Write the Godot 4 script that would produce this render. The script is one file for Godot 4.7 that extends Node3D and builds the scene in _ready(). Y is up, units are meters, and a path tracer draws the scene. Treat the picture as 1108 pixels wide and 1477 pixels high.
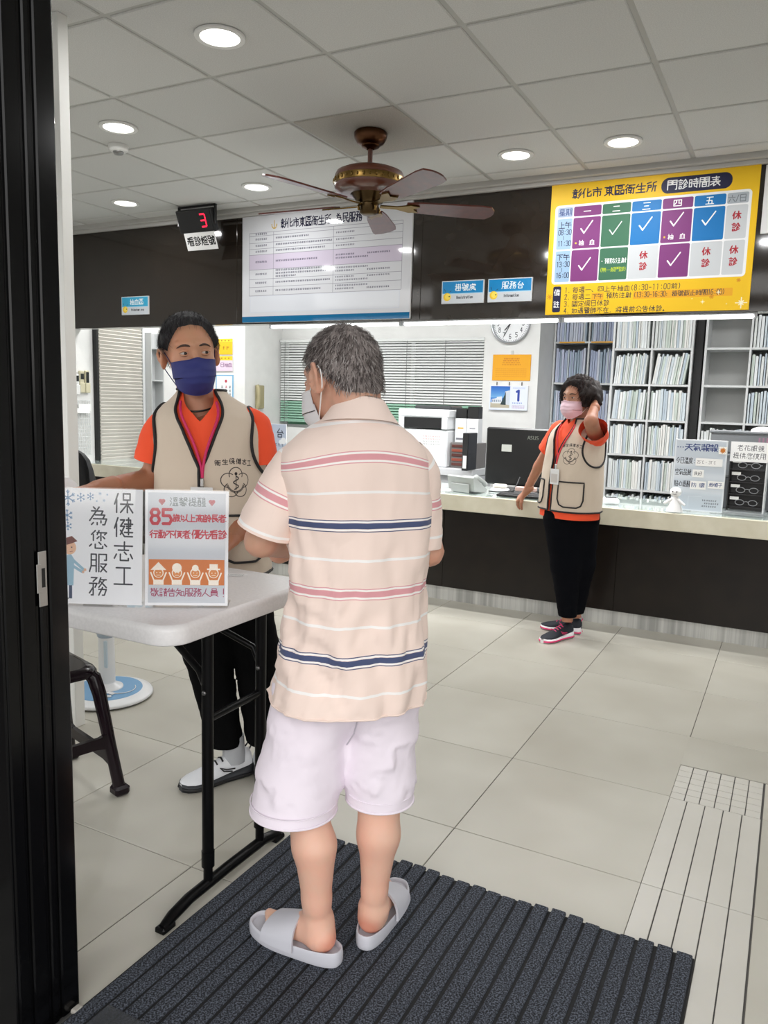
extends Node3D
# A health-centre lobby seen from its entrance: counter with a brown fascia and notice boards, three people, a folding table.
# Axes: x to the right along the counter, y up, -z into the room; floor at y = 0, eye at 1.39 m.

const CEIL := 2.795
var mats := {}
var named := {}
var rng := RandomNumberGenerator.new()

# ---------- mesh building ----------
class MB:
	var v := PackedVector3Array()
	var n := PackedVector3Array()
	var t := PackedVector2Array()
	var c := PackedColorArray()
	var i := PackedInt32Array()
	var col := Color(1, 1, 1)
	var xf := Transform3D()

	func put(p: Vector3, nn: Vector3, uv := Vector2.ZERO) -> int:
		v.append(xf * p)
		n.append((xf.basis * nn).normalized())
		t.append(uv)
		c.append(col)
		return v.size() - 1

	func tri(a: int, b: int, d: int) -> void:  # counter-clockwise seen from outside
		i.append(a); i.append(d); i.append(b)

	func face(ps: Array, uvs := []) -> void:  # flat convex polygon, counter-clockwise from outside
		var nn: Vector3 = (ps[1] - ps[0]).cross(ps[2] - ps[0]).normalized()
		var first := v.size()
		for k in ps.size():
			put(ps[k], nn, uvs[k] if uvs.size() else Vector2.ZERO)
		for k in range(1, ps.size() - 1):
			tri(first, first + k, first + k + 1)

	func box(ce: Vector3, s: Vector3, b := 0.0) -> void:
		var h := s * 0.5
		b = minf(b, minf(h.x, minf(h.y, h.z)) * 0.95)
		for ax in 3:
			var u := (ax + 1) % 3
			var w := (ax + 2) % 3
			for sg in [-1.0, 1.0]:
				var q := []
				for k in [[-1, -1], [1, -1], [1, 1], [-1, 1]]:
					var p := Vector3.ZERO
					p[ax] = sg * h[ax]
					p[u] = k[0] * (h[u] - b)
					p[w] = k[1] * (h[w] - b)
					q.append(ce + p)
				if sg < 0: q.reverse()
				face(q, [Vector2(0, 1), Vector2(1, 1), Vector2(1, 0), Vector2(0, 0)])
		if b <= 0.0: return
		for ax in 3:  # bevel strips along each axis
			var u := (ax + 1) % 3
			var w := (ax + 2) % 3
			for su in [-1.0, 1.0]:
				for sw in [-1.0, 1.0]:
					var q := []
					for k in [[-1, 0], [1, 0], [1, 1], [-1, 1]]:
						var p := Vector3.ZERO
						p[ax] = k[0] * (h[ax] - b)
						p[u] = su * (h[u] - (b if k[1] else 0.0))
						p[w] = sw * (h[w] - (0.0 if k[1] else b))
						q.append(ce + p)
					if su * sw > 0: q.reverse()
					face(q)
		for sx in [-1.0, 1.0]:
			for sy in [-1.0, 1.0]:
				for sz in [-1.0, 1.0]:
					var q := [ce + Vector3(sx * h.x, sy * (h.y - b), sz * (h.z - b)), ce + Vector3(sx * (h.x - b), sy * h.y, sz * (h.z - b)), ce + Vector3(sx * (h.x - b), sy * (h.y - b), sz * h.z)]
					if sx * sy * sz < 0: q.reverse()
					face(q)

	# rows of points; smooth normals; outside on the side of (next row) x (next column) when flip is false
	func grid(rows: Array, wrap: bool, flip := false, uvs := [], cols := []) -> void:
		var nr := rows.size()
		var nc: int = rows[0].size()
		var first := v.size()
		var keep := col
		for r in nr:
			var row: PackedVector3Array = rows[r]
			var up: PackedVector3Array = rows[mini(r + 1, nr - 1)]
			var dn: PackedVector3Array = rows[maxi(r - 1, 0)]
			for k in nc:
				var kn := (k + 1) % nc if wrap else mini(k + 1, nc - 1)
				var kp := (k + nc - 1) % nc if wrap else maxi(k - 1, 0)
				var dv := up[k] - dn[k]
				var du := row[kn] - row[kp]
				if du.length_squared() < 1e-14: du = up[kn] - up[kp] + dn[kn] - dn[kp]
				if dv.length_squared() < 1e-14: dv = Vector3.UP
				var nn := du.cross(dv)
				if flip: nn = -nn
				if cols.size(): col = cols[r][k]
				put(row[k], nn.normalized() if nn.length_squared() > 1e-20 else Vector3.UP, uvs[r][k] if uvs.size() else Vector2(float(k) / nc, float(r) / maxi(nr - 1, 1)))
		col = keep
		for r in nr - 1:
			for k in (nc if wrap else nc - 1):
				var kn := (k + 1) % nc
				var a := first + r * nc + k
				var b := first + r * nc + kn
				var d := first + (r + 1) * nc + kn
				var e := first + (r + 1) * nc + k
				if flip:
					tri(a, d, b); tri(a, e, d)
				else:
					tri(a, b, d); tri(a, d, e)

	func fan(ring: PackedVector3Array, nn: Vector3) -> void:
		var m := Vector3.ZERO
		for p in ring: m += p
		m /= ring.size()
		var f := put(m, nn)
		var g := v.size()
		for p in ring: put(p, nn)
		var ccw := ((ring[0] - m).cross(ring[1] - m)).dot(nn) > 0
		for k in ring.size():
			var k2 := (k + 1) % ring.size()
			if ccw: tri(f, g + k, g + k2)
			else: tri(f, g + k2, g + k)

	# tube along points with a radius for each (a number or an array); up: a hint for the ring's first axis; sq flattens it
	func tube(pts: Array, rad, seg := 10, caps := true, hint := Vector3.ZERO, flat := 1.0) -> void:
		var rows := []
		var np := pts.size()
		var side := hint
		for k in np:
			var d: Vector3 = (pts[mini(k + 1, np - 1)] - pts[maxi(k - 1, 0)]).normalized()
			if side.length() < 0.1: side = Vector3.UP if absf(d.y) < 0.9 else Vector3.RIGHT
			var a := (side - d * side.dot(d)).normalized()
			var b := d.cross(a)
			side = a
			var r: float = rad[k] if rad is Array else rad
			var ring := PackedVector3Array()
			for s in seg:
				var an := TAU * s / seg
				ring.append(pts[k] + a * cos(an) * r + b * sin(an) * r * flat)
			rows.append(ring)
		grid(rows, true)
		if caps:
			fan(rows[0], (pts[0] - pts[1]).normalized())
			fan(rows[np - 1], (pts[np - 1] - pts[np - 2]).normalized())

	# profile points (radius, y) turned about y; sharp corners where a point repeats
	func lathe(prof: Array, seg := 24, ce := Vector3.ZERO) -> void:
		var run := []
		for k in prof.size():
			run.append(prof[k])
			var split: bool = k + 1 < prof.size() and prof[k].is_equal_approx(prof[k + 1])
			if split or k == prof.size() - 1:
				if run.size() > 1:
					var rows := []
					for q in run:
						var ring := PackedVector3Array()
						for s in seg:
							var an := -TAU * s / seg
							ring.append(ce + Vector3(cos(an) * q.x, q.y, sin(an) * q.x))
						rows.append(ring)
					grid(rows, true)
				run = []

	# outline in the xy plane (counter-clockwise) pushed from z0 to z1
	func prism(poly: PackedVector2Array, z0: float, z1: float, uv_rect := Rect2()) -> void:
		var tr := Geometry2D.triangulate_polygon(poly)
		if Geometry2D.is_polygon_clockwise(poly) == false: pass
		var area := 0.0
		for k in poly.size():
			area += poly[k].cross(poly[(k + 1) % poly.size()])
		var pp := poly.duplicate()
		if area < 0: pp.reverse()
		tr = Geometry2D.triangulate_polygon(pp)
		for z in [z0, z1]:
			var nn := Vector3(0, 0, -1.0 if z == z0 else 1.0)
			var f := v.size()
			for p in pp:
				var uv := Vector2.ZERO
				if uv_rect.size.x > 0: uv = Vector2((p.x - uv_rect.position.x) / uv_rect.size.x, 1.0 - (p.y - uv_rect.position.y) / uv_rect.size.y)
				put(Vector3(p.x, p.y, z), nn, uv)
			for k in range(0, tr.size(), 3):
				var e1: Vector2 = pp[tr[k + 1]] - pp[tr[k]]
				var e2: Vector2 = pp[tr[k + 2]] - pp[tr[k]]
				var ccw := e1.cross(e2) > 0
				if ccw == (z == z1): tri(f + tr[k], f + tr[k + 1], f + tr[k + 2])
				else: tri(f + tr[k], f + tr[k + 2], f + tr[k + 1])
		for k in pp.size():
			var a := pp[k]
			var b := pp[(k + 1) % pp.size()]
			face([Vector3(a.x, a.y, z0), Vector3(b.x, b.y, z0), Vector3(b.x, b.y, z1), Vector3(a.x, a.y, z1)])

	func ball(ce: Vector3, r: Vector3, seg := 16, rings := 10) -> void:
		var rows := []
		for k in rings + 1:
			var ph := -PI / 2 + PI * k / rings
			var ring := PackedVector3Array()
			for s in seg:
				var an := -TAU * s / seg
				ring.append(ce + Vector3(cos(an) * cos(ph) * r.x, sin(ph) * r.y, sin(an) * cos(ph) * r.z))
			rows.append(ring)
		grid(rows, true)

	func mesh() -> ArrayMesh:
		var a := []
		a.resize(Mesh.ARRAY_MAX)
		a[Mesh.ARRAY_VERTEX] = v
		a[Mesh.ARRAY_NORMAL] = n
		a[Mesh.ARRAY_TEX_UV] = t
		a[Mesh.ARRAY_COLOR] = c
		a[Mesh.ARRAY_INDEX] = i
		var m := ArrayMesh.new()
		m.add_surface_from_arrays(Mesh.PRIMITIVE_TRIANGLES, a)
		return m

func numbered(called: String) -> String:
	named[called] = named.get(called, 0) + 1
	return called if named[called] == 1 else "%s_%03d" % [called, named[called] - 1]

func thing(called: String, label: String, category: String, at := Vector3.ZERO, turn := 0.0, group := "") -> Node3D:
	var o := Node3D.new()
	o.name = numbered(called)
	add_child(o)
	o.position = at
	o.rotation.y = turn
	tag(o, label, category, group)
	return o

func tag(o: Node3D, label: String, category: String, group := "", kind := "") -> Node3D:
	o.set_meta("label", label)
	o.set_meta("category", category)
	if group: o.set_meta("group", group)
	if kind: o.set_meta("kind", kind)
	return o

func struct(called: String, label: String, category: String, at := Vector3.ZERO) -> Node3D:
	var o := thing(called, label, category, at)
	o.set_meta("kind", "structure")
	return o

func part(parent: Node3D, called: String, mb, m: Material, at := Vector3.ZERO) -> MeshInstance3D:
	var o := MeshInstance3D.new()
	o.name = called
	o.mesh = mb.mesh() if mb is MB else mb
	o.material_override = null
	o.set_surface_override_material(0, m)
	o.position = at
	parent.add_child(o, true)
	return o

func solid(called: String, mb: MB, m: Material, label: String, category: String, at := Vector3.ZERO, turn := 0.0, group := "") -> MeshInstance3D:
	var o := MeshInstance3D.new()
	o.name = numbered(called)
	o.mesh = mb.mesh()
	o.set_surface_override_material(0, m)
	add_child(o)
	o.position = at
	o.rotation.y = turn
	tag(o, label, category, group)
	return o

func bx(ce: Vector3, s: Vector3, b := 0.0) -> MB:
	var m := MB.new()
	m.box(ce, s, b)
	return m

func span(x0: float, x1: float, y0: float, y1: float, z0: float, z1: float, b := 0.0) -> MB:
	return bx(Vector3(x0 + x1, y0 + y1, z0 + z1) * 0.5, Vector3(absf(x1 - x0), absf(y1 - y0), absf(z1 - z0)), b)

func rgb(r: int, g: int, b: int) -> Color:
	return Color(r / 255.0, g / 255.0, b / 255.0)

func mat(key: String, c: Color, rough := 0.6, metal := 0.0) -> StandardMaterial3D:
	if mats.has(key): return mats[key]
	var m := StandardMaterial3D.new()
	m.resource_name = key
	m.albedo_color = c
	m.roughness = rough
	m.metallic = metal
	mats[key] = m
	return m

func noise_tex(seed_: int, freq: float, octaves: int, c0: Color, c1: Color, size := 256, sharp := 0.0) -> NoiseTexture2D:
	var f := FastNoiseLite.new()
	f.seed = seed_
	f.frequency = freq
	f.fractal_octaves = octaves
	var t := NoiseTexture2D.new()
	t.width = size
	t.height = size
	t.seamless = true
	t.noise = f
	var g := Gradient.new()
	g.set_color(0, c0)
	g.set_color(1, c1)
	g.set_offset(0, sharp)
	g.set_offset(1, 1.0 - sharp)
	t.color_ramp = g
	return t

# a material with a noise of two tones laid over it in all three directions; scale in repeats a metre
func noisy(key: String, c0: Color, c1: Color, rough: float, scale: float, freq := 0.03, octaves := 4, world := true, bump := 0.0, seed_ := 3, sharp := 0.0) -> StandardMaterial3D:
	if mats.has(key): return mats[key]
	var m := mat(key, Color(1, 1, 1), rough)
	m.albedo_texture = noise_tex(seed_, freq, octaves, c0, c1, 256, sharp)
	m.uv1_triplanar = true
	m.uv1_world_triplanar = world
	m.uv1_scale = Vector3.ONE * scale
	if bump > 0.0:
		m.heightmap_enabled = true
		m.heightmap_texture = noise_tex(seed_ + 1, freq, octaves, Color(0, 0, 0), Color(1, 1, 1))
		m.heightmap_scale = bump
	return m

func picture(key: String, im: Image, rough := 0.5) -> StandardMaterial3D:
	var m := mat(key, Color(1, 1, 1), rough)
	m.albedo_texture = ImageTexture.create_from_image(im)
	m.texture_repeat = false
	return m

func glow(key: String, c: Color, e: float) -> StandardMaterial3D:
	var m := mat(key, c, 0.6)
	m.emission_enabled = true
	m.emission = c
	m.emission_energy_multiplier = e
	return m

func metal(key: String, c: Color, rough: float) -> StandardMaterial3D:
	return mat(key, c, rough, 1.0)

func glass(key: String, c: Color, alpha: float) -> StandardMaterial3D:
	var m := mat(key, Color(c, alpha), 0.02)
	m.transparency = BaseMaterial3D.TRANSPARENCY_ALPHA
	return m

# front panel of width w and height h, facing +z, print mapped once across it, as a thin board
func board_mesh(w: float, h: float, d: float) -> MB:
	var m := MB.new()
	m.face([Vector3(-w / 2, -h / 2, d), Vector3(w / 2, -h / 2, d), Vector3(w / 2, h / 2, d), Vector3(-w / 2, h / 2, d)], [Vector2(0, 1), Vector2(1, 1), Vector2(1, 0), Vector2(0, 0)])
	return m

# ---------- pen strokes for lettering (there is no font with these characters) ----------
# Each stroke is a row of points on a 10 x 10 grid, x then y, y downwards; name@x0y0x1y1 sets another sign into that box.
const PEN := {
	"一": "0595", "二": "1282 0898", "三": "1191 2575 0999", "四": "0191980801 313416 616585", "五": "1181 4139 157579 0999", "六": "5052 0393 3519 6599",
	"日": "1080891910 1484", "目": "1080891910 1383 1686", "口": "1181881811", "生": "2104 1393 5059 2686 0999", "星": "日@1084 生@0499",
	"其": "1181 2027 7077 2373 2575 0797 3719 6789", "月": "208089 202609 2383 2686", "期": "其@0059 月@6099", "上": "4049 4484 0999", "下": "0191 4149 4375", "午": "2003 1282 0595 5259",
	"扌": "505938 1393 1795", "由": "0393990903 5059 0696", "抽": "扌@0039 由@4099", "血": "5032 1282 1219 8289 3239 6269 0999",
	"予": "108053 3153 049476 545938", "頁": "0090 5042 1282881812 1484 1686 3819 6899", "預": "予@0049 頁@5099", "阝": "1019 1070437556", "方": "4051 0292 423509 35857958", "防": "阝@0039 方@3099",
	"氵": "2052 0345 0956", "主": "4051 1282 1585 0999 5259", "注": "氵@0039 主@3099", "身": "4031 21717958 2126 2373 2575 0787 7609", "寸": "0393 606948 2537", "射": "身@0059 寸@5099",
	"無": "2003 2191 1393 0696 2126 4146 6166 8186 1809 3849 6869 8899", "舟": "4031 217179 212609 0595 4243 4748", "殳": "20707393 202204 158509 2699", "般": "舟@0049 殳@5099",
	"亻": "5005 3339", "木": "0393 5059 5308 5398", "休": "亻@0049 木@3099", "言": "4050 0191 2373 2575 2777792927", "㐱": "5004 5094 6335 7527 8719", "診": "言@0049 㐱@4099",
	"章": "4050 1181 3132 6162 0393 2474772724 2575 0898 5759", "彡": "8013 9316 9509", "彰": "章@0059 彡@6099", "匕": "8325 20289896", "化": "亻@0049 匕@4099", "市": "4051 0292 5259 14848878 1418",
	"東": "0191 2272762622 2474 5059 5609 5699", "區": "90000999 3171733331 1545481815 6595986865", "衛": "2002 2305 1519 3161 4143 3363 3464663634 3868 5659 7191 7494 848979",
	"所": "0140 13434515 131709 9061 616559 6494 8489", "門": "0009 00404404 0242 50909989 505494 5292", "寺": "1181 5053 0393 0595 737958 2638", "時": "日@0138 寺@4099", "間": "門@0099 日@2579",
	"表": "1181 2373 0595 5055 5508 373958 5599 8667", "bei": "1191 3032 6062 1393 1309 358589 3539 3787 6569", "備": "亻@0049 bei@3099", "註": "言@0049 主@4099",
	"每": "2003 2191 23837959 231878 0595 4344 4647", "辶": "1021 042416 08274999", "周": "10808979 101609 3262 5154 2474 3666683836", "週": "辶@0099 周@3098",
	"前": "2031 7061 0292 144449 1419 1545 1747 6467 838979", "圭": "1181 5054 0494 1686 5459 0999", "掛": "扌@0039 圭@3079 8089 8496", "号": "1080831310 0595 3527878949", "虎": "5052 5191 129284 121609 3474 434585 4629 66699997", "號": "号@0049 虎@4099",
	"截": "0393 3033 1151 607699 9559 8091 2415 1519 1555 1757 1959 3539", "止": "5059 5494 2329 0999", "國": "0090990900 2383 2545472725 617788 7658 2858", "定": "5051 03019193 2474 5458 5686 2609 275999",
	"假": "亻@0039 40606343 4049 4565 4767 70909373 759569 7699", "女": "401689 735709 0393", "如": "女@0059 口@5298", "禺": "2070742420 2272 15858979 1519 5058 3877", "遇": "辶@0099 禺@3098",
	"酉": "0090 1383891913 303526 606585 1787", "醫": "50000454 1242 3133 3314 殳@5094 酉@1599", "師": "2011 0109 01414404 06464909 5191 7179 53939787 5357", "不": "0191 5106 5359 6496", "在": "0292 4006 2429 4585 6369 3999",
	"將": "3039 020434 0636 1609 6042 519154 4696 848969 5768", "是": "2070742420 2272 0595 5559 5787 2709 285999", "提": "扌@0039 是@3099", "公": "4004 5094 441888 7699", "告": "2003 1282 5054 0494 2676792926",
	"看": "1180 1282 0494 5007 3585893935 3787", "火": "505409 5599 1225 8274", "登": "114104 5094 8061 3464 2575772725 0999", "燈": "火@0039 登@3099", "處": "4042 4181 129283 121609 3474 4426 356529 3699 66868898",
	"服": "月@0049 50909383 5059 659569 6699", "務": "104022 0343 4335 232919 2508 6053 6191 8155 6295 56968979 7559", "台": "401484 7295 2676792926", "呆": "2070732320 0595 5359 5509 5599", "保": "亻@0039 呆@3099",
	"健": "亻@0039 3151345438 365999 61818464 5393 6585 5797 7078", "志": "0292 5054 2474 1608 36397978 5566 8698", "工": "1181 5159 0999", "為": "2031 1272648476968979 5007 3464 2676 2819 4849 6768",
	"您": "3012 2225 5042 419182 6165 5344 7384 1708 37397978 5667 8798", "昷": "2070742420 5133 5163 1686 1619 8689 3639 6669 0999", "溫": "氵@0039 昷@3099",
	"馨": "0141 2032 1232 03434505 2325 殳@5094 1686 5558 5618 5688 3868693938", "醒": "酉@0049 星@5099", "歲": "4042 4171 1012 0292 1484 1409 637899 8559 2555 3638 2757 3919", "以": "111746 3244 807639 7699",
	"高": "5051 0191 3262643432 15858979 1519 3666683836", "齡": "2022 2141 0103 0343 04094944 1535 0646 1838 7053 7094 6484 559578 6789", "長": "2025 2080 2272 2474 0595 252948 4599 8667", "者": "1171 4043 0393 8007 3575793935 3777",
	"行": "3003 3306 2529 5191 4494 747969", "動": "1050 0252 1343461613 1444 0757 0959 3039 63938979 717559", "更": "0191 2373762623 2474 515609 3699", "便": "亻@0039 更@3099",
	"you": "0090 2171732321 2272 05049495 3536 5556 7576 4618 377719 3899", "優": "亻@0039 you@3099", "先": "2003 1282 5055 0595 352709 65699997", "敬": "0151 1012 4042 2205 13535939 1636381816 7054 6393 8359 6499",
	"青": "1181 2272 0494 5054 257579 2529 2676 2878", "請": "言@0049 青@5099", "知": "2003 1252 0555 323509 3658 口@5399", "人": "504409 4599", "員": "2070722220 1383871713 1484 1585 3709 6799",
	"天": "1181 0494 514509 5599", "氣": "2003 2181 14748899 1666 3539 3618 3658", "報": "0141 3033 0353 0555 0757 3539 60909383 6069 759569 7699", "今": "5005 5095 3464 267649",
	"度": "5051 1191 111609 2393 4245 7275 4575 368629 3799", "空": "5051 03019193 3214 626484 2676 5659 0999", "品": "2070732320 0545490905 6595996965", "質": "3011 1114 1242 3234 8061 6164 6292 8284 2474782824 2575 2676 3809 6899",
	"良": "5051 21717525 212948 2373 4599 8567", "子": "108053 535939 0595", "好": "女@0049 子@4099", "貝": "1080861610 1282 1484 2709 6799", "占": "5055 5292 1585891915", "貼": "貝@0049 占@5099", "心": "1407 33388886 4153 7295",
	"曬": "日@0138 4060 7090 416163 4143 719193 7173 4494 444739 6466 8486 4696 575969 7799", "戴": "1151 3033 0393 607799 9569 8092 1454561614 3436 0858 2728 1809 4859", "帽": "024247 0207 2029 509093 5053 6181 6282 5494995954 5696 5898",
	"老": "1171 4043 0393 8007 7537 34398987", "花": "0191 3032 6062 化@0399", "艮": "10808414 101948 1282 4499 8567", "眼": "目@0149 艮@4099", "金": "5004 5094 3464 1686 5459 0999",
	"竟": "5051 1181 3132 6162 0393 2474762624 2575 3709 66699998", "鏡": "金@0049 竟@4099", "共": "1282 3036 6066 0696 3719 6789", "供": "亻@0039 共@3099", "吏": "0191 2272752522 505609 2699", "使": "亻@0039 吏@3099",
	"用": "10808979 101509 1383 1686 5059", "民": "10808313 101947 1595 53679997", "。": "0817281908", "，": "1819", "、": "0729", "；": "1415 1718", "！": "4046 4949", "．": "1919", "：": "3334 3738", "…": "1515 4545 7575",
	"0": "207092977929070220", "1": "215059", "2": "022070920999", "3": "012070927434 749697792908", "4": "79700696", "5": "9000047496977909", "6": "80300307297997967405", "7": "009039",
	"8": "20709274240220 2406072979979674", "9": "94250302207092966919", ":": "5253 5758", "-": "1585", "(": "70434679", ")": "20535629", "/": "8019", ".": "4849", "|": "5059",
	"R": "090070927505 4599", "e": "0696845314072989", "g": "9323052797 939919", "i": "4349 4041", "s": "931305978909", "t": "404899 1393", "r": "1319 155383", "a": "1373959919072696", "o": "237395977929070523",
	"n": "0309 0533739599", "I": "5059", "f": "80504249 1383", "m": "0309 05334549 45739599", "P": "090070927505", "h": "0009 0533739599", "l": "5059", "b": "0009 04437395977909", "y": "0349 9319", "A": "095099 2676",
	"S": "92702002247597792907", "U": "000729799790", "°": "1020311110", "C": "9270200207297997",
}

class Paint:
	var im: Image
	func _init(w: int, h: int, c: Color) -> void:
		im = Image.create(w, h, false, Image.FORMAT_RGB8)
		im.fill(c)
	func rect(x: float, y: float, w: float, h: float, c: Color) -> void:
		im.fill_rect(Rect2i(roundi(x), roundi(y), maxi(1, roundi(w)), maxi(1, roundi(h))), c)
	func dot(x: float, y: float, r: float, c: Color) -> void:
		if r < 1.3:
			im.fill_rect(Rect2i(roundi(x - r), roundi(y - r), maxi(1, roundi(2 * r)), maxi(1, roundi(2 * r))), c)
			return
		var k := int(ceil(r))
		for j in range(-k, k + 1):
			var hw := sqrt(maxf(0.0, r * r - j * j))
			if hw > 0.2: im.fill_rect(Rect2i(roundi(x - hw), roundi(y) + j, maxi(1, roundi(2 * hw)), 1), c)
	func line(a: Vector2, b: Vector2, w: float, c: Color) -> void:
		var n := maxi(1, int(ceil(a.distance_to(b) / maxf(0.7, w * 0.2))))
		for k in n + 1:
			var p := a.lerp(b, float(k) / n)
			dot(p.x, p.y, w * 0.5, c)
	func rounded(x: float, y: float, w: float, h: float, r: float, c: Color) -> void:
		rect(x + r, y, w - 2 * r, h, c)
		rect(x, y + r, w, h - 2 * r, c)
		for p in [[x + r, y + r], [x + w - r, y + r], [x + r, y + h - r], [x + w - r, y + h - r]]: dot(p[0], p[1], r, c)
	func poly(ps: Array, c: Color) -> void:
		var y0 := 1e9
		var y1 := -1e9
		for p in ps:
			y0 = minf(y0, p.y); y1 = maxf(y1, p.y)
		for y in range(int(y0), int(y1) + 1):
			var xs := []
			for k in ps.size():
				var a: Vector2 = ps[k]
				var b: Vector2 = ps[(k + 1) % ps.size()]
				if (a.y <= y and b.y > y) or (b.y <= y and a.y > y): xs.append(a.x + (b.x - a.x) * (y - a.y) / (b.y - a.y))
			xs.sort()
			for k in range(0, xs.size() - 1, 2): rect(xs[k], y, xs[k + 1] - xs[k], 1, c)
	func done() -> Image:
		im.shrink_x2()
		return im

func pen(p: Paint, s: String, x: float, y: float, w: float, h: float, thick: float, c: Color) -> void:
	if not PEN.has(s): return
	for tok: String in PEN[s].split(" "):
		var at := tok.find("@")
		if at > 0:
			var b := tok.substr(at + 1)
			var x0 := float(b[0].to_int()) / 9.0
			var y0 := float(b[1].to_int()) / 9.0
			pen(p, tok.substr(0, at), x + w * x0, y + h * y0, w * (b[2].to_int() / 9.0 - x0), h * (b[3].to_int() / 9.0 - y0), thick, c)
			continue
		var last := Vector2.ZERO
		for k in range(0, tok.length() - 1, 2):
			var q := Vector2(x + w * tok[k].to_int() / 9.0, y + h * tok[k + 1].to_int() / 9.0)
			if k: p.line(last, q, thick, c)
			elif tok.length() == 2: p.dot(q.x, q.y, thick * 0.6, c)
			last = q

# a line of lettering: x, y the upper left corner, size the height of a full-width sign; returns where it ends
func write(p: Paint, s: String, x: float, y: float, size: float, c: Color, weight := 0.09, gap := 1.06, narrow := 0.5, squeeze := 0.9) -> float:
	for ch in s:
		if ch == " ":
			x += size * 0.45
			continue
		var wide := ch.unicode_at(0) > 255
		var k := size * (squeeze if wide else narrow * 0.78)
		pen(p, ch, x + size * 0.05, y + size * 0.05, k, size * 0.9, maxf(1.0, size * weight), c)
		x += size * (gap if wide else narrow + gap - 1.0)
	return x

# rows of marks too small to read: blocks in the rhythm of print
func marks(p: Paint, x: float, y: float, w: float, size: float, c: Color, seed_ := 1) -> void:
	var r := RandomNumberGenerator.new()
	r.seed = seed_
	var q := x
	while q < x + w:
		for k in 3:
			p.rect(q + r.randf() * size * 0.2, y + size * (0.1 + 0.3 * k), size * r.randf_range(0.55, 0.8), size * 0.12, c)
		p.rect(q + size * r.randf_range(0.2, 0.5), y, size * 0.13, size * 0.9, c)
		q += size * 1.08

# ---------- the place itself ----------
func _ready() -> void:
	rng.seed = 11
	var cam := Camera3D.new()
	cam.name = "camera"
	cam.position = Vector3(0, 1.39, 0)
	cam.rotation_degrees = Vector3(-7.931, 27.442, 1.643)
	cam.fov = 66.195
	cam.near = 0.05
	cam.current = true
	add_child(cam)
	var we := WorldEnvironment.new()
	we.name = "surroundings"
	var e := Environment.new()
	var sky := ProceduralSkyMaterial.new()
	sky.sky_top_color = rgb(224, 224, 224)
	sky.sky_horizon_color = rgb(232, 230, 226)
	sky.ground_horizon_color = rgb(150, 150, 148)
	sky.ground_bottom_color = rgb(120, 120, 118)
	sky.sky_energy_multiplier = 1.65
	e.background_mode = Environment.BG_SKY
	e.sky = Sky.new()
	e.sky.sky_material = sky
	e.tonemap_mode = Environment.TONE_MAPPER_LINEAR
	e.tonemap_exposure = 1.26
	e.sdfgi_enabled = true
	e.ssao_enabled = true
	e.ssil_enabled = true
	we.environment = e
	add_child(we)
	ceiling_lamps()
	staff_lamps()
	build_floor()
	build_ceiling()
	build_walls()
	build_counter()
	build_entrance()
	build_boards()
	build_back_room()
	build_counter_things()
	build_lobby_things()
	build_people()

func lamp_light(parent: Node3D, size: Vector2, energy: float, at: Vector3, c := Color(1, 1, 1)) -> void:
	var l := AreaLight3D.new()
	l.name = "lamp_light"
	l.area_size = size
	l.light_energy = energy
	l.light_color = c
	l.area_normalize_energy = true
	l.area_range = 14.0
	l.shadow_enabled = true
	l.rotation_degrees = Vector3(-90, 0, 0)
	l.position = at
	parent.add_child(l)

func ceiling_lamps() -> void:
	var ring := MB.new()
	ring.lathe([Vector2(0.078, -0.004), Vector2(0.096, -0.006), Vector2(0.1, -0.002), Vector2(0.1, 0.004)], 32)
	ring.lathe([Vector2(0.076, 0.012), Vector2(0.078, -0.004)], 32)
	var disc := MB.new()
	disc.lathe([Vector2(0.0005, 0.0), Vector2(0.076, 0.0)], 32)
	disc.lathe([Vector2(0.076, 0.001), Vector2(0.0005, 0.001)], 32)
	var white := mat("lamp_white", rgb(232, 232, 230), 0.4)
	var lit := glow("lamp_lit", Color(1, 0.99, 0.97), 3.2)
	var spots := [
		[-2.14, -2.61, "round ceiling downlight nearest the entrance, above the table"], [-3.32, -3.22, "round ceiling downlight next to the smoke detector"], [-4.53, -4.45, "round ceiling downlight farthest left, before the brown fascia"],
		[-3.34, -4.45, "round ceiling downlight just right of the number display"], [-1.54, -4.45, "round ceiling downlight above the two small blue signs"], [-0.95, -4.45, "round ceiling downlight above the yellow timetable"],
		[0.26, -4.45, "round ceiling downlight past the timetable, beside the right-hand board"], [-0.35, -2.61, "round ceiling downlight over the floor mat"], [0.86, -3.22, "round ceiling downlight over the right half of the lobby"], [-4.53, -2.61, "round ceiling downlight behind the white partition"]]
	for s in spots:
		var t := thing("ceiling_downlight", s[2], "ceiling light", Vector3(s[0], CEIL - 0.006, s[1]), 0.0, "round downlights in the lobby ceiling")
		part(t, "trim_ring", ring, white)
		part(t, "lamp_disc", disc, lit)
		lamp_light(t, Vector2(0.1, 0.1), 0.52, Vector3(0, -0.012, 0))

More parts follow.
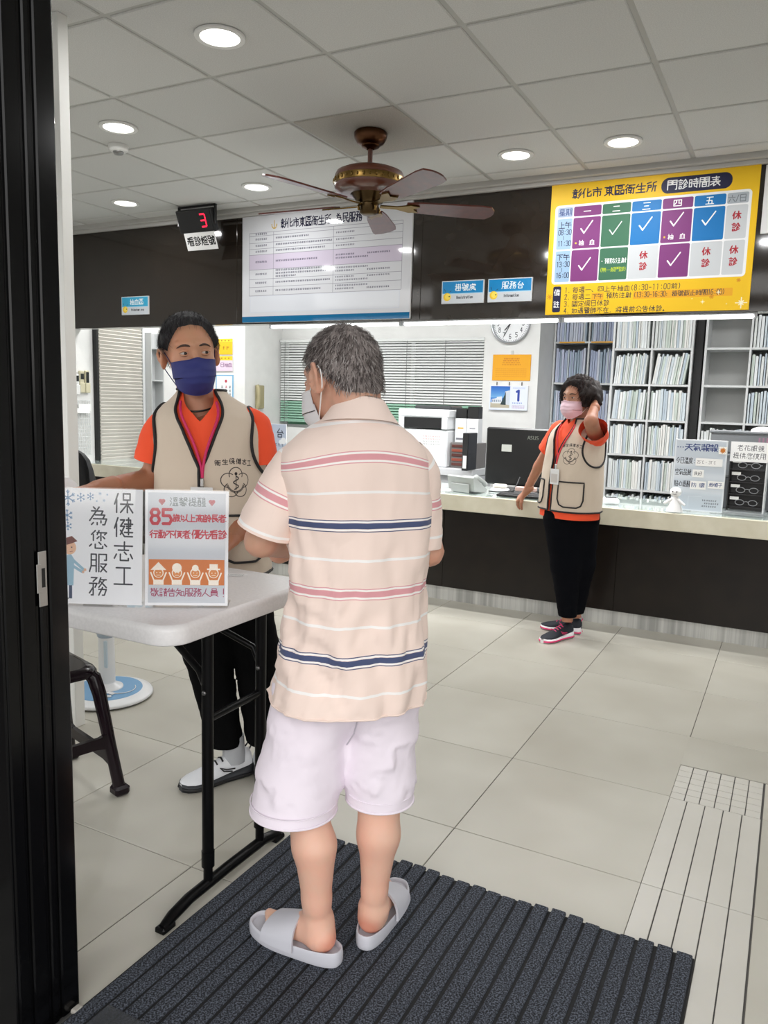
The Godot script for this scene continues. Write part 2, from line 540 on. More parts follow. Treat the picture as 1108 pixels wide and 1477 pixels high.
func staff_lamps() -> void:
	# three linear lamps under the front edge of the fascia
	var lit := glow("tube_lit", Color(1, 1, 1), 2.6)
	var cap := mat("tube_cap", rgb(205, 208, 212), 0.4)
	var names := ["left-hand white linear lamp under the fascia, beginning by the white column", "middle white linear lamp under the fascia, above the clock", "right-hand white linear lamp under the fascia, below the yellow timetable"]
	for k in 3:
		var x0 := -3.63 + k * 1.127
		var t := thing("linear_lamp", names[k], "lamp", Vector3(x0 + 0.56, 1.952, -5.02), 0.0, "linear lamps under the fascia")
		part(t, "housing", bx(Vector3(0, 0.0, 0), Vector3(1.12, 0.012, 0.036), 0.003), cap)
		part(t, "lamp_tube", bx(Vector3(0, -0.017, 0), Vector3(1.085, 0.022, 0.03), 0.008), lit)
		for s in [-1, 1]: part(t, "end_cap", bx(Vector3(s * 0.551, -0.016, 0), Vector3(0.016, 0.026, 0.034), 0.003), cap)
		lamp_light(t, Vector2(1.05, 0.026), 0.9, Vector3(0, -0.03, 0))
	# panel lamps over the staff side of the counter
	var pan := glow("panel_lit", Color(1, 1, 1), 2.6)
	var places := [[-3.9, -5.55, "square ceiling lamp over the printer side of the office"], [-2.0, -5.55, "square ceiling lamp over the monitor side of the office"], [0.0, -5.55, "square ceiling lamp before the open shelves"], [-5.3, -5.7, "square ceiling lamp by the slatted door"]]
	for p in places:
		var t := thing("panel_lamp", p[2], "ceiling light", Vector3(p[0], CEIL - 0.02, p[1]), 0.0, "square lamps over the staff area")
		part(t, "frame", bx(Vector3(0, 0.008, 0), Vector3(0.6, 0.02, 0.6), 0.003), cap)
		part(t, "lamp_panel", bx(Vector3(0, -0.006, 0), Vector3(0.55, 0.008, 0.55)), pan)
		lamp_light(t, Vector2(0.5, 0.5), 1.9 if p[0] > -5 else 1.1, Vector3(0, -0.015, 0))

func build_floor() -> void:
	var f := struct("floor", "pale beige-grey square floor tiles with thin dark joints", "floor")
	var grout := mat("grout", rgb(96, 92, 86), 0.8)
	part(f, "floor_bed", span(-7.0, 3.0, -0.12, -0.003, -8.2, -1.13), grout)
	var tones := []
	for k in 4:
		var d := [0, 5, -4, 2][k] as int
		var m := noisy("floor_tile_%d" % k, rgb(179 + d, 175 + d, 163 + d), rgb(193 + d, 190 + d, 179 + d), 0.34, 0.55, 0.012, 3, true, 0.0, 20 + k)
		m.metallic_specular = 0.45
		tones.append(m)
	var px := 0.599
	var pz := 0.602
	var shared := bx(Vector3.ZERO, Vector3(px - 0.003, 0.01, pz - 0.003), 0.0012).mesh()
	for ix in range(-9, 6):
		for iz in range(-5, 3):
			var x0 := -0.889 + px * ix
			var z1 := -2.284 + pz * iz
			var zc := z1 + pz / 2
			if zc > -1.1: continue
			var xc := x0 + px / 2
			if ix == 1 and z1 > -3.5: continue
			var m: Material = tones[rng.randi() % 4]
			var o := part(f, "tile", shared, m, Vector3(xc, -0.005, zc))
			if zc + pz / 2 > -1.13:
				o.mesh = span(xc - px / 2 + 0.002, xc + px / 2 - 0.002, -0.01, 0.0, z1 + 0.002, -1.132, 0.0012).mesh()
				o.position = Vector3.ZERO
	# the column of tiles with the tactile guide: grooved squares at its end, then five long bars
	var gx := -0.293
	var tac := noisy("tactile_tile", rgb(199, 196, 187), rgb(208, 205, 197), 0.36, 0.6, 0.012, 3, true, 0.0, 31)
	var dark := mat("tactile_groove", rgb(70, 68, 66), 0.8)
	part(f, "groove_bed", span(gx, 0.012, -0.012, -0.0028, -3.18, -1.132), dark)
	for a in 6:
		for b in 6:
			part(f, "tactile_square", bx(Vector3(gx + 0.026 + a * 0.05, -0.003, -3.152 + b * 0.05), Vector3(0.0468, 0.006, 0.0468), 0.001), tac)
	for z in [[-2.876, -2.286], [-2.283, -1.684], [-1.681, -1.132]]:
		for a in 5:
			part(f, "tactile_bar", span(gx + 0.003 + a * 0.0603, gx + 0.06 + a * 0.0603, -0.006, 0.0, z[0], z[1], 0.001), tac)
		part(f, "tile", span(0.014, gx + px - 0.002, -0.01, 0.0, z[0], z[1], 0.001), tones[rng.randi() % 4])
	part(f, "tile", span(0.014, gx + px - 0.002, -0.01, 0.0, -3.175, -2.879, 0.001), tones[1])
	part(f, "tile", span(gx, gx + px - 0.002, -0.01, 0.0, -3.486, -3.183, 0.001), tones[2])
	# outside the door
	var g := struct("floor_outside", "grey pavement before the entrance", "pavement")
	part(g, "paving", span(-7.0, 6.0, -0.14, -0.012, -1.13, 6.0), noisy("paving", rgb(120, 119, 116), rgb(138, 137, 133), 0.8, 0.8))

func build_ceiling() -> void:
	var c := struct("ceiling", "suspended ceiling of off-white square mineral tiles in a grey grid", "ceiling")
	part(c, "slab", span(-7.0, 3.0, CEIL + 0.012, CEIL + 0.14, -8.2, -1.13), mat("slab", rgb(150, 150, 148), 0.9))
	var bar := mat("grid_grey", rgb(186, 186, 182), 0.6)
	var tones := []
	for k in 3:
		var d := [0, 4, -4][k] as int
		tones.append(noisy("ceiling_tile_%d" % k, rgb(204 + d, 204 + d, 202 + d), rgb(217 + d, 217 + d, 215 + d), 0.95, 5.0, 0.12, 3, true, 0.0, 40 + k, 0.2))
	var old := noisy("ceiling_tile_old", rgb(172, 168, 161), rgb(188, 184, 177), 0.95, 7.0, 0.07, 3, true, 0.0, 47, 0.2)
	var px := 0.597
	var pz := 0.611
	for ix in range(-6, 9):
		for iz in range(-2, 5):
			var x0 := -2.44 + px * ix
			var z0 := -2.31 - pz * iz
			var z1 := maxf(z0 - pz, -4.905)
			z0 = minf(z0, -1.15)
			if z0 - z1 < 0.02: continue
			var m: Material = tones[rng.randi() % 3]
			if ix == 0 and iz == 2: m = old
			var xa := maxf(x0, -5.75)
			if x0 + px < -5.7 or x0 > 2.6: continue
			part(c, "ceiling_tile", span(xa + 0.0115, minf(x0 + px, 2.6) - 0.0115, CEIL, CEIL + 0.012, z1 + 0.0115, z0 - 0.0115, 0.004), m)
	part(c, "grid_bar", span(-5.75, 2.6, CEIL + 0.007, CEIL + 0.0125, -4.91, -1.14), bar)
	var trim := mat("ceiling_trim", rgb(196, 195, 192), 0.6)
	part(c, "edge_trim", span(-5.75, 2.6, CEIL - 0.028, CEIL + 0.01, -4.97, -4.905, 0.003), trim)
	part(c, "edge_step", span(-5.75, 2.6, CEIL - 0.052, CEIL - 0.028, -4.97, -4.94, 0.003), trim)

func build_walls() -> void:
	var white := noisy("wall_white", rgb(226, 226, 224), rgb(234, 234, 232), 0.7, 0.8, 0.02, 3, true, 0.0, 60)
	var w := struct("wall_left", "plain white wall on the left, running into the office", "wall")
	part(w, "wall_face", span(-5.95, -5.75, 0, CEIL, -8.2, -1.0), white)
	w = struct("wall_right", "plain white wall right of the lobby", "wall")
	part(w, "wall_face", span(2.6, 2.8, 0, CEIL, -8.2, -1.0), white)
	w = struct("wall_back", "white office wall behind the blinds, with a window opening", "wall")
	part(w, "wall_below", span(-5.0, -2.62, 0, 1.1, -7.3, -7.1), white)
	part(w, "wall_above", span(-5.0, -2.62, 2.02, CEIL, -7.3, -7.1), white)
	part(w, "wall_pier", span(-2.66, -2.13, 0, CEIL, -7.8, -7.06), white)
	part(w, "wall_behind_shelves", span(-2.13, 2.6, 0, CEIL, -8.0, -7.85), white)
	w = struct("wall_corner", "white wall block with the yellow notices, left of the blinds", "wall")
	part(w, "wall_face", span(-5.75, -4.98, 0, CEIL, -8.2, -6.46), white)
	w = struct("wall_partition", "white partition edge just inside the black door frame", "wall")
	part(w, "wall_face", span(-3.5, -2.57, 0, CEIL, -2.25, -2.2, 0.002), mat("partition_white", rgb(238, 238, 234), 0.6))
	part(w, "tape_patch", span(-2.7, -2.585, 0.9, 1.045, -2.2, -2.1985), mat("tape", rgb(196, 172, 118), 0.5))
	# brown glossy fascia over the counter
	var brown := noisy("fascia_brown", rgb(38, 32, 27), rgb(44, 37, 31), 0.07, 0.9, 0.02, 2, true, 0.0, 66)
	brown.metallic_specular = 0.55
	w = struct("wall_fascia", "glossy dark brown fascia above the counter, carrying the boards", "wall")
	var edges := [-5.75, -3.91, -2.35, -1.15, 0.2, 2.6]
	for k in edges.size() - 1:
		part(w, "fascia_panel", span(edges[k] + 0.0008, edges[k + 1] - 0.0008, 1.955, 2.79, -5.0, -4.97, 0.0015), brown)
	part(w, "fascia_core", span(-5.75, 2.6, 1.957, CEIL, -5.09, -4.998), mat("fascia_core", rgb(200, 200, 198), 0.6))

func build_counter() -> void:
	var c := struct("wall_counter", "long reception counter with cream edge, dark brown front and pale baseboard", "counter")
	var cream := noisy("counter_cream", rgb(208, 202, 180), rgb(224, 219, 200), 0.35, 1.1, 0.02, 4, true, 0.0, 70)
	var dark := noisy("counter_brown", rgb(25, 20, 17), rgb(32, 26, 21), 0.25, 0.9, 0.02, 2, true, 0.0, 71)
	dark.metallic_specular = 0.35
	part(c, "counter_edge", span(-5.75, 2.6, 0.672, 0.781, -5.02, -4.95, 0.003), cream)
	part(c, "counter_top", span(-5.75, 2.6, 0.755, 0.781, -5.62, -5.015), mat("counter_white", rgb(222, 224, 222), 0.3))
	part(c, "glass_cover", span(-5.7, 2.5, 0.7812, 0.7862, -5.6, -4.956, 0.001), glass("counter_glass", rgb(205, 232, 224), 0.12))
	var xs := [-5.75, -4.55, -3.35, -2.15, -0.95, 0.25, 1.45, 2.6]
	for k in xs.size() - 1:
		part(c, "front_panel", span(xs[k] + 0.0008, xs[k + 1] - 0.0008, 0.1, 0.68, -5.11, -5.07, 0.001), dark)
	part(c, "carcass", span(-5.75, 2.6, 0.02, 0.755, -5.6, -5.118), mat("carcass", rgb(190, 190, 188), 0.6))
	var base := mat("baseboard", Color(1, 1, 1), 0.45)
	var im := Image.create(512, 32, false, Image.FORMAT_RGB8)
	var r := RandomNumberGenerator.new()
	r.seed = 5
	var tone := 0.72
	for x in 512:
		tone = clampf(tone + r.randf_range(-0.04, 0.04), 0.62, 0.8)
		im.fill_rect(Rect2i(x, 0, 1, 32), Color(tone, tone, tone * 0.98))
	base.albedo_texture = ImageTexture.create_from_image(im)
	var bb := struct("baseboard_counter", "pale grey streaked baseboard under the brown counter front", "baseboard")
	var mb := MB.new()
	mb.box(Vector3(-1.575, 0.052, -5.105), Vector3(8.35, 0.104, 0.02))
	for k in mb.t.size(): mb.t[k] = Vector2(mb.v[k].x * 0.8, mb.v[k].y * 3.0)
	part(bb, "board", mb, base)

func build_entrance() -> void:
	var black := mat("frame_black", rgb(7, 7, 8), 0.16)
	black.metallic_specular = 0.36
	var d := struct("door_1", "black metal entrance door frame with grooved jamb", "door frame")
	part(d, "jamb_core", span(-1.405, -1.347, 0, 2.45, -1.134, -0.99), black)
	for z in [[-1.137, -1.092], [-1.084, -1.068], [-1.058, -1.022], [-1.014, -0.985]]:
		part(d, "jamb_ridge", span(-1.352, -1.341, 0, 2.45, z[0], z[1], 0.003), black)
	part(d, "jamb_front", span(-1.41, -1.345, 0, 2.45, -0.992, -0.98, 0.002), black)
	part(d, "jamb_back", span(-1.41, -1.345, 0, 2.45, -1.141, -1.132, 0.002), black)
	part(d, "jamb", span(0.75, 0.85, 0, 2.45, -1.137, -0.985, 0.004), black)
	part(d, "header", span(-5.75, 2.6, 2.45, 2.56, -1.137, -0.985, 0.004), black)
	part(d, "threshold", span(-5.75, -1.41, 0, 0.09, -1.12, -1.0, 0.003), black)
	part(d, "threshold", span(0.85, 2.6, 0, 0.09, -1.12, -1.0, 0.003), black)
	var steel := metal("latch_steel", rgb(190, 190, 188), 0.3)
	var lp := part(d, "strike_plate", span(-1.3412, -1.3392, 0.955, 1.07, -1.084, -1.064, 0.0008), steel)
	part(lp, "plate_hole", span(-1.339, -1.3386, 0.995, 1.035, -1.079, -1.069), mat("hole", rgb(20, 20, 20), 0.6))
	part(lp, "plate_lip", span(-1.3394, -1.3372, 0.985, 1.045, -1.07, -1.058, 0.0008), steel)
	part(d, "floor_catch", bx(Vector3(-1.33, 0.006, -1.12), Vector3(0.02, 0.012, 0.025), 0.004), mat("catch", rgb(176, 172, 164), 0.5))
	var pane := glass("door_glass", rgb(235, 245, 242), 0.06)
	var w := struct("window_1", "clear glass front left of the entrance in a black frame", "window")
	part(w, "pane", span(-5.7, -1.41, 0.09, 2.45, -1.063, -1.055), pane)
	part(w, "transom_pane", span(-5.75, 2.6, 2.56, CEIL, -1.063, -1.055), pane)
	w = struct("window_2", "clear glass front right of the entrance in a black frame", "window")
	part(w, "pane", span(0.85, 2.6, 0.09, 2.45, -1.063, -1.055), pane)
	w = struct("wall_sky_blocker", "added dull grey wall out of view, blocking sky light from the left", "wall")  # unseen wall, added to keep sky light off the left side
	part(w, "wall_face", span(-2.1, -1.9, 0, 3.0, -0.97, 2.6), mat("blocker_grey", rgb(92, 90, 88), 0.8))
	w = struct("ceiling_canopy", "concrete canopy over the entrance step", "canopy")
	part(w, "canopy_slab", span(-7.0, 4.0, 3.0, 3.2, -1.13, 0.4), mat("slab", rgb(150, 150, 148), 0.9))

# ---------- printed boards and signs ----------
func paint_timetable() -> Image:
	var W := 2400.0
	var Hh := 1600.0
	var p := Paint.new(2400, 1600, rgb(246, 198, 20))
	var navy := rgb(24, 26, 66)
	var white := rgb(250, 250, 250)
	write(p, "彰化市", 0.11 * W, 0.045 * Hh, 118, navy, 0.115)
	write(p, "東區衛生所", 0.275 * W, 0.045 * Hh, 118, navy, 0.11)
	p.rounded(0.555 * W, 0.03 * Hh, 0.325 * W, 0.112 * Hh, 84, navy)
	write(p, "門診時間表", 0.583 * W, 0.049 * Hh, 112, white, 0.115)
	p.rounded(0.025 * W, 0.16 * Hh, 0.947 * W, 0.605 * Hh, 46, rgb(246, 247, 249))
	var xs := [0.037, 0.122, 0.27, 0.418, 0.566, 0.714, 0.862, 0.962]
	var violet := rgb(128, 52, 122)
	var green := rgb(58, 112, 84)
	var blue := rgb(0, 118, 190)
	var grey := rgb(208, 212, 216)
	var pale := rgb(158, 190, 220)
	var head := [rgb(172, 188, 214), violet, green, blue, violet, blue, rgb(176, 184, 192)]
	var r1 := [pale, violet, green, blue, violet, blue, grey]
	var r2 := [pale, violet, green, grey, violet, grey, grey]
	var ys := [[0.178, 0.252], [0.263, 0.497], [0.508, 0.748]]
	for k in 7:
		for j in 3:
			var c: Color = [head, r1, r2][j][k]
			p.rounded(xs[k] * W + 6, ys[j][0] * Hh, (xs[k + 1] - xs[k]) * W - 14, (ys[j][1] - ys[j][0]) * Hh, 18, c)
	write(p, "星期", 0.045 * W, 0.188 * Hh, 84, rgb(60, 84, 140), 0.1, 1.02)
	var days := ["一", "二", "三", "四", "五"]
	for k in 5: write(p, days[k], (xs[k + 1] + 0.053) * W, 0.186 * Hh, 92, white, 0.13)
	write(p, "六/日", 0.867 * W, 0.192 * Hh, 80, rgb(110, 116, 124), 0.09, 1.0)
	write(p, "上午", 0.047 * W, 0.285 * Hh, 82, navy, 0.1, 1.0)
	write(p, "08:30", 0.047 * W, 0.345 * Hh, 66, navy, 0.1, 1.02)
	write(p, "|", 0.071 * W, 0.392 * Hh, 50, navy, 0.1)
	write(p, "11:30", 0.047 * W, 0.43 * Hh, 66, navy, 0.1, 1.02)
	write(p, "下午", 0.047 * W, 0.53 * Hh, 82, navy, 0.1, 1.0)
	write(p, "13:30", 0.047 * W, 0.59 * Hh, 66, navy, 0.1, 1.02)
	write(p, "|", 0.071 * W, 0.637 * Hh, 50, navy, 0.1)
	write(p, "16:00", 0.047 * W, 0.675 * Hh, 66, navy, 0.1, 1.02)
	for q in [[1, 0.34, 1.0], [2, 0.365, 0.75], [3, 0.35, 1.0], [4, 0.335, 1.0], [5, 0.345, 1.0], [1, 0.62, 1.0], [4, 0.62, 1.0]]:
		var x: float = (xs[q[0]] + 0.07) * W
		var y: float = q[1] * Hh
		p.line(Vector2(x - 62, y + 12), Vector2(x - 22, y + 66), 17 * q[2], white)
		p.line(Vector2(x - 22, y + 66), Vector2(x + 78, y - 78), 15 * q[2], white)
	for k in [1, 4]:
		p.rect((xs[k] + 0.017) * W, 0.449 * Hh, 20, 20, rgb(250, 200, 60))
		write(p, "抽", (xs[k] + 0.036) * W, 0.432 * Hh, 66, white, 0.115)
		write(p, "血", (xs[k] + 0.092) * W, 0.432 * Hh, 66, white, 0.115)
	p.dot((xs[2] + 0.016) * W, 0.604 * Hh, 7, white)
	write(p, "預防注射", (xs[2] + 0.028) * W, 0.584 * Hh, 64, white, 0.11, 1.06)
	write(p, "(無一般門診)", (xs[2] + 0.008) * W, 0.652 * Hh, 56, rgb(196, 214, 40), 0.1, 0.98, 0.4)
	var red := rgb(170, 16, 36)
	for q in [[6, 0], [6, 1], [3, 1], [5, 1]]:
		var cx: float = ((xs[q[0]] + xs[q[0] + 1]) / 2 - 0.019) * W
		var y: float = (0.305 if q[1] == 0 else 0.545) * Hh
		write(p, "休", cx, y, 92, red, 0.14)
		write(p, "診", cx, y + 132, 92, red, 0.13)
	p.rounded(0.037 * W, 0.782 * Hh, 0.043 * W, 0.2 * Hh, 22, navy)
	write(p, "備", 0.0415 * W, 0.803 * Hh, 80, white, 0.12)
	write(p, "註", 0.0415 * W, 0.895 * Hh, 80, white, 0.12)
	p.rect(0.455 * W, 0.842 * Hh, 0.468 * W, 0.056 * Hh, rgb(240, 172, 30))
	p.rect(0.243 * W, 0.842 * Hh, 0.062 * W, 0.056 * Hh, rgb(240, 172, 30))
	var ink := rgb(28, 28, 60)
	var lines := ["每週一、四上午抽血(8:30-11:00前)", "每週二", "國定假日休診", "如遇醫師不在，將提前公告休診。"]
	for k in 4:
		var y := (0.79 + 0.0535 * k) * Hh
		write(p, "%d." % (k + 1), 0.1 * W, y, 70, ink, 0.1)
		write(p, lines[k], 0.142 * W, y, 72, ink, 0.085, 1.1)
	write(p, "下午", 0.247 * W, 0.8455 * Hh, 66, ink, 0.085, 1.0)
	write(p, "預防注射", 0.318 * W, 0.8435 * Hh, 72, ink, 0.085, 1.1)
	write(p, "(13:30-16:30；掛號截止時間16:00)", 0.456 * W, 0.8455 * Hh, 66, ink, 0.085, 1.02, 0.46)
	for s in [[0.86, 0.87, 26], [0.79, 0.935, 24], [0.965, 0.95, 60], [0.74, 0.91, 10], [0.9, 0.955, 12]]:
		var c := Vector2(s[0] * W, s[1] * Hh)
		for k in 4:
			var dd := Vector2.from_angle(PI / 4 * k) * float(s[2]) * (1.0 if k % 2 == 0 else 0.55)
			p.line(c - dd, c + dd, s[2] * 0.2, rgb(255, 246, 214))
	for s in [[0.02, 0.86, 34], [0.945, 0.79, 20], [0.83, 0.9, 26]]:
		for k in 4:
			var dd := Vector2.from_angle(PI / 4 * k + 0.2) * float(s[2])
			p.line(Vector2(s[0] * W, s[1] * Hh) - dd, Vector2(s[0] * W, s[1] * Hh) + dd, 8, rgb(216, 140, 20))
	return p.done()

func paint_service_board() -> Image:
	var W := 2200.0
	var Hh := 1200.0
	var p := Paint.new(2200, 1200, rgb(214, 215, 220))
	var ink := rgb(34, 34, 58)
	p.rect(0, 0.945 * Hh, W, 0.06 * Hh, rgb(18, 104, 152))
	var gold := rgb(196, 158, 60)
	p.line(Vector2(0.205 * W, 0.055 * Hh), Vector2(0.205 * W, 0.125 * Hh), 9, gold)
	for k in 9: 
		var a := PI * k / 8.0
		p.dot(0.205 * W + cos(a) * 34, 0.092 * Hh + sin(a) * 42, 7, gold)
	write(p, "彰化市東區衛生所", 0.245 * W, 0.045 * Hh, 106, ink, 0.1, 0.79, 0.5, 0.68)
	write(p, "為民服務", 0.575 * W, 0.045 * Hh, 106, ink, 0.1, 0.79, 0.5, 0.68)
	var ys := [0.155, 0.185, 0.25, 0.305, 0.36, 0.5, 0.59, 0.665, 0.745]
	p.rect(0.045 * W, 0.36 * Hh, 0.905 * W, 0.14 * Hh, rgb(206, 196, 214))
	for y in ys: p.rect(0.045 * W, y * Hh, 0.905 * W, 4, rgb(132, 132, 146))
	for x in [0.045, 0.2, 0.565, 0.95]: p.rect(x * W, ys[0] * Hh, 4, (0.745 - ys[0]) * Hh, rgb(132, 132, 146))
	p.rect(0.05 * W, 0.752 * Hh, 0.895 * W, 0.155 * Hh, rgb(210, 214, 224))
	p.rect(0.055 * W, 0.757 * Hh, 0.885 * W, 0.145 * Hh, rgb(218, 221, 228))
	for k in 8:
		var yc: float = (ys[k] + ys[k + 1]) / 2 * Hh - 13
		marks(p, 0.085 * W, yc, 0.075 * W, 26, ink, k + 1)
		if k in [1, 2, 3, 4, 6, 7]: marks(p, 0.215 * W, yc, [0, 0.2, 0.34, 0.3, 0.25, 0, 0.33, 0.28][k] * W, 22, ink, k + 30)
		if k == 5:
			for j in 3: marks(p, 0.215 * W, yc - 34 + 34 * j, (0.34 if j < 2 else 0.12) * W, 22, ink, 70 + j)
		if k in [1, 2, 3]: marks(p, 0.58 * W, yc, 0.1 * W, 20, ink, k + 50)
		if k > 3:
			for j in 2:
				marks(p, 0.58 * W, yc - 18 + 34 * j, (0.1 + 0.08 * ((k + j) % 2)) * W, 20, ink, k + 90 + j)
				if (k + j) % 2 == 0: marks(p, 0.76 * W, yc - 18 + 34 * j, 0.12 * W, 20, ink, k + 120 + j)
	return p.done()

func paint_desk_sign(title: String, sub: String, top: Color) -> Image:
	var p := Paint.new(800, 400, rgb(206, 212, 218))
	p.rect(14, 14, 772, 206, top)
	p.rect(14, 220, 772, 14, rgb(168, 214, 238))
	write(p, title, 250, 54, 128, rgb(246, 248, 250), 0.1, 1.08)
	write(p, sub, 290, 268, 50, rgb(36, 40, 48), 0.16, 1.06, 0.46)
	p.dot(108, 282, 72, rgb(240, 198, 40))
	p.dot(122, 276, 54, rgb(250, 222, 90))
	p.dot(150, 274, 12, rgb(30, 30, 34))
	p.line(Vector2(70, 180), Vector2(52, 140), 8, rgb(40, 40, 50))
	p.line(Vector2(160, 190), Vector2(186, 176), 8, rgb(40, 40, 50))
	return p.done()

func paint_volunteer_sign() -> Image:
	var p := Paint.new(1000, 1400, rgb(240, 241, 245))
	var ink := rgb(22, 24, 40)
	var ps := ["保", "健", "志", "工"]
	var qs := ["為", "您", "服", "務"]
	for k in 4:
		write(p, ps[k], 640, 40 + 290 * k, 250, ink, 0.075)
		write(p, qs[k], 330, 210 + 285 * k, 235, ink, 0.075)
	var blue := rgb(84, 128, 172)
	for s in [[70, 120, 92], [230, 110, 52], [350, 96, 44], [60, 330, 70], [70, 460, 50], [470, 60, 18], [520, 140, 16], [560, 70, 12], [430, 150, 12]]:
		for k in 3:
			var d := Vector2.from_angle(PI / 3 * k + 0.5) * float(s[2])
			var c := Vector2(s[0], s[1])
			p.line(c - d, c + d, s[2] * 0.14, blue)
			for sg in [-1.0, 1.0]:
				for an in [-0.6, 0.6]:
					p.line(c + d * 0.6 * sg, c + d * 0.6 * sg + d.rotated(an) * 0.34 * sg, s[2] * 0.1, blue)
		p.dot(s[0], s[1], s[2] * 0.2, blue)
	# a drawn doctor in a pale blue coat pointing at the words
	var coat := rgb(150, 186, 206)
	p.poly([Vector2(0, 820), Vector2(110, 800), Vector2(150, 860), Vector2(140, 1180), Vector2(0, 1180)], coat)
	p.line(Vector2(110, 850), Vector2(270, 985), 34, coat)
	p.line(Vector2(110, 930), Vector2(250, 1010), 34, coat)
	p.dot(285, 985, 18, rgb(226, 180, 150))
	p.dot(262, 1012, 16, rgb(226, 180, 150))
	p.rect(20, 1180, 46, 160, rgb(40, 58, 92))
	p.rect(84, 1180, 40, 160, rgb(40, 58, 92))
	p.rect(20, 1330, 60, 18, rgb(60, 40, 34))
	p.dot(90, 720, 84, rgb(230, 184, 152))
	p.poly([Vector2(20, 700), Vector2(30, 610), Vector2(120, 580), Vector2(190, 640), Vector2(120, 668)], rgb(112, 48, 36))
	p.dot(118, 716, 8, ink)
	p.line(Vector2(96, 770), Vector2(130, 764), 6, rgb(150, 70, 60))
	return p.done()

func paint_reminder_sign() -> Image:
	var p := Paint.new(1000, 1400, rgb(236, 237, 241))
	p.rect(34, 30, 932, 1340, rgb(196, 201, 209))
	for k in 60: p.rect(34, 420 + k * 6, 932, 6, rgb(196, 201, 209).lerp(rgb(222, 225, 230), 0.5 - 0.5 * cos(TAU * k / 60.0)))
	var red := rgb(190, 18, 46)
	write(p, "溫馨提醒", 290, 82, 108, rgb(92, 104, 108), 0.085, 1.02)
	for x in [200, 800]:
		p.dot(x - 17, 128, 22, rgb(168, 20, 44))
		p.dot(x + 17, 128, 22, rgb(168, 20, 44))
		p.poly([Vector2(x - 38, 136), Vector2(x + 38, 136), Vector2(x, 182)], rgb(168, 20, 44))
	write(p, "85", 60, 222, 190, red, 0.19, 1.1, 0.66)
	write(p, "歲以上高齡長者", 330, 285, 94, red, 0.14, 0.97)
	write(p, "．", 958, 290, 80, red, 0.14)
	write(p, "行動不便者", 52, 480, 100, red, 0.13, 0.98)
	write(p, "．", 520, 490, 90, red, 0.15)
	write(p, "優先看診", 556, 474, 108, red, 0.13, 0.98)
	p.rect(44, 838, 912, 312, rgb(206, 112, 34))
	var w := rgb(246, 238, 226)
	for k in 4:
		var x := 160.0 + 222.0 * k
		p.dot(x, 1000, 62, w)
		p.dot(x, 1004, 50, rgb(214, 132, 60))
		if k == 0: p.poly([Vector2(x - 96, 968), Vector2(x, 870), Vector2(x + 96, 968)], w)
		elif k == 3:
			p.rect(x - 80, 944, 160, 18, w)
			p.rect(x - 50, 890, 100, 60, w)
		else: p.dot(x, 940, 58 if k == 1 else 40, w)
		p.line(Vector2(x - 52, 1100), Vector2(x - 92, 1000), 18, w)
		p.line(Vector2(x + 52, 1100), Vector2(x + 92, 1000), 18, w)
		p.rect(x - 62, 1086, 124, 62, w)
		p.dot(x - 20, 1000, 7, w)
		p.dot(x + 20, 1000, 7, w)
		p.line(Vector2(x - 22, 1030), Vector2(x + 22, 1030), 7, w)
	write(p, "敬請告知服務人員", 62, 1186, 106, rgb(150, 22, 70), 0.085, 0.97)
	write(p, "！", 900, 1186, 106, rgb(150, 22, 70), 0.1)
	return p.done()

func paint_queue_plate() -> Image:
	var p := Paint.new(800, 340, rgb(236, 236, 236))
	write(p, "看診燈號", 40, 72, 180, rgb(20, 20, 22), 0.12, 1.02)
	return p.done()

func wall_board(called: String, label: String, category: String, x0: float, x1: float, y0: float, y1: float, z: float, d: float, key: String, im: Image, rough := 0.25, edge := rgb(220, 220, 220)) -> Node3D:
	var t := thing(called, label, category, Vector3((x0 + x1) / 2, (y0 + y1) / 2, z))
	part(t, "panel", bx(Vector3(0, 0, d / 2 - 0.0004), Vector3(x1 - x0, y1 - y0, d - 0.0008), 0.001), mat("edge_" + key, edge, 0.4))
	part(t, "print", board_mesh(x1 - x0 - 0.002, y1 - y0 - 0.002, d), picture(key, im, rough))
	return t

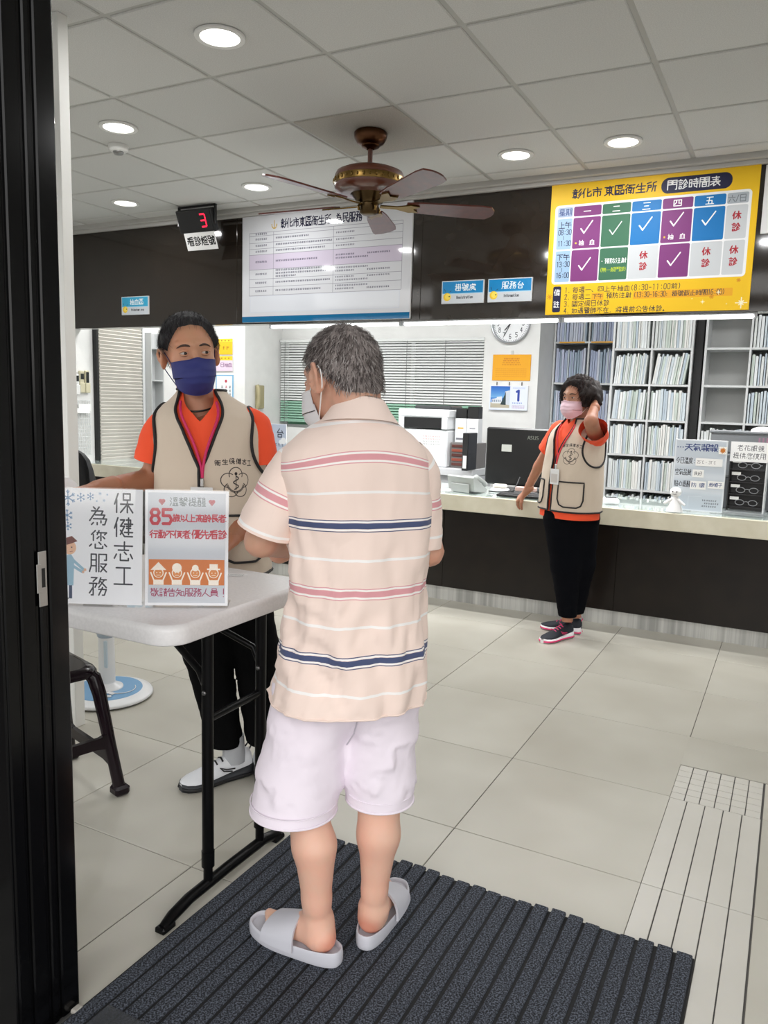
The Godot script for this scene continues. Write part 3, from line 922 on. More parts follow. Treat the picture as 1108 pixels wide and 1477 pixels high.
func build_boards() -> void:
	wall_board("timetable_board", "large yellow clinic timetable board on the brown fascia", "notice board", -1.472, -0.302, 1.965, 2.745, -4.9695, 0.012, "timetable", paint_timetable(), 0.55, rgb(236, 186, 20))
	wall_board("service_board", "large white service board with small print and blue bottom stripe", "notice board", -3.845, -2.418, 1.965, 2.74, -4.9695, 0.018, "service_board", paint_service_board(), 0.05)
	wall_board("white_board", "plain white board at the right end of the brown fascia", "notice board", -0.278, 0.92, 2.374, 2.738, -4.9695, 0.012, "white_board", Paint.new(16, 16, rgb(232, 232, 232)).im, 0.3)
	wall_board("hanging_sign", "blue and grey Registration sign on the fascia, next to the information sign", "sign", -2.187, -1.888, 2.054, 2.202, -4.9695, 0.014, "sign_registration", paint_desk_sign("掛號處", "Registration", rgb(0, 130, 192)), 0.3)
	wall_board("hanging_sign", "blue and grey Information sign on the fascia, beside the yellow timetable", "sign", -1.86, -1.564, 2.054, 2.202, -4.9695, 0.014, "sign_information", paint_desk_sign("服務台", "Information", rgb(0, 130, 192)), 0.3)
	wall_board("hanging_sign", "small pale blue blood-sampling sign at the far left of the fascia", "sign", -5.108, -4.808, 2.054, 2.202, -4.9695, 0.014, "sign_sampling", paint_desk_sign("抽血區", "Phlebotomy area", rgb(52, 164, 204)), 0.3)
	# number display hung from the ceiling
	var t := thing("number_display", "black ceiling-hung display showing a red 3, with a white plate below", "display", Vector3(-4.085, CEIL, -4.72))
	var blk := mat("display_black", rgb(14, 14, 16), 0.35)
	for s in [-1, 1]: part(t, "bracket_arm", bx(Vector3(s * 0.172, -0.07, 0.0), Vector3(0.012, 0.14, 0.024), 0.002), blk)
	part(t, "bracket_bar", bx(Vector3(0, -0.006, 0), Vector3(0.356, 0.012, 0.024), 0.002), blk)
	var tilt := Basis(Vector3.RIGHT, deg_to_rad(22))
	var body := part(t, "display_body", bx(Vector3.ZERO, Vector3(0.335, 0.165, 0.05), 0.006), blk, Vector3(0, -0.108, 0))
	body.basis = tilt
	part(body, "screen_glass", bx(Vector3(0, 0, 0.0262), Vector3(0.31, 0.145, 0.002), 0.0008), mat("display_screen", rgb(8, 8, 10), 0.15))
	var dig := MB.new()
	for s in [[0, 0.044, 1], [0, 0.0, 1], [0, -0.044, 1], [0.024, 0.022, 0], [0.024, -0.022, 0]]:
		dig.box(Vector3(s[0], s[1], 0), Vector3(0.044, 0.011, 0.001) if s[2] else Vector3(0.011, 0.04, 0.001), 0.0004)
	part(body, "lamp_digit", dig, glow("red_digit", rgb(255, 26, 62), 1.3), Vector3(0.078, 0.002, 0.0278))
	var plate := part(t, "plate", board_mesh(0.29, 0.125, 0.0), picture("queue_plate", paint_queue_plate(), 0.5), Vector3(0.012, -0.108, 0))
	plate.basis = tilt
	plate.position += tilt * Vector3(0, -0.142, 0.027)
	part(plate, "plate_back", bx(Vector3(0, 0, -0.0014), Vector3(0.292, 0.127, 0.002)), mat("edge_queue", rgb(210, 210, 210), 0.5))

# ---------- behind the counter ----------
var file_count := 0
var file_rest := MB.new()
var file_meshes := []
var file_mats := []

func shelf_bay(x0: float, x1: float, y: float, z: float, high: float, label: String, tint := 0, step := 0.0165, lean := 0.0) -> void:
	# one compartment filled with upright files; z is the front of the shelf
	if file_meshes.is_empty():
		for k in 6:
			var th := 0.011 + 0.002 * k
			var m := MB.new()
			m.box(Vector3(0, 0.5, -0.1), Vector3(th, 1.0, 0.2), 0.0012)
			m.box(Vector3(0.001, 0.99, -0.1), Vector3(th * 0.4, 0.035, 0.19))
			file_meshes.append(m.mesh())
		for c in [[228, 232, 233], [206, 216, 222], [218, 222, 220], [190, 202, 212], [234, 234, 230], [200, 210, 202], [184, 194, 220], [198, 204, 226], [212, 218, 232], [168, 184, 200]]:
			file_mats.append(mat("file_%d" % file_mats.size(), rgb(c[0], c[1], c[2]), 0.7))
	var x := x0 + 0.008 + maxf(0.0, sin(lean)) * high
	while true:
		var k := rng.randi() % 6
		var th := 0.011 + 0.002 * k
		x += th * 0.5
		if x + th * 0.5 + maxf(0.0, -sin(lean)) * high > x1 - 0.004: break
		var h := high * rng.randf_range(0.9, 1.04)
		var c: int = (rng.randi() % 6 if tint == 0 else 6 + rng.randi() % 4) if rng.randf() > 0.12 else rng.randi() % 5
		var b := Basis(Vector3(0, 0, 1), lean + rng.randf_range(-0.004, 0.004)) * Basis.from_scale(Vector3(1, h, 1))
		var at := Vector3(x, y + 0.001 + absf(sin(lean)) * th * 0.5, z - rng.randf_range(0.006, 0.03))
		if file_count < 296:
			var o := MeshInstance3D.new()
			o.name = numbered("patient_file")
			o.mesh = file_meshes[k]
			o.set_surface_override_material(0, file_mats[c])
			o.transform = Transform3D(b, at)
			add_child(o)
			tag(o, label, "file", "patient files on the office shelves")
			file_count += 1
		else:
			file_rest.col = file_mats[c].albedo_color.srgb_to_linear()
			file_rest.xf = Transform3D(b, at)
			file_rest.box(Vector3(0, 0.5, -0.1), Vector3(0.011 + 0.002 * k, 1.0, 0.2), 0.0012)
		x += th * 0.5 + rng.randf_range(0.0012, 0.003) + step - 0.0165

func shelf_unit(label: String, x0: float, x1: float, mid: float, z: float, ys: Array, depth := 0.3, top := 2.4) -> Node3D:
	var t := thing("shelf_unit", label, "shelf", Vector3((x0 + x1) / 2, 0, z))
	var c := (x0 + x1) / 2
	var w := mat("shelf_white", rgb(214, 216, 216), 0.4)
	for s in [x0 + 0.009, x1 - 0.009]: part(t, "side_panel", bx(Vector3(s - c, top / 2, -depth / 2), Vector3(0.018, top, depth), 0.001), w)
	part(t, "divider", bx(Vector3(mid - c, top / 2, -depth / 2), Vector3(0.016, top - 0.02, depth - 0.004), 0.001), w)
	for y in ys: part(t, "shelf_board", bx(Vector3(0, y - 0.009, -depth / 2 - 0.002), Vector3(x1 - x0 - 0.036, 0.018, depth - 0.006), 0.001), w)
	part(t, "back_panel", bx(Vector3(0, top / 2, -depth - 0.004), Vector3(x1 - x0, top, 0.008)), mat("shelf_back", rgb(176, 177, 175), 0.6))
	part(t, "top_panel", bx(Vector3(0, top, -depth / 2), Vector3(x1 - x0, 0.018, depth), 0.001), w)
	part(t, "base_panel", bx(Vector3(0, 0.04, -depth / 2), Vector3(x1 - x0 - 0.036, 0.08, depth - 0.01), 0.001), w)
	return t

func build_back_room() -> void:
	# shelves: the middle unit is fullest, the right one half empty, the left one stands farther back
	var ys2 := [2.208, 1.908, 1.608, 1.308, 1.01, 0.708, 0.4]
	shelf_unit("middle office shelf unit, every bay packed with pale files", -1.469, -0.815, -1.142, -7.0, ys2)
	var ord := ["first", "second", "third", "fourth", "fifth", "sixth"]
	for k in range(1, 7):
		shelf_bay(-1.451, -1.15, ys2[k], -7.0, 0.25, "thin pale patient file, left half of the %s row, middle shelf unit" % ord[k - 1], 0, 0.0165, -0.06 if k in [2, 3] else 0.01)
		shelf_bay(-1.134, -0.833, ys2[k], -7.0, 0.25, "thin pale patient file, right half of the %s row, middle shelf unit" % ord[k - 1], 0, 0.0165, 0.14 if k == 0 else (-0.13 if k == 2 else 0.0))
	var u3 := shelf_unit("right-hand office shelf unit with three empty grey bays", -0.728, 0.31, -0.385, -7.0, ys2)
	part(u3, "gap_shade_panel", bx(Vector3(-0.728 - 0.047 + 0.209, 1.2, -0.1), Vector3(0.06, 2.4, 0.1)), mat("plain_black", rgb(16, 16, 18), 0.5))  # black panel painting in the shade of the gap between two units
	for k in range(1, 5): shelf_bay(-0.377, 0.28, ys2[k], -7.0, 0.25, "thin pale patient file, %s row of the right-hand shelf unit" % ord[k - 1], 0, 0.02)
	shelf_bay(-0.71, -0.393, ys2[4], -7.0, 0.24, "thin pale patient file below the empty bays, right-hand shelf unit", 0, 0.0165)
	var ys1 := [2.39, 2.01, 1.628, 1.247, 0.87, 0.5]
	var u1 := shelf_unit("left office shelf unit set farther back, holding bluish files", -2.125, -1.5, -1.792, -7.5, ys1, 0.32)
	for k in range(1, 6):
		shelf_bay(-2.107, -1.8, ys1[k], -7.5, 0.31, "bluish patient file, %s row of the left shelf unit" % ord[k - 1], 1, 0.018)
		shelf_bay(-1.784, -1.518, ys1[k], -7.5, 0.31, "bluish patient file, right part of the %s row, left shelf unit" % ord[k - 1], 1, 0.018)
	var strip := mat("label_orange", rgb(232, 172, 50), 0.5)
	for x in [-1.95, -1.65]: part(u1, "label_strip", bx(Vector3(x + 1.8125, 2.001, 0.001), Vector3(0.24, 0.014, 0.002)), strip)
	var vc := mat("file_rest", Color(1, 1, 1), 0.7)
	vc.vertex_color_use_as_albedo = true
	file_rest.xf = Transform3D()
	var rest := solid("remaining_files", file_rest, vc, "remaining bluish patient files packed on the left shelf unit", "files")
	rest.set_meta("kind", "stuff")

	# window with blinds
	var w := struct("window_3", "office window behind the blinds, green film on its lower part", "window")
	part(w, "pane", span(-5.0, -2.62, 1.1, 2.02, -7.2, -7.195), mat("added_backing", rgb(120, 122, 121), 0.5))  # opaque grey backing added so the gaps between slats stay dark
	part(w, "green_film", span(-5.0, -2.62, 1.1, 1.375, -7.194, -7.19), mat("green_film", rgb(96, 150, 120), 0.6))
	var fr := mat("window_frame", rgb(206, 208, 208), 0.4)
	for x in [-4.97, -4.2, -3.45, -2.66]: part(w, "mullion", span(x - 0.02, x + 0.02, 1.1, 2.02, -7.21, -7.17, 0.003), fr)
	part(w, "rail", span(-5.0, -2.62, 1.1, 1.13, -7.21, -7.17, 0.003), fr)
	part(w, "rail", span(-5.0, -2.62, 1.99, 2.02, -7.21, -7.17, 0.003), fr)
	var b := thing("venetian_blind", "white venetian blind with green lower slats across the office window", "blind", Vector3(-3.81, 1.1, -7.06))
	var slat := MB.new()
	slat.xf = Transform3D(Basis(Vector3.RIGHT, deg_to_rad(48)), Vector3.ZERO)
	slat.box(Vector3.ZERO, Vector3(2.3, 0.0012, 0.026), 0.0004)
	var sm := slat.mesh()
	var sw := mat("slat_white", rgb(224, 226, 224), 0.45)
	var sg := mat("slat_green", rgb(150, 192, 170), 0.45)
	var y := 0.085
	while y < 0.885:
		part(b, "slat", sm, sg if y < 0.275 else sw, Vector3(0, y, 0))
		y += 0.0266
	part(b, "head_rail", bx(Vector3(0, 0.905, 0), Vector3(2.31, 0.03, 0.035), 0.003), sw)
	part(b, "bottom_rail", bx(Vector3(0, 0.066, 0), Vector3(2.3, 0.014, 0.026), 0.003), sg)
	for x in [-1.09, 0.354, 0.764]:
		var tb := MB.new()
		tb.tube([Vector3(x, 0.06, 0.016), Vector3(x, 0.9, 0.016)], 0.0022, 6)
		part(b, "cord", tb, mat("cord_grey", rgb(120, 122, 122), 0.6))

	# clock
	var c := thing("wall_clock", "round silver-rimmed wall clock, top hidden by the fascia", "clock", Vector3(-2.407, 2.142, -7.06))
	var rim := MB.new()
	rim.lathe([Vector2(0.185, 0.0), Vector2(0.19, 0.02), Vector2(0.182, 0.034), Vector2(0.172, 0.03), Vector2(0.166, 0.012)], 48)
	var ro := part(c, "rim", rim, metal("clock_silver", rgb(196, 198, 202), 0.3))
	ro.rotation_degrees.x = 90
	var p := Paint.new(512, 512, rgb(240, 241, 243))
	var ink := rgb(34, 38, 44)
	for k in 12:
		var a := TAU * (k + 1) / 12.0
		var q := Vector2(256, 256) + Vector2(sin(a), -cos(a)) * 180.0
		var s := str(k + 1)
		write(p, s, q.x - 19.0 * s.length(), q.y - 34, 68, ink, 0.11, 1.05)
	for k in 60:
		var d := Vector2.from_angle(TAU * k / 60.0)
		p.line(Vector2(256, 256) + d * 232, Vector2(256, 256) + d * 244, 5, ink)
	var face := MB.new()
	face.prism(circle_poly(0.17, 48), 0.004, 0.012, Rect2(-0.17, -0.17, 0.34, 0.34))
	part(c, "dial", face, picture("clock_dial", p.done(), 0.3))
	for hnd in [[0.085, 221.0, 0.009], [0.125, 222.0 - 15.0, 0.006]]:
		var hm := part(c, "hand", bx(Vector3(0, hnd[0] / 2, 0.015), Vector3(hnd[2], hnd[0], 0.002)), mat("clock_hand", rgb(30, 32, 38), 0.4))
		hm.rotation_degrees.z = -hnd[1]
	# calendars
	p = Paint.new(512, 340, rgb(238, 168, 20))
	for k in 4: marks(p, 150 - 8 * k, 44 + 26 * k, 200 + 16 * k, 20, rgb(176, 70, 20) if k < 2 else rgb(190, 110, 20), 200 + k)
	for k in 5: marks(p, 40, 180 + 26 * k, 420, 14, rgb(214, 140, 20), 210 + k)
	var cal := wall_board("hanging_chart", "orange-yellow chart hung on the white pier under the clock", "wall chart", -2.566, -2.2, 1.624, 1.86, -7.058, 0.006, "orange_chart", p.done(), 0.5, rgb(224, 150, 20))
	part(cal, "hook", bx(Vector3(0, 0.135, 0.006), Vector3(0.02, 0.036, 0.012), 0.003), mat("hook_clear", rgb(214, 214, 210), 0.3))
	p = Paint.new(1024, 680, rgb(226, 232, 246))
	p.rect(30, 20, 520, 600, rgb(46, 122, 204))
	for k in 40: p.rect(30, 20 + k * 8, 520, 8, rgb(30, 96, 190).lerp(rgb(120, 178, 226), k / 40.0))
	p.rect(30, 470, 520, 150, rgb(186, 178, 158))
	p.poly([Vector2(60, 500), Vector2(60, 380), Vector2(200, 350), Vector2(200, 320), Vector2(340, 300), Vector2(340, 500)], rgb(222, 226, 232))
	p.poly([Vector2(420, 520), Vector2(420, 160), Vector2(548, 130), Vector2(548, 540)], rgb(206, 214, 224))
	p.poly([Vector2(300, 530), Vector2(410, 260), Vector2(440, 160), Vector2(450, 540)], rgb(34, 56, 60))
	for k in 5: p.rect(80 + k * 50, 400, 26, 60, rgb(120, 140, 164))
	write(p, "1", 690, 120, 300, rgb(40, 66, 160), 0.2, 1.0, 0.6)
	for k in 3: marks(p, 620 + 90 * k, 460, 50, 44, rgb(70, 110, 190), 230 + k)
	for k in 3: marks(p, 620, 540 + 34 * k, 320, 24, rgb(150, 90, 140), 240 + k)
	for k in 2: marks(p, 620, 40 + 30 * k, 330, 20, rgb(130, 150, 200), 250 + k)
	var tear := wall_board("tear_off_calendar", "picture calendar showing a blue 1, hung below the orange chart", "calendar", -2.576, -2.208, 1.352, 1.578, -7.056, 0.022, "calendar", p.done(), 0.5, rgb(232, 234, 240))
	for x in [-0.12, 0.0, 0.12]: part(tear, "ring", bx(Vector3(x, 0.122, 0.012), Vector3(0.008, 0.05, 0.012), 0.003), mat("ring_dark", rgb(60, 50, 46), 0.4))

	# left wall of the office: remotes, wire rack, slatted door, open shelf
	var grey := mat("remote_white", rgb(222, 222, 220), 0.4)
	var beige := mat("remote_beige", rgb(200, 194, 166), 0.4)
	var dk := mat("dark_screen", rgb(36, 38, 38), 0.25)
	var i := 0
	for r in [[-5.01, 1.46, 0.055, 0.17, grey, "white remote control in a wall holder, leftmost of the three"], [-5.068, 1.48, 0.05, 0.19, beige, "beige remote control in a wall holder, middle of the three"], [-5.128, 1.48, 0.046, 0.2, beige, "beige remote control with black front, nearest the slatted door"]]:
		var t := thing("remote_control", r[5], "remote control", Vector3(-5.75, r[1], r[0]), PI / 2, "remote controls on the wall")
		part(t, "body", bx(Vector3(0, 0.02, 0.018), Vector3(r[2], r[3], 0.024), 0.006), r[4])
		part(t, "holder", bx(Vector3(0, -0.035, 0.02), Vector3(r[2] + 0.008, 0.09, 0.036), 0.005), beige if i else grey)
		part(t, "screen", bx(Vector3(0, 0.065 if i < 2 else 0.05, 0.031), Vector3(r[2] * 0.7, 0.05 if i < 2 else 0.11, 0.002)), dk)
		i += 1
	var rack := thing("wire_rack", "white wire grid rack with papers on the left wall", "rack", Vector3(-5.745, 1.08, -5.06), PI / 2)
	var wm := MB.new()
	for k in 9: wm.tube([Vector3(-0.1 + 0.025 * k, -0.24, 0.008), Vector3(-0.1 + 0.025 * k, 0.25, 0.008)], 0.0025, 5)
	for k in 16: wm.tube([Vector3(-0.105, -0.24 + 0.0327 * k, 0.012), Vector3(0.105, -0.24 + 0.0327 * k, 0.012)], 0.0025, 5)
	part(rack, "wire_grid", wm, mat("wire_white", rgb(214, 216, 216), 0.4))
	part(rack, "paper_strip", bx(Vector3(-0.1, 0.16, 0.03), Vector3(0.36, 0.045, 0.004)), mat("paper_white", rgb(240, 240, 238), 0.7))
	part(rack, "paper_note", bx(Vector3(0.03, 0.19, 0.024), Vector3(0.14, 0.06, 0.003)), mat("paper_white", rgb(240, 240, 238), 0.7))
	var d := struct("door_2", "pale grey slatted folding door on the left office wall", "door")
	var dm := noisy("door_slat", rgb(196, 192, 184), rgb(206, 202, 194), 0.5, 1.0, 0.02, 2, true, 0.0, 80)
	var ds := MB.new()
	ds.xf = Transform3D(Basis(Vector3(0, 0, 1), deg_to_rad(-28)), Vector3.ZERO)
	ds.box(Vector3.ZERO, Vector3(0.012, 0.036, 0.535), 0.003)
	var dmesh := ds.mesh()
	for k in 60: part(d, "slat", dmesh, dm, Vector3(-5.722, 0.11 + 0.0325 * k, -5.53))
	part(d, "door_back", span(-5.749, -5.742, 0.02, 2.06, -5.8, -5.235), dm)
	part(d, "stile", span(-5.749, -5.705, 0.02, 2.08, -5.83, -5.8, 0.003), fr)
	part(d, "stile", span(-5.749, -5.715, 0.02, 2.08, -5.258, -5.244, 0.003), dm)
	part(d, "edge_strip", span(-5.749, -5.7, 0.02, 2.05, -5.242, -5.22), mat("plain_black", rgb(16, 16, 18), 0.5))
	part(d, "head_rail", span(-5.749, -5.70, 2.06, 2.1, -5.84, -5.22, 0.003), fr)
	var cu := thing("narrow_cabinet", "narrow open grey shelf between the slatted door and white panel", "cabinet", Vector3(-5.75, 0, -5.92))
	var cg := mat("cabinet_grey", rgb(186, 188, 188), 0.5)
	part(cu, "back_panel", bx(Vector3(0.006, 1.0, 0), Vector3(0.01, 2.0, 0.16)), cg)
	for z in [-0.08, 0.08]: part(cu, "side_panel", bx(Vector3(0.06, 1.0, z), Vector3(0.12, 2.0, 0.012), 0.002), cg)
	for k in 6: part(cu, "shelf_board", bx(Vector3(0.06, 0.3 + 0.31 * k, 0), Vector3(0.115, 0.014, 0.148), 0.001), cg)
	# notices on the corner block
	p = Paint.new(320, 256, rgb(240, 186, 24))
	p.rect(0, 0, 320, 60, rgb(250, 208, 50))
	p.rect(0, 60, 320, 6, rgb(200, 140, 20))
	for k in 4: p.rect(40 + 66 * k, 20, 22, 22, rgb(150, 100, 20))
	marks(p, 130, 120, 120, 60, rgb(140, 90, 20), 260)
	wall_board("small_notice", "upper yellow notice card on the white corner wall", "notice", -5.345, -5.125, 1.826, 1.986, -6.4595, 0.012, "notice_yellow", p.done(), 0.5)
	p = Paint.new(320, 256, rgb(226, 206, 222))
	p.rect(0, 0, 320, 70, rgb(248, 200, 40))
	for k in 4: p.rect(40 + 66 * k, 24, 22, 22, rgb(150, 100, 20))
	write(p, "日抽血", 90, 110, 74, rgb(110, 60, 110), 0.1, 1.0)
	wall_board("small_notice", "lower notice card, yellow over pale pink, on the white corner wall", "notice", -5.345, -5.125, 1.66, 1.812, -6.4595, 0.012, "notice_pink", p.done(), 0.5)
	p = Paint.new(400, 560, rgb(120, 176, 214))
	p.rect(20, 20, 350, 520, rgb(236, 238, 240))
	p.dot(230, 110, 26, rgb(190, 60, 80))
	for k in 3:
		for j in 5: marks(p, 120 + 90 * k, 190 + 66 * j, 30, 52, [rgb(40, 40, 44), rgb(190, 40, 60), rgb(40, 40, 44)][k], 270 + k * 5 + j)
	wall_board("small_poster", "blue-edged notice with a red heart on the white corner wall", "poster", -5.345, -5.115, 1.3, 1.625, -6.4595, 0.008, "poster_heart", p.done(), 0.4)
	# intercom handset
	var ic := thing("wall_phone", "beige wall intercom handset on the white column", "intercom", Vector3(-4.98, 1.41, -6.66), PI / 2)
	var ib := mat("intercom_beige", rgb(168, 158, 122), 0.4)
	part(ic, "base", bx(Vector3(0.03, 0.0, 0.016), Vector3(0.13, 0.24, 0.03), 0.008), ib)
	part(ic, "cradle_gap", bx(Vector3(0.0, 0.0, 0.034), Vector3(0.02, 0.2, 0.006)), dk)
	var hs := MB.new()
	hs.tube([Vector3(-0.045, -0.12, 0.04), Vector3(-0.045, -0.08, 0.055), Vector3(-0.045, 0, 0.062), Vector3(-0.045, 0.08, 0.055), Vector3(-0.045, 0.12, 0.04)], [0.02, 0.026, 0.02, 0.026, 0.02], 12)
	part(ic, "handset", hs, ib)

func circle_poly(r: float, n: int, c := Vector2.ZERO) -> PackedVector2Array:
	var q := PackedVector2Array()
	for k in n: q.append(c + Vector2.from_angle(TAU * k / n) * r)
	return q

func round_rect(w: float, h: float, r: float, n := 6) -> PackedVector2Array:
	var q := PackedVector2Array()
	for k in 4:
		var c := Vector2((w / 2 - r) * (1 if k in [0, 3] else -1), (h / 2 - r) * (1 if k < 2 else -1))
		for j in n + 1: q.append(c + Vector2.from_angle(PI / 2 * k + PI / 2 * j / n) * r)
	return q

# ---------- things on and behind the counter ----------
func build_counter_things() -> void:
	var top := 0.787
	var white := mat("plastic_white", rgb(226, 228, 230), 0.4)
	var black := mat("plastic_black", rgb(17, 17, 19), 0.35)
	var grey := mat("plastic_grey", rgb(158, 162, 160), 0.5)
	var pale := mat("desk_white", rgb(216, 218, 220), 0.45)
	# monitor seen from behind
	var t := thing("computer_monitor", "black computer monitor on the counter, its back to the lobby", "monitor", Vector3(-1.715, top, -5.42))
	part(t, "stand_base", bx(Vector3(0, 0.008, -0.02), Vector3(0.26, 0.016, 0.18), 0.005), black)
	part(t, "stand_neck", bx(Vector3(0, 0.1, -0.01), Vector3(0.07, 0.2, 0.035), 0.006), black)
	var sh := part(t, "shell", bx(Vector3(0, 0.245, 0), Vector3(0.545, 0.41, 0.036), 0.01), mat("monitor_black", rgb(9, 9, 10), 0.3))
	part(sh, "screen_face", bx(Vector3(0, 0.275, -0.0185), Vector3(0.52, 0.31, 0.002)), mat("dark_screen", rgb(36, 38, 38), 0.25))
	part(sh, "label_sticker", bx(Vector3(-0.115, 0.305, 0.0185), Vector3(0.075, 0.05, 0.001)), mat("sticker", rgb(176, 178, 172), 0.5))
	var lg := TextMesh.new()
	var f := SystemFont.new()
	f.font_names = PackedStringArray(["Droid Sans"])
	f.font_italic = true
	lg.font = f
	lg.text = "ASUS"
	lg.font_size = 32
	lg.pixel_size = 0.0011
	lg.depth = 0.001
	part(sh, "maker_logo", lg, mat("logo_grey", rgb(112, 116, 108), 0.4), Vector3(0.075, 0.385, 0.0188))
	# desk phone
	t = thing("desk_phone", "grey office desk phone seen from behind on the counter", "telephone", Vector3(-2.03, top, -5.12), -0.3)
	var ph := MB.new()
	ph.xf = Transform3D(Basis(Vector3.UP, PI / 2), Vector3.ZERO)
	ph.prism(PackedVector2Array([Vector2(-0.03, 0.012), Vector2(0.1, 0.0), Vector2(0.11, 0.02), Vector2(-0.035, 0.115), Vector2(-0.05, 0.105)]), -0.115, 0.115)
	part(t, "body", ph, grey)
	part(t, "stand_foot", bx(Vector3(0, 0.03, 0.045), Vector3(0.16, 0.06, 0.012), 0.003), grey)
	part(t, "display", bx(Vector3(0.03, 0.105, -0.015), Vector3(0.12, 0.012, 0.05), 0.004), mat("phone_light", rgb(196, 198, 196), 0.4))
	var hs := MB.new()
	hs.tube([Vector3(0.08, 0.09, 0.02), Vector3(0.085, 0.105, -0.02), Vector3(0.09, 0.075, -0.09), Vector3(0.09, 0.05, -0.12)], [0.02, 0.022, 0.015, 0.02], 10)
	part(t, "handset", hs, grey)
	# small desk things
	t = thing("stapler", "white stapler with black cord beside the desk phone", "stapler", Vector3(-1.83, top, -5.3), 0.2)
	part(t, "base", bx(Vector3(0, 0.012, 0), Vector3(0.13, 0.024, 0.07), 0.008), white)
	part(t, "arm", bx(Vector3(0.0, 0.04, 0), Vector3(0.1, 0.03, 0.045), 0.01), mat("offwhite", rgb(230, 222, 212), 0.4))
	var cd := MB.new()
	cd.tube([Vector3(-0.07, 0.006, 0.06), Vector3(0.0, 0.008, 0.1), Vector3(0.1, 0.02, 0.08), Vector3(0.12, 0.06, 0.02), Vector3(0.135, 0.11, -0.01)], 0.0045, 8)
	part(t, "cord", cd, black)
	t = thing("sticky_pad", "pale pink memo pad in a black holder in front of the monitor", "memo pad", Vector3(-1.6, top, -5.2), 0.1)
	part(t, "holder", bx(Vector3(0, 0.014, 0), Vector3(0.17, 0.028, 0.09), 0.004), black)
	part(t, "pad", bx(Vector3(-0.01, 0.042, -0.01), Vector3(0.14, 0.028, 0.06), 0.003), mat("memo_pink", rgb(222, 190, 180), 0.7))
	t = thing("keyboard", "black keyboard lying on the counter before the monitor", "keyboard", Vector3(-1.56, top, -5.09), 0.05)
	part(t, "case", bx(Vector3(0, 0.009, 0), Vector3(0.4, 0.018, 0.13), 0.004), black)
	for r in 4: part(t, "key_row", bx(Vector3(0, 0.02, -0.045 + 0.03 * r), Vector3(0.37, 0.006, 0.022), 0.002), mat("key_black", rgb(34, 34, 36), 0.5))
	solid("loose_paper", bx(Vector3(0, 0.001, 0), Vector3(0.21, 0.002, 0.15)), mat("paper_white", rgb(240, 240, 238), 0.7), "sheet of paper lying on the counter beside the phone", "paper", Vector3(-2.2, top, -5.12), 0.5)
	t = thing("card_reader", "small white card reader with black slot on the counter", "card reader", Vector3(-1.02, top, -5.12), 0.3)
	part(t, "body", bx(Vector3(0, 0.02, 0), Vector3(0.1, 0.04, 0.09), 0.012), white)
	part(t, "slot", bx(Vector3(0, 0.041, 0.0), Vector3(0.07, 0.004, 0.04), 0.001), black)
	# desk behind, printer, boxes, organiser
	t = thing("office_desk", "white office desk behind the counter, under the printer", "desk", Vector3(-2.95, 0, -6.25))
	part(t, "desk_top", bx(Vector3(0, 0.835, 0), Vector3(1.27, 0.06, 0.5), 0.004), pale)
	part(t, "desk_front", bx(Vector3(0, 0.7, 0.2), Vector3(1.25, 0.2, 0.02), 0.002), pale)
	for x in [-0.6, 0.6]: part(t, "leg", bx(Vector3(x, 0.4, 0), Vector3(0.05, 0.8, 0.45), 0.003), pale)
	t = thing("printer", "white office printer with scanner lid behind the counter", "printer", Vector3(-2.79, 0.866, -6.22))
	part(t, "body", bx(Vector3(0, 0.155, 0), Vector3(0.45, 0.31, 0.36), 0.012), white)
	part(t, "paper_slot", bx(Vector3(0, 0.365, 0.02), Vector3(0.4, 0.09, 0.33), 0.006), black)
	part(t, "support", bx(Vector3(0.2, 0.365, 0.02), Vector3(0.05, 0.1, 0.36), 0.006), white)
	part(t, "support", bx(Vector3(-0.2, 0.365, 0.02), Vector3(0.05, 0.1, 0.36), 0.006), white)
	part(t, "scanner", bx(Vector3(0, 0.445, 0), Vector3(0.47, 0.07, 0.38), 0.012), white)
	part(t, "tray_lid", bx(Vector3(0.05, 0.495, -0.02), Vector3(0.34, 0.035, 0.26), 0.012), mat("lid_dark", rgb(60, 62, 64), 0.4))
	var p := Paint.new(256, 160, rgb(238, 238, 238))
	for k in 4: marks(p, 20, 20 + 32 * k, 200, 20, rgb(190, 90, 90) if k < 2 else rgb(110, 110, 110), 300 + k)
	part(t, "note", board_mesh(0.19, 0.11, 0.1815), picture("printer_note", p.done(), 0.6), Vector3(0.08, 0.22, 0))
	t = thing("drawer_organizer", "small grey organizer with reddish brown slats on the office desk", "organizer", Vector3(-2.44, 0.866, -6.2))
	part(t, "case", bx(Vector3(0, 0.105, -0.01), Vector3(0.235, 0.21, 0.22), 0.003), mat("organizer_grey", rgb(120, 116, 114), 0.5))
	for k in 5: part(t, "tray", bx(Vector3(0, 0.03 + 0.038 * k, 0.1), Vector3(0.205, 0.022, 0.02), 0.003), mat("tray_brown_%d" % (k % 2), rgb(150, 70, 50) if k % 2 else rgb(90, 44, 36), 0.5))
	for k in 2:
		t = thing("carton", ["left white carton with a black top on the brown organizer", "right white carton with a black top on the brown organizer"][k], "box", Vector3(-2.49 + 0.105 * k, 1.077, -6.19), 0.0, "cartons on the organizer")
		part(t, "body", bx(Vector3(0, 0.1, 0), Vector3(0.1, 0.2, 0.1), 0.002), white)
		part(t, "top_box", bx(Vector3(0, 0.24 + 0.01 * k, 0), Vector3(0.095, 0.08 + 0.02 * k, 0.095), 0.002), black)
		part(t, "print_strip", bx(Vector3(0.0, 0.12, 0.0505), Vector3(0.05, 0.012, 0.001)), mat("print_%d" % k, rgb(214, 170, 60) if k == 0 else rgb(150, 150, 156), 0.6))
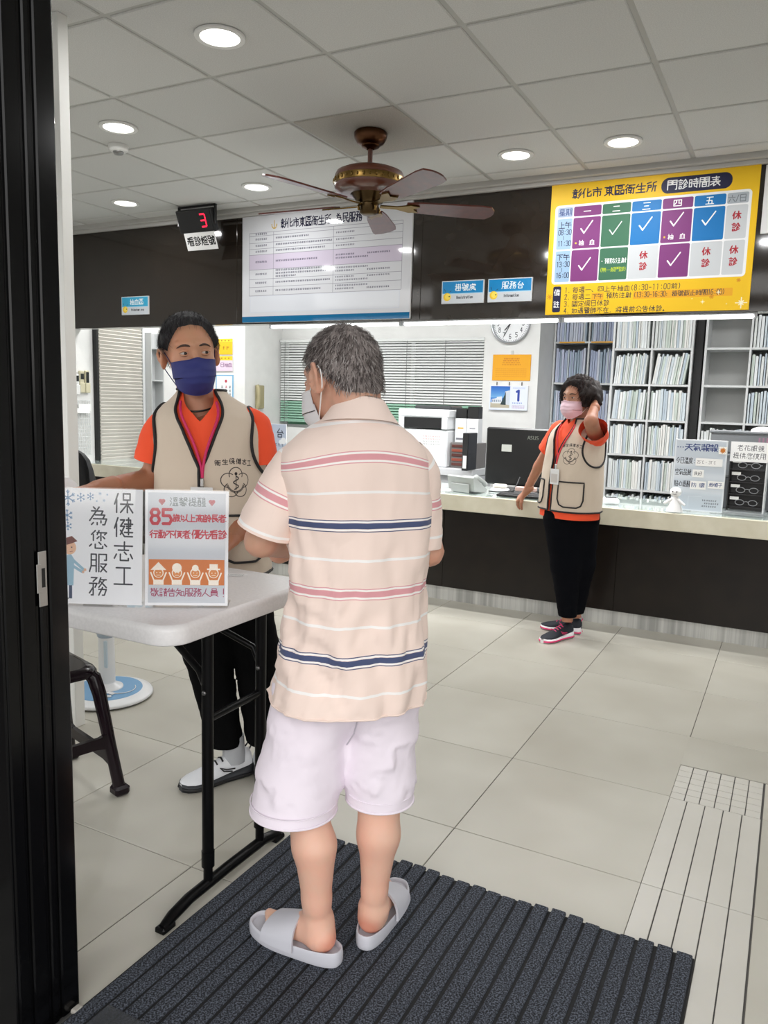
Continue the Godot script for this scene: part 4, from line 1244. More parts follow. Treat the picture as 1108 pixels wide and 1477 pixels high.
		part(t, "print_block", bx(Vector3(0.0, 0.03, 0.0505), Vector3(0.075, 0.016, 0.001)), mat("print_grey", rgb(120, 120, 128), 0.6))
	t = thing("black_binder", "black binder with a white spine label next to the organizer", "binder", Vector3(-2.335, 0.866, -5.97))
	part(t, "cover", bx(Vector3(0, 0.0, 0), Vector3(0.05, 0.3, 0.2), 0.004), black, Vector3(0, 0.151, 0))
	part(t, "spine_label", bx(Vector3(0, 0.07, 0.1005), Vector3(0.03, 0.1, 0.001)), mat("paper_white", rgb(240, 240, 238), 0.7))
	# standing sign at the left part of the counter
	p = Paint.new(420, 640, rgb(178, 188, 206))
	write(p, "台", 270, 50, 110, rgb(50, 56, 74), 0.11)
	for k in 3:
		marks(p, 60, 230 + 90 * k, 330 - 60 * k, 44, rgb(86, 96, 116), 310 + k)
	p.dot(380, 200, 40, rgb(226, 228, 232))
	p.dot(340, 214, 28, rgb(226, 228, 232))
	t = wall_board("standing_sign", "grey-blue standing sign on the counter behind the male volunteer", "sign", -3.79, -3.523, 0.787, 1.2, -5.1, 0.006, "sign_tai", p.done(), 0.35)
	part(t, "foot", bx(Vector3(0, -0.2035, 0.03), Vector3(0.2, 0.004, 0.08)), glass("acrylic", rgb(235, 240, 242), 0.05))
	# weather board
	p = Paint.new(900, 1360, rgb(200, 207, 214))
	var navy := rgb(40, 58, 112)
	var ink := rgb(34, 36, 44)
	p.rect(0, 0, 900, 1360, rgb(214, 220, 226))
	p.rect(24, 24, 852, 1312, rgb(188, 197, 206))
	for k in 40: p.rect(24, 300 + 20 * k, 852, 20, rgb(188, 197, 206).lerp(rgb(206, 213, 220), 0.5 - 0.5 * cos(TAU * k / 13.0)))
	write(p, "天氣報報", 170, 72, 142, navy, 0.12, 1.0)
	for x in [50, 95, 140, 760, 805, 850]: p.dot(x, 150, 11, navy)
	write(p, "今日溫度：", 30, 340, 124, ink, 0.075, 0.6, 0.5, 0.52)
	write(p, "空氣品質：", 30, 566, 120, ink, 0.075, 0.6, 0.5, 0.52)
	write(p, "貼心提醒：", 30, 790, 120, ink, 0.075, 0.6, 0.5, 0.52)
	for k in 3: marks(p, 540 + 40 * (k % 2), 1130 + 56 * k, 240, 34, ink, 330 + k)
	p.rect(300, 1080, 230, 4, rgb(220, 226, 230))
	p.rect(300, 1080, 4, 190, rgb(220, 226, 230))
	t = wall_board("weather_board", "grey-blue weather report board standing on the counter", "notice board", -0.652, -0.355, 0.789, 1.222, -5.1, 0.008, "weather", p.done(), 0.3)
	part(t, "acrylic_foot", bx(Vector3(0, -0.2145, 0.002), Vector3(0.29, 0.004, 0.06)), glass("acrylic", rgb(235, 240, 242), 0.05))
	var cards := [["25°C - 31°C", 0.052, 0.083, 0.15, 0.046, 512, 160, 64, rgb(90, 80, 90)], ["良好", -0.004, 0.013, 0.064, 0.046, 256, 190, 96, rgb(30, 32, 40)], ["防 曬", 0.0, -0.058, 0.09, 0.05, 330, 200, 112, navy], ["戴帽子", 0.1, -0.05, 0.09, 0.044, 360, 180, 98, navy]]
	for q in cards:
		var c := Paint.new(q[5], q[6], rgb(236, 236, 234))
		write(c, q[0], 26, 0.5 * q[6] - 0.5 * q[7], q[7], q[8], 0.09, 1.02, 0.5)
		part(t, "paper_card", board_mesh(q[3], q[4], 0.0), picture("card_%s" % q[0].left(1), c.done(), 0.7), Vector3(q[1], q[2], 0.0095))
	var sun := Paint.new(160, 160, rgb(240, 238, 230))
	for k in 6:
		var dd := Vector2.from_angle(PI / 6 * k) * 64.0
		sun.line(Vector2(80, 80) - dd, Vector2(80, 80) + dd, 10, rgb(190, 112, 40))
	sun.dot(80, 80, 46, rgb(196, 118, 44))
	part(t, "sun_card", board_mesh(0.044, 0.044, 0.0), picture("card_sun", sun.done(), 0.7), Vector3(0.123, 0.158, 0.0095))
	# cloth doll
	t = thing("cloth_doll", "small white cloth doll with a dot face leaning on the weather board", "doll", Vector3(-0.615, top, -5.0), -0.1)
	var cl := mat("doll_cloth", rgb(240, 240, 240), 0.8)
	var dl := MB.new()
	dl.lathe([Vector2(0.05, 0.0), Vector2(0.044, 0.02), Vector2(0.03, 0.06), Vector2(0.016, 0.085), Vector2(0.012, 0.09)], 14)
	part(t, "skirt", dl, cl)
	dl = MB.new()
	dl.ball(Vector3(0, 0.118, 0), Vector3(0.034, 0.03, 0.03), 18, 12)
	part(t, "head", dl, cl)
	var eye := MB.new()
	eye.ball(Vector3(-0.012, 0.122, 0.028), Vector3(0.004, 0.005, 0.003), 8, 6)
	part(t, "eye", eye, mat("ink", rgb(20, 20, 24), 0.4))
	eye = MB.new()
	eye.ball(Vector3(0.012, 0.122, 0.028), Vector3(0.004, 0.005, 0.003), 8, 6)
	part(t, "eye", eye, mat("ink", rgb(20, 20, 24), 0.4))
	eye = MB.new()
	eye.tube([Vector3(-0.012, 0.108, 0.0285), Vector3(0, 0.104, 0.03), Vector3(0.012, 0.108, 0.0285)], 0.0012, 6)
	part(t, "mouth", eye, mat("ink", rgb(20, 20, 24), 0.4))
	for s in [-1, 1]:
		var ar := MB.new()
		ar.tube([Vector3(s * 0.015, 0.075, 0.01), Vector3(s * 0.06, 0.045, 0.02)], [0.012, 0.007], 8)
		part(t, "arm", ar, cl)
	# reading glasses display
	t = thing("glasses_stand", "black display stand of reading glasses with a white sign on top", "display stand", Vector3(-0.235, top, -5.17), -0.04)
	part(t, "clear_base", bx(Vector3(0, 0.012, 0.02), Vector3(0.222, 0.02, 0.2), 0.003), glass("acrylic_grey", rgb(190, 196, 198), 0.3))
	part(t, "back_panel", bx(Vector3(0, 0.17, -0.05), Vector3(0.19, 0.3, 0.01)), black)
	for s in [-1, 1]: part(t, "side_post", bx(Vector3(s * 0.099, 0.17, 0.0), Vector3(0.008, 0.3, 0.11), 0.002), pale if s > 0 else black)
	for k in 4: part(t, "shelf_board", bx(Vector3(0, 0.045 + 0.074 * k, 0.0), Vector3(0.19, 0.005, 0.1)), mat("stand_dark", rgb(44, 44, 46), 0.2))
	for k in 4: part(t, "price_tag", bx(Vector3(-0.062, 0.095 + 0.074 * k, 0.04), Vector3(0.05, 0.018, 0.002)), mat("paper_white", rgb(240, 240, 238), 0.7))
	p = Paint.new(640, 350, rgb(240, 240, 240))
	write(p, "老花眼鏡", 110, 50, 104, ink, 0.07, 1.12)
	write(p, "提供您使用", 44, 190, 108, ink, 0.07, 1.06)
	part(t, "sign_plate", board_mesh(0.205, 0.116, 0.0), picture("glasses_sign", p.done(), 0.6), Vector3(0.0, 0.374, 0.056))
	part(t, "sign_back", bx(Vector3(0, 0.374, 0.053), Vector3(0.207, 0.118, 0.004)), pale)
	var gl := mat("spectacle_frame", rgb(150, 152, 156), 0.3)
	var rows := ["top", "second", "third", "bottom"]
	for k in 4:
		var g := thing("reading_glasses", "reading glasses on the %s shelf of the black stand" % rows[k], "glasses", Vector3(-0.232, top + 0.048 + 0.074 * (3 - k) + 0.012, -5.13), -0.04, "reading glasses in the stand")
		for s in [-1, 1]:
			var lr := MB.new()
			var ring := []
			for j in 17: ring.append(Vector3(s * 0.036 + cos(TAU * j / 16) * 0.024, 0.012 + sin(TAU * j / 16) * 0.016, 0))
			lr.tube(ring, 0.0022, 6, false)
			part(g, "rim", lr, gl)
			var te := MB.new()
			te.tube([Vector3(s * 0.06, 0.014, 0), Vector3(s * 0.066, 0.012, -0.06)], 0.0018, 6)
			part(g, "temple", te, gl)
		var br := MB.new()
		br.tube([Vector3(-0.013, 0.015, 0), Vector3(0, 0.019, 0.001), Vector3(0.013, 0.015, 0)], 0.002, 6)
		part(g, "bridge", br, gl)
	# grey crates behind
	var cg := mat("crate_grey", rgb(112, 115, 118), 0.5)
	for k in 2:
		t = thing("plastic_crate", ["upper grey plastic crate of the stack behind the glasses stand", "lower grey plastic crate of the stack behind the glasses stand"][k], "crate", Vector3(-0.2, top + 0.345 - 0.145 * k, -5.48), 0.0, "grey crates on the counter")
		for s in [-1, 1]:
			part(t, "long_side", bx(Vector3(0, 0.075, s * 0.09), Vector3(0.56, 0.13, 0.008), 0.003), cg)
			part(t, "short_side", bx(Vector3(s * 0.276, 0.075, 0), Vector3(0.008, 0.13, 0.18), 0.003), cg)
			part(t, "rim", bx(Vector3(0, 0.136, s * 0.096), Vector3(0.58, 0.016, 0.012), 0.004), cg)
		part(t, "floor_panel", bx(Vector3(0, 0.006, 0), Vector3(0.55, 0.01, 0.18)), cg)
		for j in 6: part(t, "handle_slot", bx(Vector3(0.0 + 0.022 * j, 0.09, 0.0945), Vector3(0.01, 0.036, 0.002)), mat("slot_pink" if k == 0 and j < 4 else "slot_dark", rgb(150, 110, 130) if k == 0 and j < 4 else rgb(54, 56, 60), 0.5))
	t = thing("crate_stand", "low grey box carrying the crates behind the glasses stand", "box", Vector3(-0.2, top, -5.48))
	part(t, "body", bx(Vector3(0, 0.1, 0), Vector3(0.5, 0.198, 0.17), 0.004), mat("stand_grey", rgb(70, 72, 76), 0.5))
	var cr := MB.new()
	cr.ball(Vector3(0, 0.03, 0), Vector3(0.07, 0.03, 0.05), 14, 8)
	cr.ball(Vector3(0.07, 0.025, 0.01), Vector3(0.06, 0.025, 0.045), 14, 8)
	solid("crumpled_cloth", cr, cl, "crumpled white cloth lying in the upper grey crate", "cloth", Vector3(-0.19, top + 0.46, -5.48))

# ---------- things in the lobby ----------
func build_lobby_things() -> void:
	ceiling_fan()
	# smoke detector
	var t := thing("smoke_detector", "small white round smoke detector on the ceiling", "smoke detector", Vector3(-3.56, CEIL, -3.45))
	var m := MB.new()
	m.lathe([Vector2(0.0005, -0.05), Vector2(0.024, -0.05), Vector2(0.03, -0.04), Vector2(0.03, -0.034)], 24)
	part(t, "sensor", m, metal("sensor_grey", rgb(150, 150, 150), 0.35))
	m = MB.new()
	m.lathe([Vector2(0.03, -0.036), Vector2(0.046, -0.034), Vector2(0.055, -0.024), Vector2(0.055, -0.001)], 28)
	part(t, "body", m, mat("lamp_white", rgb(232, 232, 230), 0.4))
	floor_mat()
	folding_table()
	table_signs()
	stool()
	pedestal()
	# black chairs between table and counter
	var seat := mat("chair_black", rgb(16, 16, 18), 0.5)
	for k in 2:
		t = thing("lounge_chair", ["black round-backed chair behind the table, left of the other", "black round-backed chair behind the table, nearer the volunteer"][k], "chair", Vector3(-5.0 + 0.68 * k, 0, -4.2 - 0.05 * k), 0.5 - 0.9 * k, "black chairs by the counter")
		var rows := []
		for j in 7:
			var f := j / 6.0
			var row := PackedVector3Array()
			for a in 13:
				var an := PI * (a / 12.0) - PI
				var rr := 0.25 + 0.03 * sin(f * PI)
				var hgt: float = 0.42 + f * (0.38 + 0.16 * (0 if k else 1)) * pow(sin(clampf(a / 12.0, 0.02, 0.98) * PI), 0.5)
				row.append(Vector3(cos(an) * rr, hgt, sin(an) * rr * 0.8))
			rows.append(row)
		m = MB.new()
		m.grid(rows, false)
		var inner := []
		for row in rows:
			var r2 := PackedVector3Array()
			for p in row: r2.append(Vector3(p.x * 0.86, p.y, p.z * 0.84))
			inner.append(r2)
		m.grid(inner, false, true)
		m.grid([inner[6], rows[6]], false, true)
		part(t, "backrest", m, seat)
		m = MB.new()
		m.lathe([Vector2(0.0005, 0.38), Vector2(0.2, 0.385), Vector2(0.235, 0.41), Vector2(0.225, 0.45), Vector2(0.18, 0.465), Vector2(0.0005, 0.47)], 28)
		part(t, "seat", m, seat)
		for j in 4:
			var an := PI / 4 + PI / 2 * j
			m = MB.new()
			m.tube([Vector3(cos(an) * 0.15, 0.39, sin(an) * 0.15), Vector3(cos(an) * 0.22, 0.004, sin(an) * 0.22)], [0.016, 0.012], 10)
			part(t, "leg", m, seat)
	# clear plate lying on the mat
	solid("floor_plate", span(-0.435, 0.435, 0, 0.006, -0.2, 0.2, 0.002), glass("plate_clear", rgb(70, 74, 80), 0.35), "smoky clear plastic sheet lying on the door mat", "plastic sheet", Vector3(-0.832, 0.0165, -0.955))

func ceiling_fan() -> void:
	var t := thing("ceiling_fan", "brown five-blade ceiling fan with a brass band", "ceiling fan", Vector3(-2.12, 0, -3.808))
	var bronze := metal("fan_bronze", rgb(92, 62, 42), 0.28)
	var brass := metal("fan_brass", rgb(116, 92, 50), 0.3)
	var wood := noisy("fan_wood", rgb(72, 26, 18), rgb(96, 38, 24), 0.3, 3.0, 0.02, 3, false, 0.0, 90)
	wood.clearcoat_enabled = true
	wood.clearcoat = 0.4
	wood.clearcoat_roughness = 0.12
	var amber := mat("fan_amber", rgb(92, 40, 16), 0.2)
	amber.clearcoat_enabled = true
	var m := MB.new()
	m.lathe([Vector2(0.02, 2.705), Vector2(0.045, 2.715), Vector2(0.05, 2.725), Vector2(0.05, 2.725), Vector2(0.07, 2.735), Vector2(0.085, 2.76), Vector2(0.088, 2.785), Vector2(0.08, 2.794)], 32)
	part(t, "canopy", m, bronze)
	m = MB.new()
	m.tube([Vector3(0, 2.6, 0), Vector3(0, 2.71, 0)], 0.013, 14)
	part(t, "down_rod", m, amber)
	m = MB.new()
	m.lathe([Vector2(0.1, 2.478), Vector2(0.15, 2.483), Vector2(0.176, 2.494), Vector2(0.185, 2.51), Vector2(0.186, 2.522)], 40)
	m.lathe([Vector2(0.186, 2.556), Vector2(0.184, 2.57), Vector2(0.175, 2.587), Vector2(0.14, 2.602), Vector2(0.06, 2.612), Vector2(0.01, 2.614)], 40)
	var body := part(t, "motor", m, amber)
	m = MB.new()
	m.lathe([Vector2(0.185, 2.52), Vector2(0.189, 2.523), Vector2(0.189, 2.555), Vector2(0.185, 2.558)], 40)
	part(body, "brass_band", m, brass)
	for k in 36:
		var an := TAU * k / 36
		m = MB.new()
		m.ball(Vector3(cos(an) * 0.189, 2.539, sin(an) * 0.189), Vector3(0.006, 0.012 if k % 2 else 0.008, 0.006), 8, 6)
		part(body, "band_boss", m, brass)
	m = MB.new()
	m.lathe([Vector2(0.0005, 2.372), Vector2(0.03, 2.374), Vector2(0.05, 2.384), Vector2(0.052, 2.43), Vector2(0.052, 2.43), Vector2(0.07, 2.436), Vector2(0.075, 2.45), Vector2(0.1, 2.48)], 32)
	part(t, "hub", m, metal("hub_bronze", rgb(82, 66, 44), 0.3))
	for k in 4:
		var an := TAU * k / 4 + 0.5
		m = MB.new()
		m.tube([Vector3(cos(an) * 0.052, 2.426, sin(an) * 0.052), Vector3(cos(an) * 0.066, 2.41, sin(an) * 0.066), Vector3(cos(an) * 0.062, 2.39, sin(an) * 0.062)], 0.007, 8)
		part(t, "hub_bracket", m, brass)
	var out := PackedVector2Array()
	for q in [[0.2, -0.045], [0.3, -0.058], [0.6, -0.072], [0.66, -0.066], [0.685, -0.03], [0.69, 0.0], [0.685, 0.03], [0.66, 0.066], [0.6, 0.072], [0.3, 0.058], [0.2, 0.045]]: out.append(Vector2(q[0], q[1]))
	var blade := MB.new()
	blade.xf = Transform3D(Basis(Vector3.RIGHT, -PI / 2), Vector3.ZERO)
	blade.prism(out, -0.004, 0.004)
	var arm := MB.new()
	arm.xf = blade.xf
	arm.prism(PackedVector2Array([Vector2(0.06, -0.012), Vector2(0.15, -0.014), Vector2(0.22, -0.04), Vector2(0.27, -0.03), Vector2(0.24, 0.0), Vector2(0.27, 0.03), Vector2(0.22, 0.04), Vector2(0.15, 0.014), Vector2(0.06, 0.012)]), -0.012, -0.005)
	var bm := blade.mesh()
	var am := arm.mesh()
	for k in 5:
		var o := part(t, "blade", bm, wood, Vector3(0, 2.43, 0))
		# angle measured from +x towards +z; each blade pitched about its own length
		o.basis = Basis(Vector3.UP, -deg_to_rad(-38.0 + 72.0 * k)) * Basis(Vector3.RIGHT, deg_to_rad(-13))
		part(o, "blade_arm", am, brass)

func floor_mat() -> void:
	var t := thing("door_mat", "dark blue-grey ribbed door mat under the customer's feet", "mat", Vector3(-0.72, 0, -1.45))
	part(t, "backing", bx(Vector3(0, 0.0035, 0), Vector3(1.216, 0.007, 1.112), 0.001), mat("mat_rubber", rgb(17, 18, 21), 0.8))
	var fab := noisy("mat_fabric", rgb(12, 14, 19), rgb(94, 100, 112), 0.95, 5.0, 0.13, 3, true, 0.0, 95, 0.26)
	var n := 26
	for k in n:
		var x := -0.607 + 1.214 * (k + 0.5) / n
		var rows := []
		var ends := -0.553 + 0.006 * sin(k * 1.3) + rng.randf_range(-0.003, 0.003)
		for j in 12:
			var z := lerpf(ends, 0.55, j / 11.0)
			var lift := 0.004 * exp(-j * 1.1) * (1.0 + sin(k * 0.8))
			var row := PackedVector3Array()
			for q in [[-0.0192, 0.004], [-0.0188, 0.0098], [-0.0165, 0.0115], [0.0, 0.012], [0.0165, 0.0115], [0.0188, 0.0098], [0.0192, 0.004]]: row.append(Vector3(x + q[0] + 0.0012 * sin(z * 9.0 + k), q[1] + lift, z))
			rows.append(row)
		var m := MB.new()
		m.grid(rows, false, true)
		m.fan(rows[0], Vector3(0, 0, -1))
		m.fan(rows[11], Vector3(0, 0, 1))
		part(t, "rib", m, fab)

func folding_table() -> void:
	var T := 0.845
	var t := thing("folding_table", "white plastic folding table with black adjustable metal legs", "table", Vector3(-2.162, 0, -1.68))
	var white := noisy("table_plastic", rgb(218, 216, 216), rgb(230, 228, 228), 0.4, 5.0, 0.06, 3, true, 0.0, 100)
	var rows := []
	for q in [[0.0, 0.006], [0.005, 0.0], [0.036, 0.0], [0.046, 0.003], [0.05, 0.012]]:
		var ring := PackedVector3Array()
		for p in round_rect(1.8 - 2 * q[1], 0.64 - 2 * q[1], 0.07 - q[1] * 0.5, 8): ring.append(Vector3(p.x, T - 0.05 + q[0], -p.y))
		rows.append(ring)
	var m := MB.new()
	m.grid(rows, true)
	m.fan(rows[4], Vector3.UP)
	m.fan(rows[0], Vector3.DOWN)
	part(t, "table_top", m, white)
	var blk := mat("leg_black", rgb(9, 9, 10), 0.3)
	blk.metallic_specular = 0.3
	for s in [1, -1]:
		var x: float = 0.807 * s
		for z in [0.08, -0.16]:
			m = MB.new()
			m.tube([Vector3(x, 0.11, z), Vector3(x, T - 0.05, z)], 0.0165, 14)
			m.tube([Vector3(x, 0.09, z), Vector3(x, 0.135, z)], 0.0185, 14)
			m.tube([Vector3(x, 0.03, z), Vector3(x, 0.12, z)], 0.0132, 14)
			part(t, "leg", m, blk)
		m = MB.new()
		m.tube([Vector3(x, 0.012, 0.262), Vector3(x, 0.024, 0.225), Vector3(x, 0.036, 0.16), Vector3(x, 0.038, 0.0), Vector3(x, 0.036, -0.18), Vector3(x, 0.024, -0.235), Vector3(x, 0.012, -0.262)], [0.012, 0.016, 0.0165, 0.0165, 0.0165, 0.016, 0.012], 12)
		part(t, "foot_bar", m, blk)
		for z in [0.25, -0.25]: part(t, "rubber_foot", bx(Vector3(x, 0.009, z), Vector3(0.034, 0.018, 0.05), 0.005), blk)
		m = MB.new()
		m.tube([Vector3(x, 0.52, 0.08), Vector3(x, 0.52, -0.16)], 0.011, 10)
		part(t, "cross_bar", m, blk)
		for z in [0.08, -0.16]:
			m = MB.new()
			m.tube([Vector3(x, 0.6, z), Vector3(x - s * 0.03, 0.655, z), Vector3(x - s * 0.28, T - 0.055, z * 0.4)], 0.01, 10)
			part(t, "brace", m, blk)
			m = MB.new()
			m.ball(Vector3(x + 0.002, 0.6, z + 0.0175), Vector3(0.007, 0.007, 0.004), 10, 6)
			part(t, "bolt", m, metal("bolt_steel", rgb(120, 120, 120), 0.4))
	var p := Paint.new(256, 128, rgb(226, 226, 226))
	for k in 3: marks(p, 16, 18 + 34 * k, 200, 22, rgb(70, 70, 74), 400 + k)
	var lab := picture("table_label", p.done(), 0.5)
	var o := part(t, "top_label", board_mesh(0.07, 0.035, 0.0), lab, Vector3(0.655, T + 0.001, -0.23))
	o.rotation_degrees = Vector3(-90, 25, 0)
	o = part(t, "edge_label", board_mesh(0.06, 0.034, 0.0), lab, Vector3(0.9008, T - 0.022, -0.215))
	o.rotation_degrees.y = 90

func table_signs() -> void:
	var T := 0.845
	var acr := glass("acrylic_clear", rgb(250, 250, 250), 0.01)
	var spots := [[Vector3(-1.557, T, -1.4255), atan2(0.4536, 0.8912), "left-hand white table sign offering volunteer service, with snowflakes and a doctor", "sign_volunteer", paint_volunteer_sign(), 0.207], [Vector3(-1.3705, T, -1.536), atan2(0.531, 0.847), "right-hand table sign in red print with an orange picture strip", "sign_reminder", paint_reminder_sign(), 0.212]]
	for s in spots:
		var t := thing("table_sign", s[2], "sign", s[0], 0.0, "acrylic signs on the folding table")
		t.rotation.y = s[1]
		var lean := Basis(Vector3.RIGHT, deg_to_rad(-4))
		var b := part(t, "sheet", board_mesh(s[5], 0.3, 0.0), picture(s[3], s[4], 0.35), Vector3(0, 0.004, 0) + lean * Vector3(0, 0.152, 0.0))
		b.basis = lean
		part(b, "back_sheet", bx(Vector3(0, 0, -0.0013), Vector3(s[5], 0.3, 0.002)), mat("paper_white", rgb(240, 240, 238), 0.7))
		var cv := part(t, "cover", bx(Vector3(0, 0, 0), Vector3(s[5] + 0.006, 0.304, 0.0015)), acr, Vector3(0, 0.004, 0) + lean * Vector3(0, 0.153, 0.003))
		cv.basis = lean
		part(t, "foot", bx(Vector3(0, 0.0015, -0.035), Vector3(s[5], 0.003, 0.08)), acr)
	# white parcel that the volunteer's hand rests on
	var t := thing("paper_parcel", "white wrapped parcel with grey print on the table, behind the signs", "parcel", Vector3(-2.25, T, -1.87), 0.35)
	var rows := []
	for q in [[0.0, 0.07], [0.01, 0.076], [0.2, 0.074], [0.235, 0.062], [0.25, 0.035]]:
		var ring := PackedVector3Array()
		for p in round_rect(q[1] * 2.0, q[1] * 1.6, q[1] * 0.5, 5): ring.append(Vector3(p.x, q[0] + (0.008 * sin(p.x * 60.0) if q[0] > 0.1 else 0.0), -p.y))
		rows.append(ring)
	var m := MB.new()
	m.grid(rows, true)
	m.fan(rows[4], Vector3.UP)
	m.fan(rows[0], Vector3.DOWN)
	part(t, "wrap", m, mat("parcel_white", rgb(232, 233, 234), 0.5))
	var p := Paint.new(256, 160, rgb(214, 216, 218))
	for k in 4: marks(p, 14, 14 + 34 * k, 220, 24, rgb(150, 150, 154), 420 + k)
	var o := part(t, "print_patch", board_mesh(0.1, 0.06, 0.0), picture("parcel_print", p.done(), 0.6), Vector3(0.005, 0.19, 0.0625))
	o.rotation_degrees.x = -6

func stool() -> void:
	var t := thing("plastic_stool", "dark brown plastic stool under the table, by the door frame", "stool", Vector3(-2.235, 0, -1.76), -0.28)
	var pl := mat("stool_plastic", rgb(24, 14, 20), 0.16)
	pl.metallic_specular = 0.36
	var m := MB.new()
	var rows := []
	for q in [[0.43, 0.152], [0.445, 0.158], [0.458, 0.15], [0.464, 0.13]]:
		var ring := PackedVector3Array()
		for p in round_rect(q[1] * 2, q[1] * 2, 0.06, 6): ring.append(Vector3(p.x, q[0], -p.y))
		rows.append(ring)
	m.grid(rows, true)
	m.fan(rows[3], Vector3.UP)
	m.fan(rows[0], Vector3.DOWN)
	part(t, "seat", m, pl)
	var c := [Vector2(1, 1), Vector2(1, -1), Vector2(-1, -1), Vector2(-1, 1)]
	for k in 4:
		m = MB.new()
		var d: Vector2 = c[k]
		m.tube([Vector3(d.x * 0.115, 0.448, d.y * 0.115), Vector3(d.x * 0.134, 0.425, d.y * 0.134), Vector3(d.x * 0.146, 0.37, d.y * 0.146), Vector3(d.x * 0.17, 0.18, d.y * 0.17), Vector3(d.x * 0.19, 0.03, d.y * 0.19)], [0.02, 0.026, 0.025, 0.022, 0.022], 8)
		var leg := part(t, "leg", m, pl)
		part(leg, "foot", bx(Vector3(d.x * 0.192, 0.018, d.y * 0.192), Vector3(0.056, 0.036, 0.056), 0.009), pl)
	for k in 4:
		var a: Vector2 = c[k] * 0.176
		var b: Vector2 = c[(k + 1) % 4] * 0.176
		m = MB.new()
		var y := 0.13 if k % 2 else 0.2
		m.xf = Transform3D(Basis(Vector3.UP, atan2(-(b.y - a.y), b.x - a.x)), Vector3((a.x + b.x) / 2, y, (a.y + b.y) / 2))
		var wd := a.distance_to(b)
		m.prism(PackedVector2Array([Vector2(-wd / 2, -0.03), Vector2(-wd / 2 + 0.06, -0.018), Vector2(wd / 2 - 0.06, -0.018), Vector2(wd / 2, -0.03), Vector2(wd / 2, 0.036), Vector2(wd / 2 - 0.05, 0.02), Vector2(-wd / 2 + 0.05, 0.02), Vector2(-wd / 2, 0.036)]), -0.008, 0.008)
		var st := part(t, "stretcher", m, pl)
		if k == 3:
			var tagm := MB.new()
			tagm.xf = m.xf
			tagm.box(Vector3(0.05, 0.0, -0.0088), Vector3(0.035, 0.022, 0.001))
			tagm.box(Vector3(0.05, 0.0, 0.0088), Vector3(0.035, 0.022, 0.001))
			part(st, "white_tag", tagm, mat("paper_white", rgb(240, 240, 238), 0.7))

func pedestal() -> void:
	var t := thing("pedestal_stand", "white pedestal stand with a round base and blue top, beside the partition", "stand", Vector3(-2.74, 0, -2.53))
	var white := mat("pedestal_white", rgb(230, 231, 232), 0.3)
	var m := MB.new()
	m.lathe([Vector2(0.19, 0.0), Vector2(0.2, 0.006)], 48)
	part(t, "base_gasket", m, mat("plain_black", rgb(16, 16, 18), 0.5))
	m = MB.new()
	m.lathe([Vector2(0.2, 0.006), Vector2(0.206, 0.012), Vector2(0.2, 0.022), Vector2(0.16, 0.034), Vector2(0.0005, 0.042)], 48)
	var b := part(t, "base", m, white)
	m = MB.new()
	m.lathe([Vector2(0.158, 0.0336), Vector2(0.156, 0.0372), Vector2(0.0005, 0.0445)], 48)
	part(b, "blue_panel", m, mat("panel_blue", rgb(112, 160, 200), 0.35))
	m = MB.new()
	m.lathe([Vector2(0.072, 0.04), Vector2(0.07, 0.048), Vector2(0.04, 0.062), Vector2(0.036, 0.07)], 28)
	part(b, "collar", m, white)
	var arc := []
	for k in 17: arc.append(Vector3(0.03 + cos(PI * k / 16 - 0.9) * 0.1, 0.0415, -0.02 + sin(PI * k / 16 - 0.9) * 0.08))
	m = MB.new()
	m.tube(arc, 0.0025, 6)
	part(b, "panel_line", m, white)
	part(b, "panel_label", bx(Vector3(0.075, 0.0425, 0.05), Vector3(0.04, 0.003, 0.022)), white)
	m = MB.new()
	m.ball(Vector3(0.095, 0.0415, 0.08), Vector3(0.013, 0.004, 0.011), 12, 6)
	part(b, "button", m, white)
	m = MB.new()
	m.tube([Vector3(0, 0.05, 0), Vector3(0, 0.3, 0), Vector3(0, 0.34, 0)], [0.037, 0.036, 0.03], 20)
	var lo := part(t, "lower_column", m, white)
	m = MB.new()
	m.lathe([Vector2(0.0365, 0.285), Vector2(0.041, 0.29), Vector2(0.041, 0.305), Vector2(0.0365, 0.31)], 24)
	part(lo, "clamp_ring", m, mat("panel_grey", rgb(160, 172, 184), 0.35))
	part(lo, "side_plate", bx(Vector3(0.022, 0.21, 0.026), Vector3(0.02, 0.13, 0.012), 0.004), mat("plate_pale", rgb(196, 212, 222), 0.3))
	m = MB.new()
	m.tube([Vector3(-0.04, 0.297, 0.0), Vector3(-0.052, 0.297, 0.004)], 0.012, 10)
	part(lo, "knob", m, mat("panel_grey", rgb(160, 172, 184), 0.35))
	m = MB.new()
	m.tube([Vector3(0, 0.33, 0), Vector3(0, 0.86, 0)], 0.018, 16)
	part(t, "upper_column", m, white)
	part(t, "head", bx(Vector3(0, 0.9, 0.0), Vector3(0.16, 0.1, 0.07), 0.02), white)
	# a limp plastic bag by the partition foot
	m = MB.new()
	var rows := []
	for j in 8:
		var row := PackedVector3Array()
		for a in 14:
			var an := -TAU * a / 14
			var r := (0.045 + 0.012 * sin(a * 2.3 + j)) * (1.0 - 0.4 * pow(j / 7.0, 2))
			row.append(Vector3(cos(an) * r, 0.003 + 0.036 * j, sin(an) * r * 0.7))
		rows.append(row)
	m.grid(rows, true)
	m.fan(rows[7], Vector3.UP)
	solid("plastic_bag", m, mat("bag_white", rgb(224, 226, 226), 0.35), "limp white plastic bag standing at the foot of the partition", "bag", Vector3(-2.56, 0, -2.12))

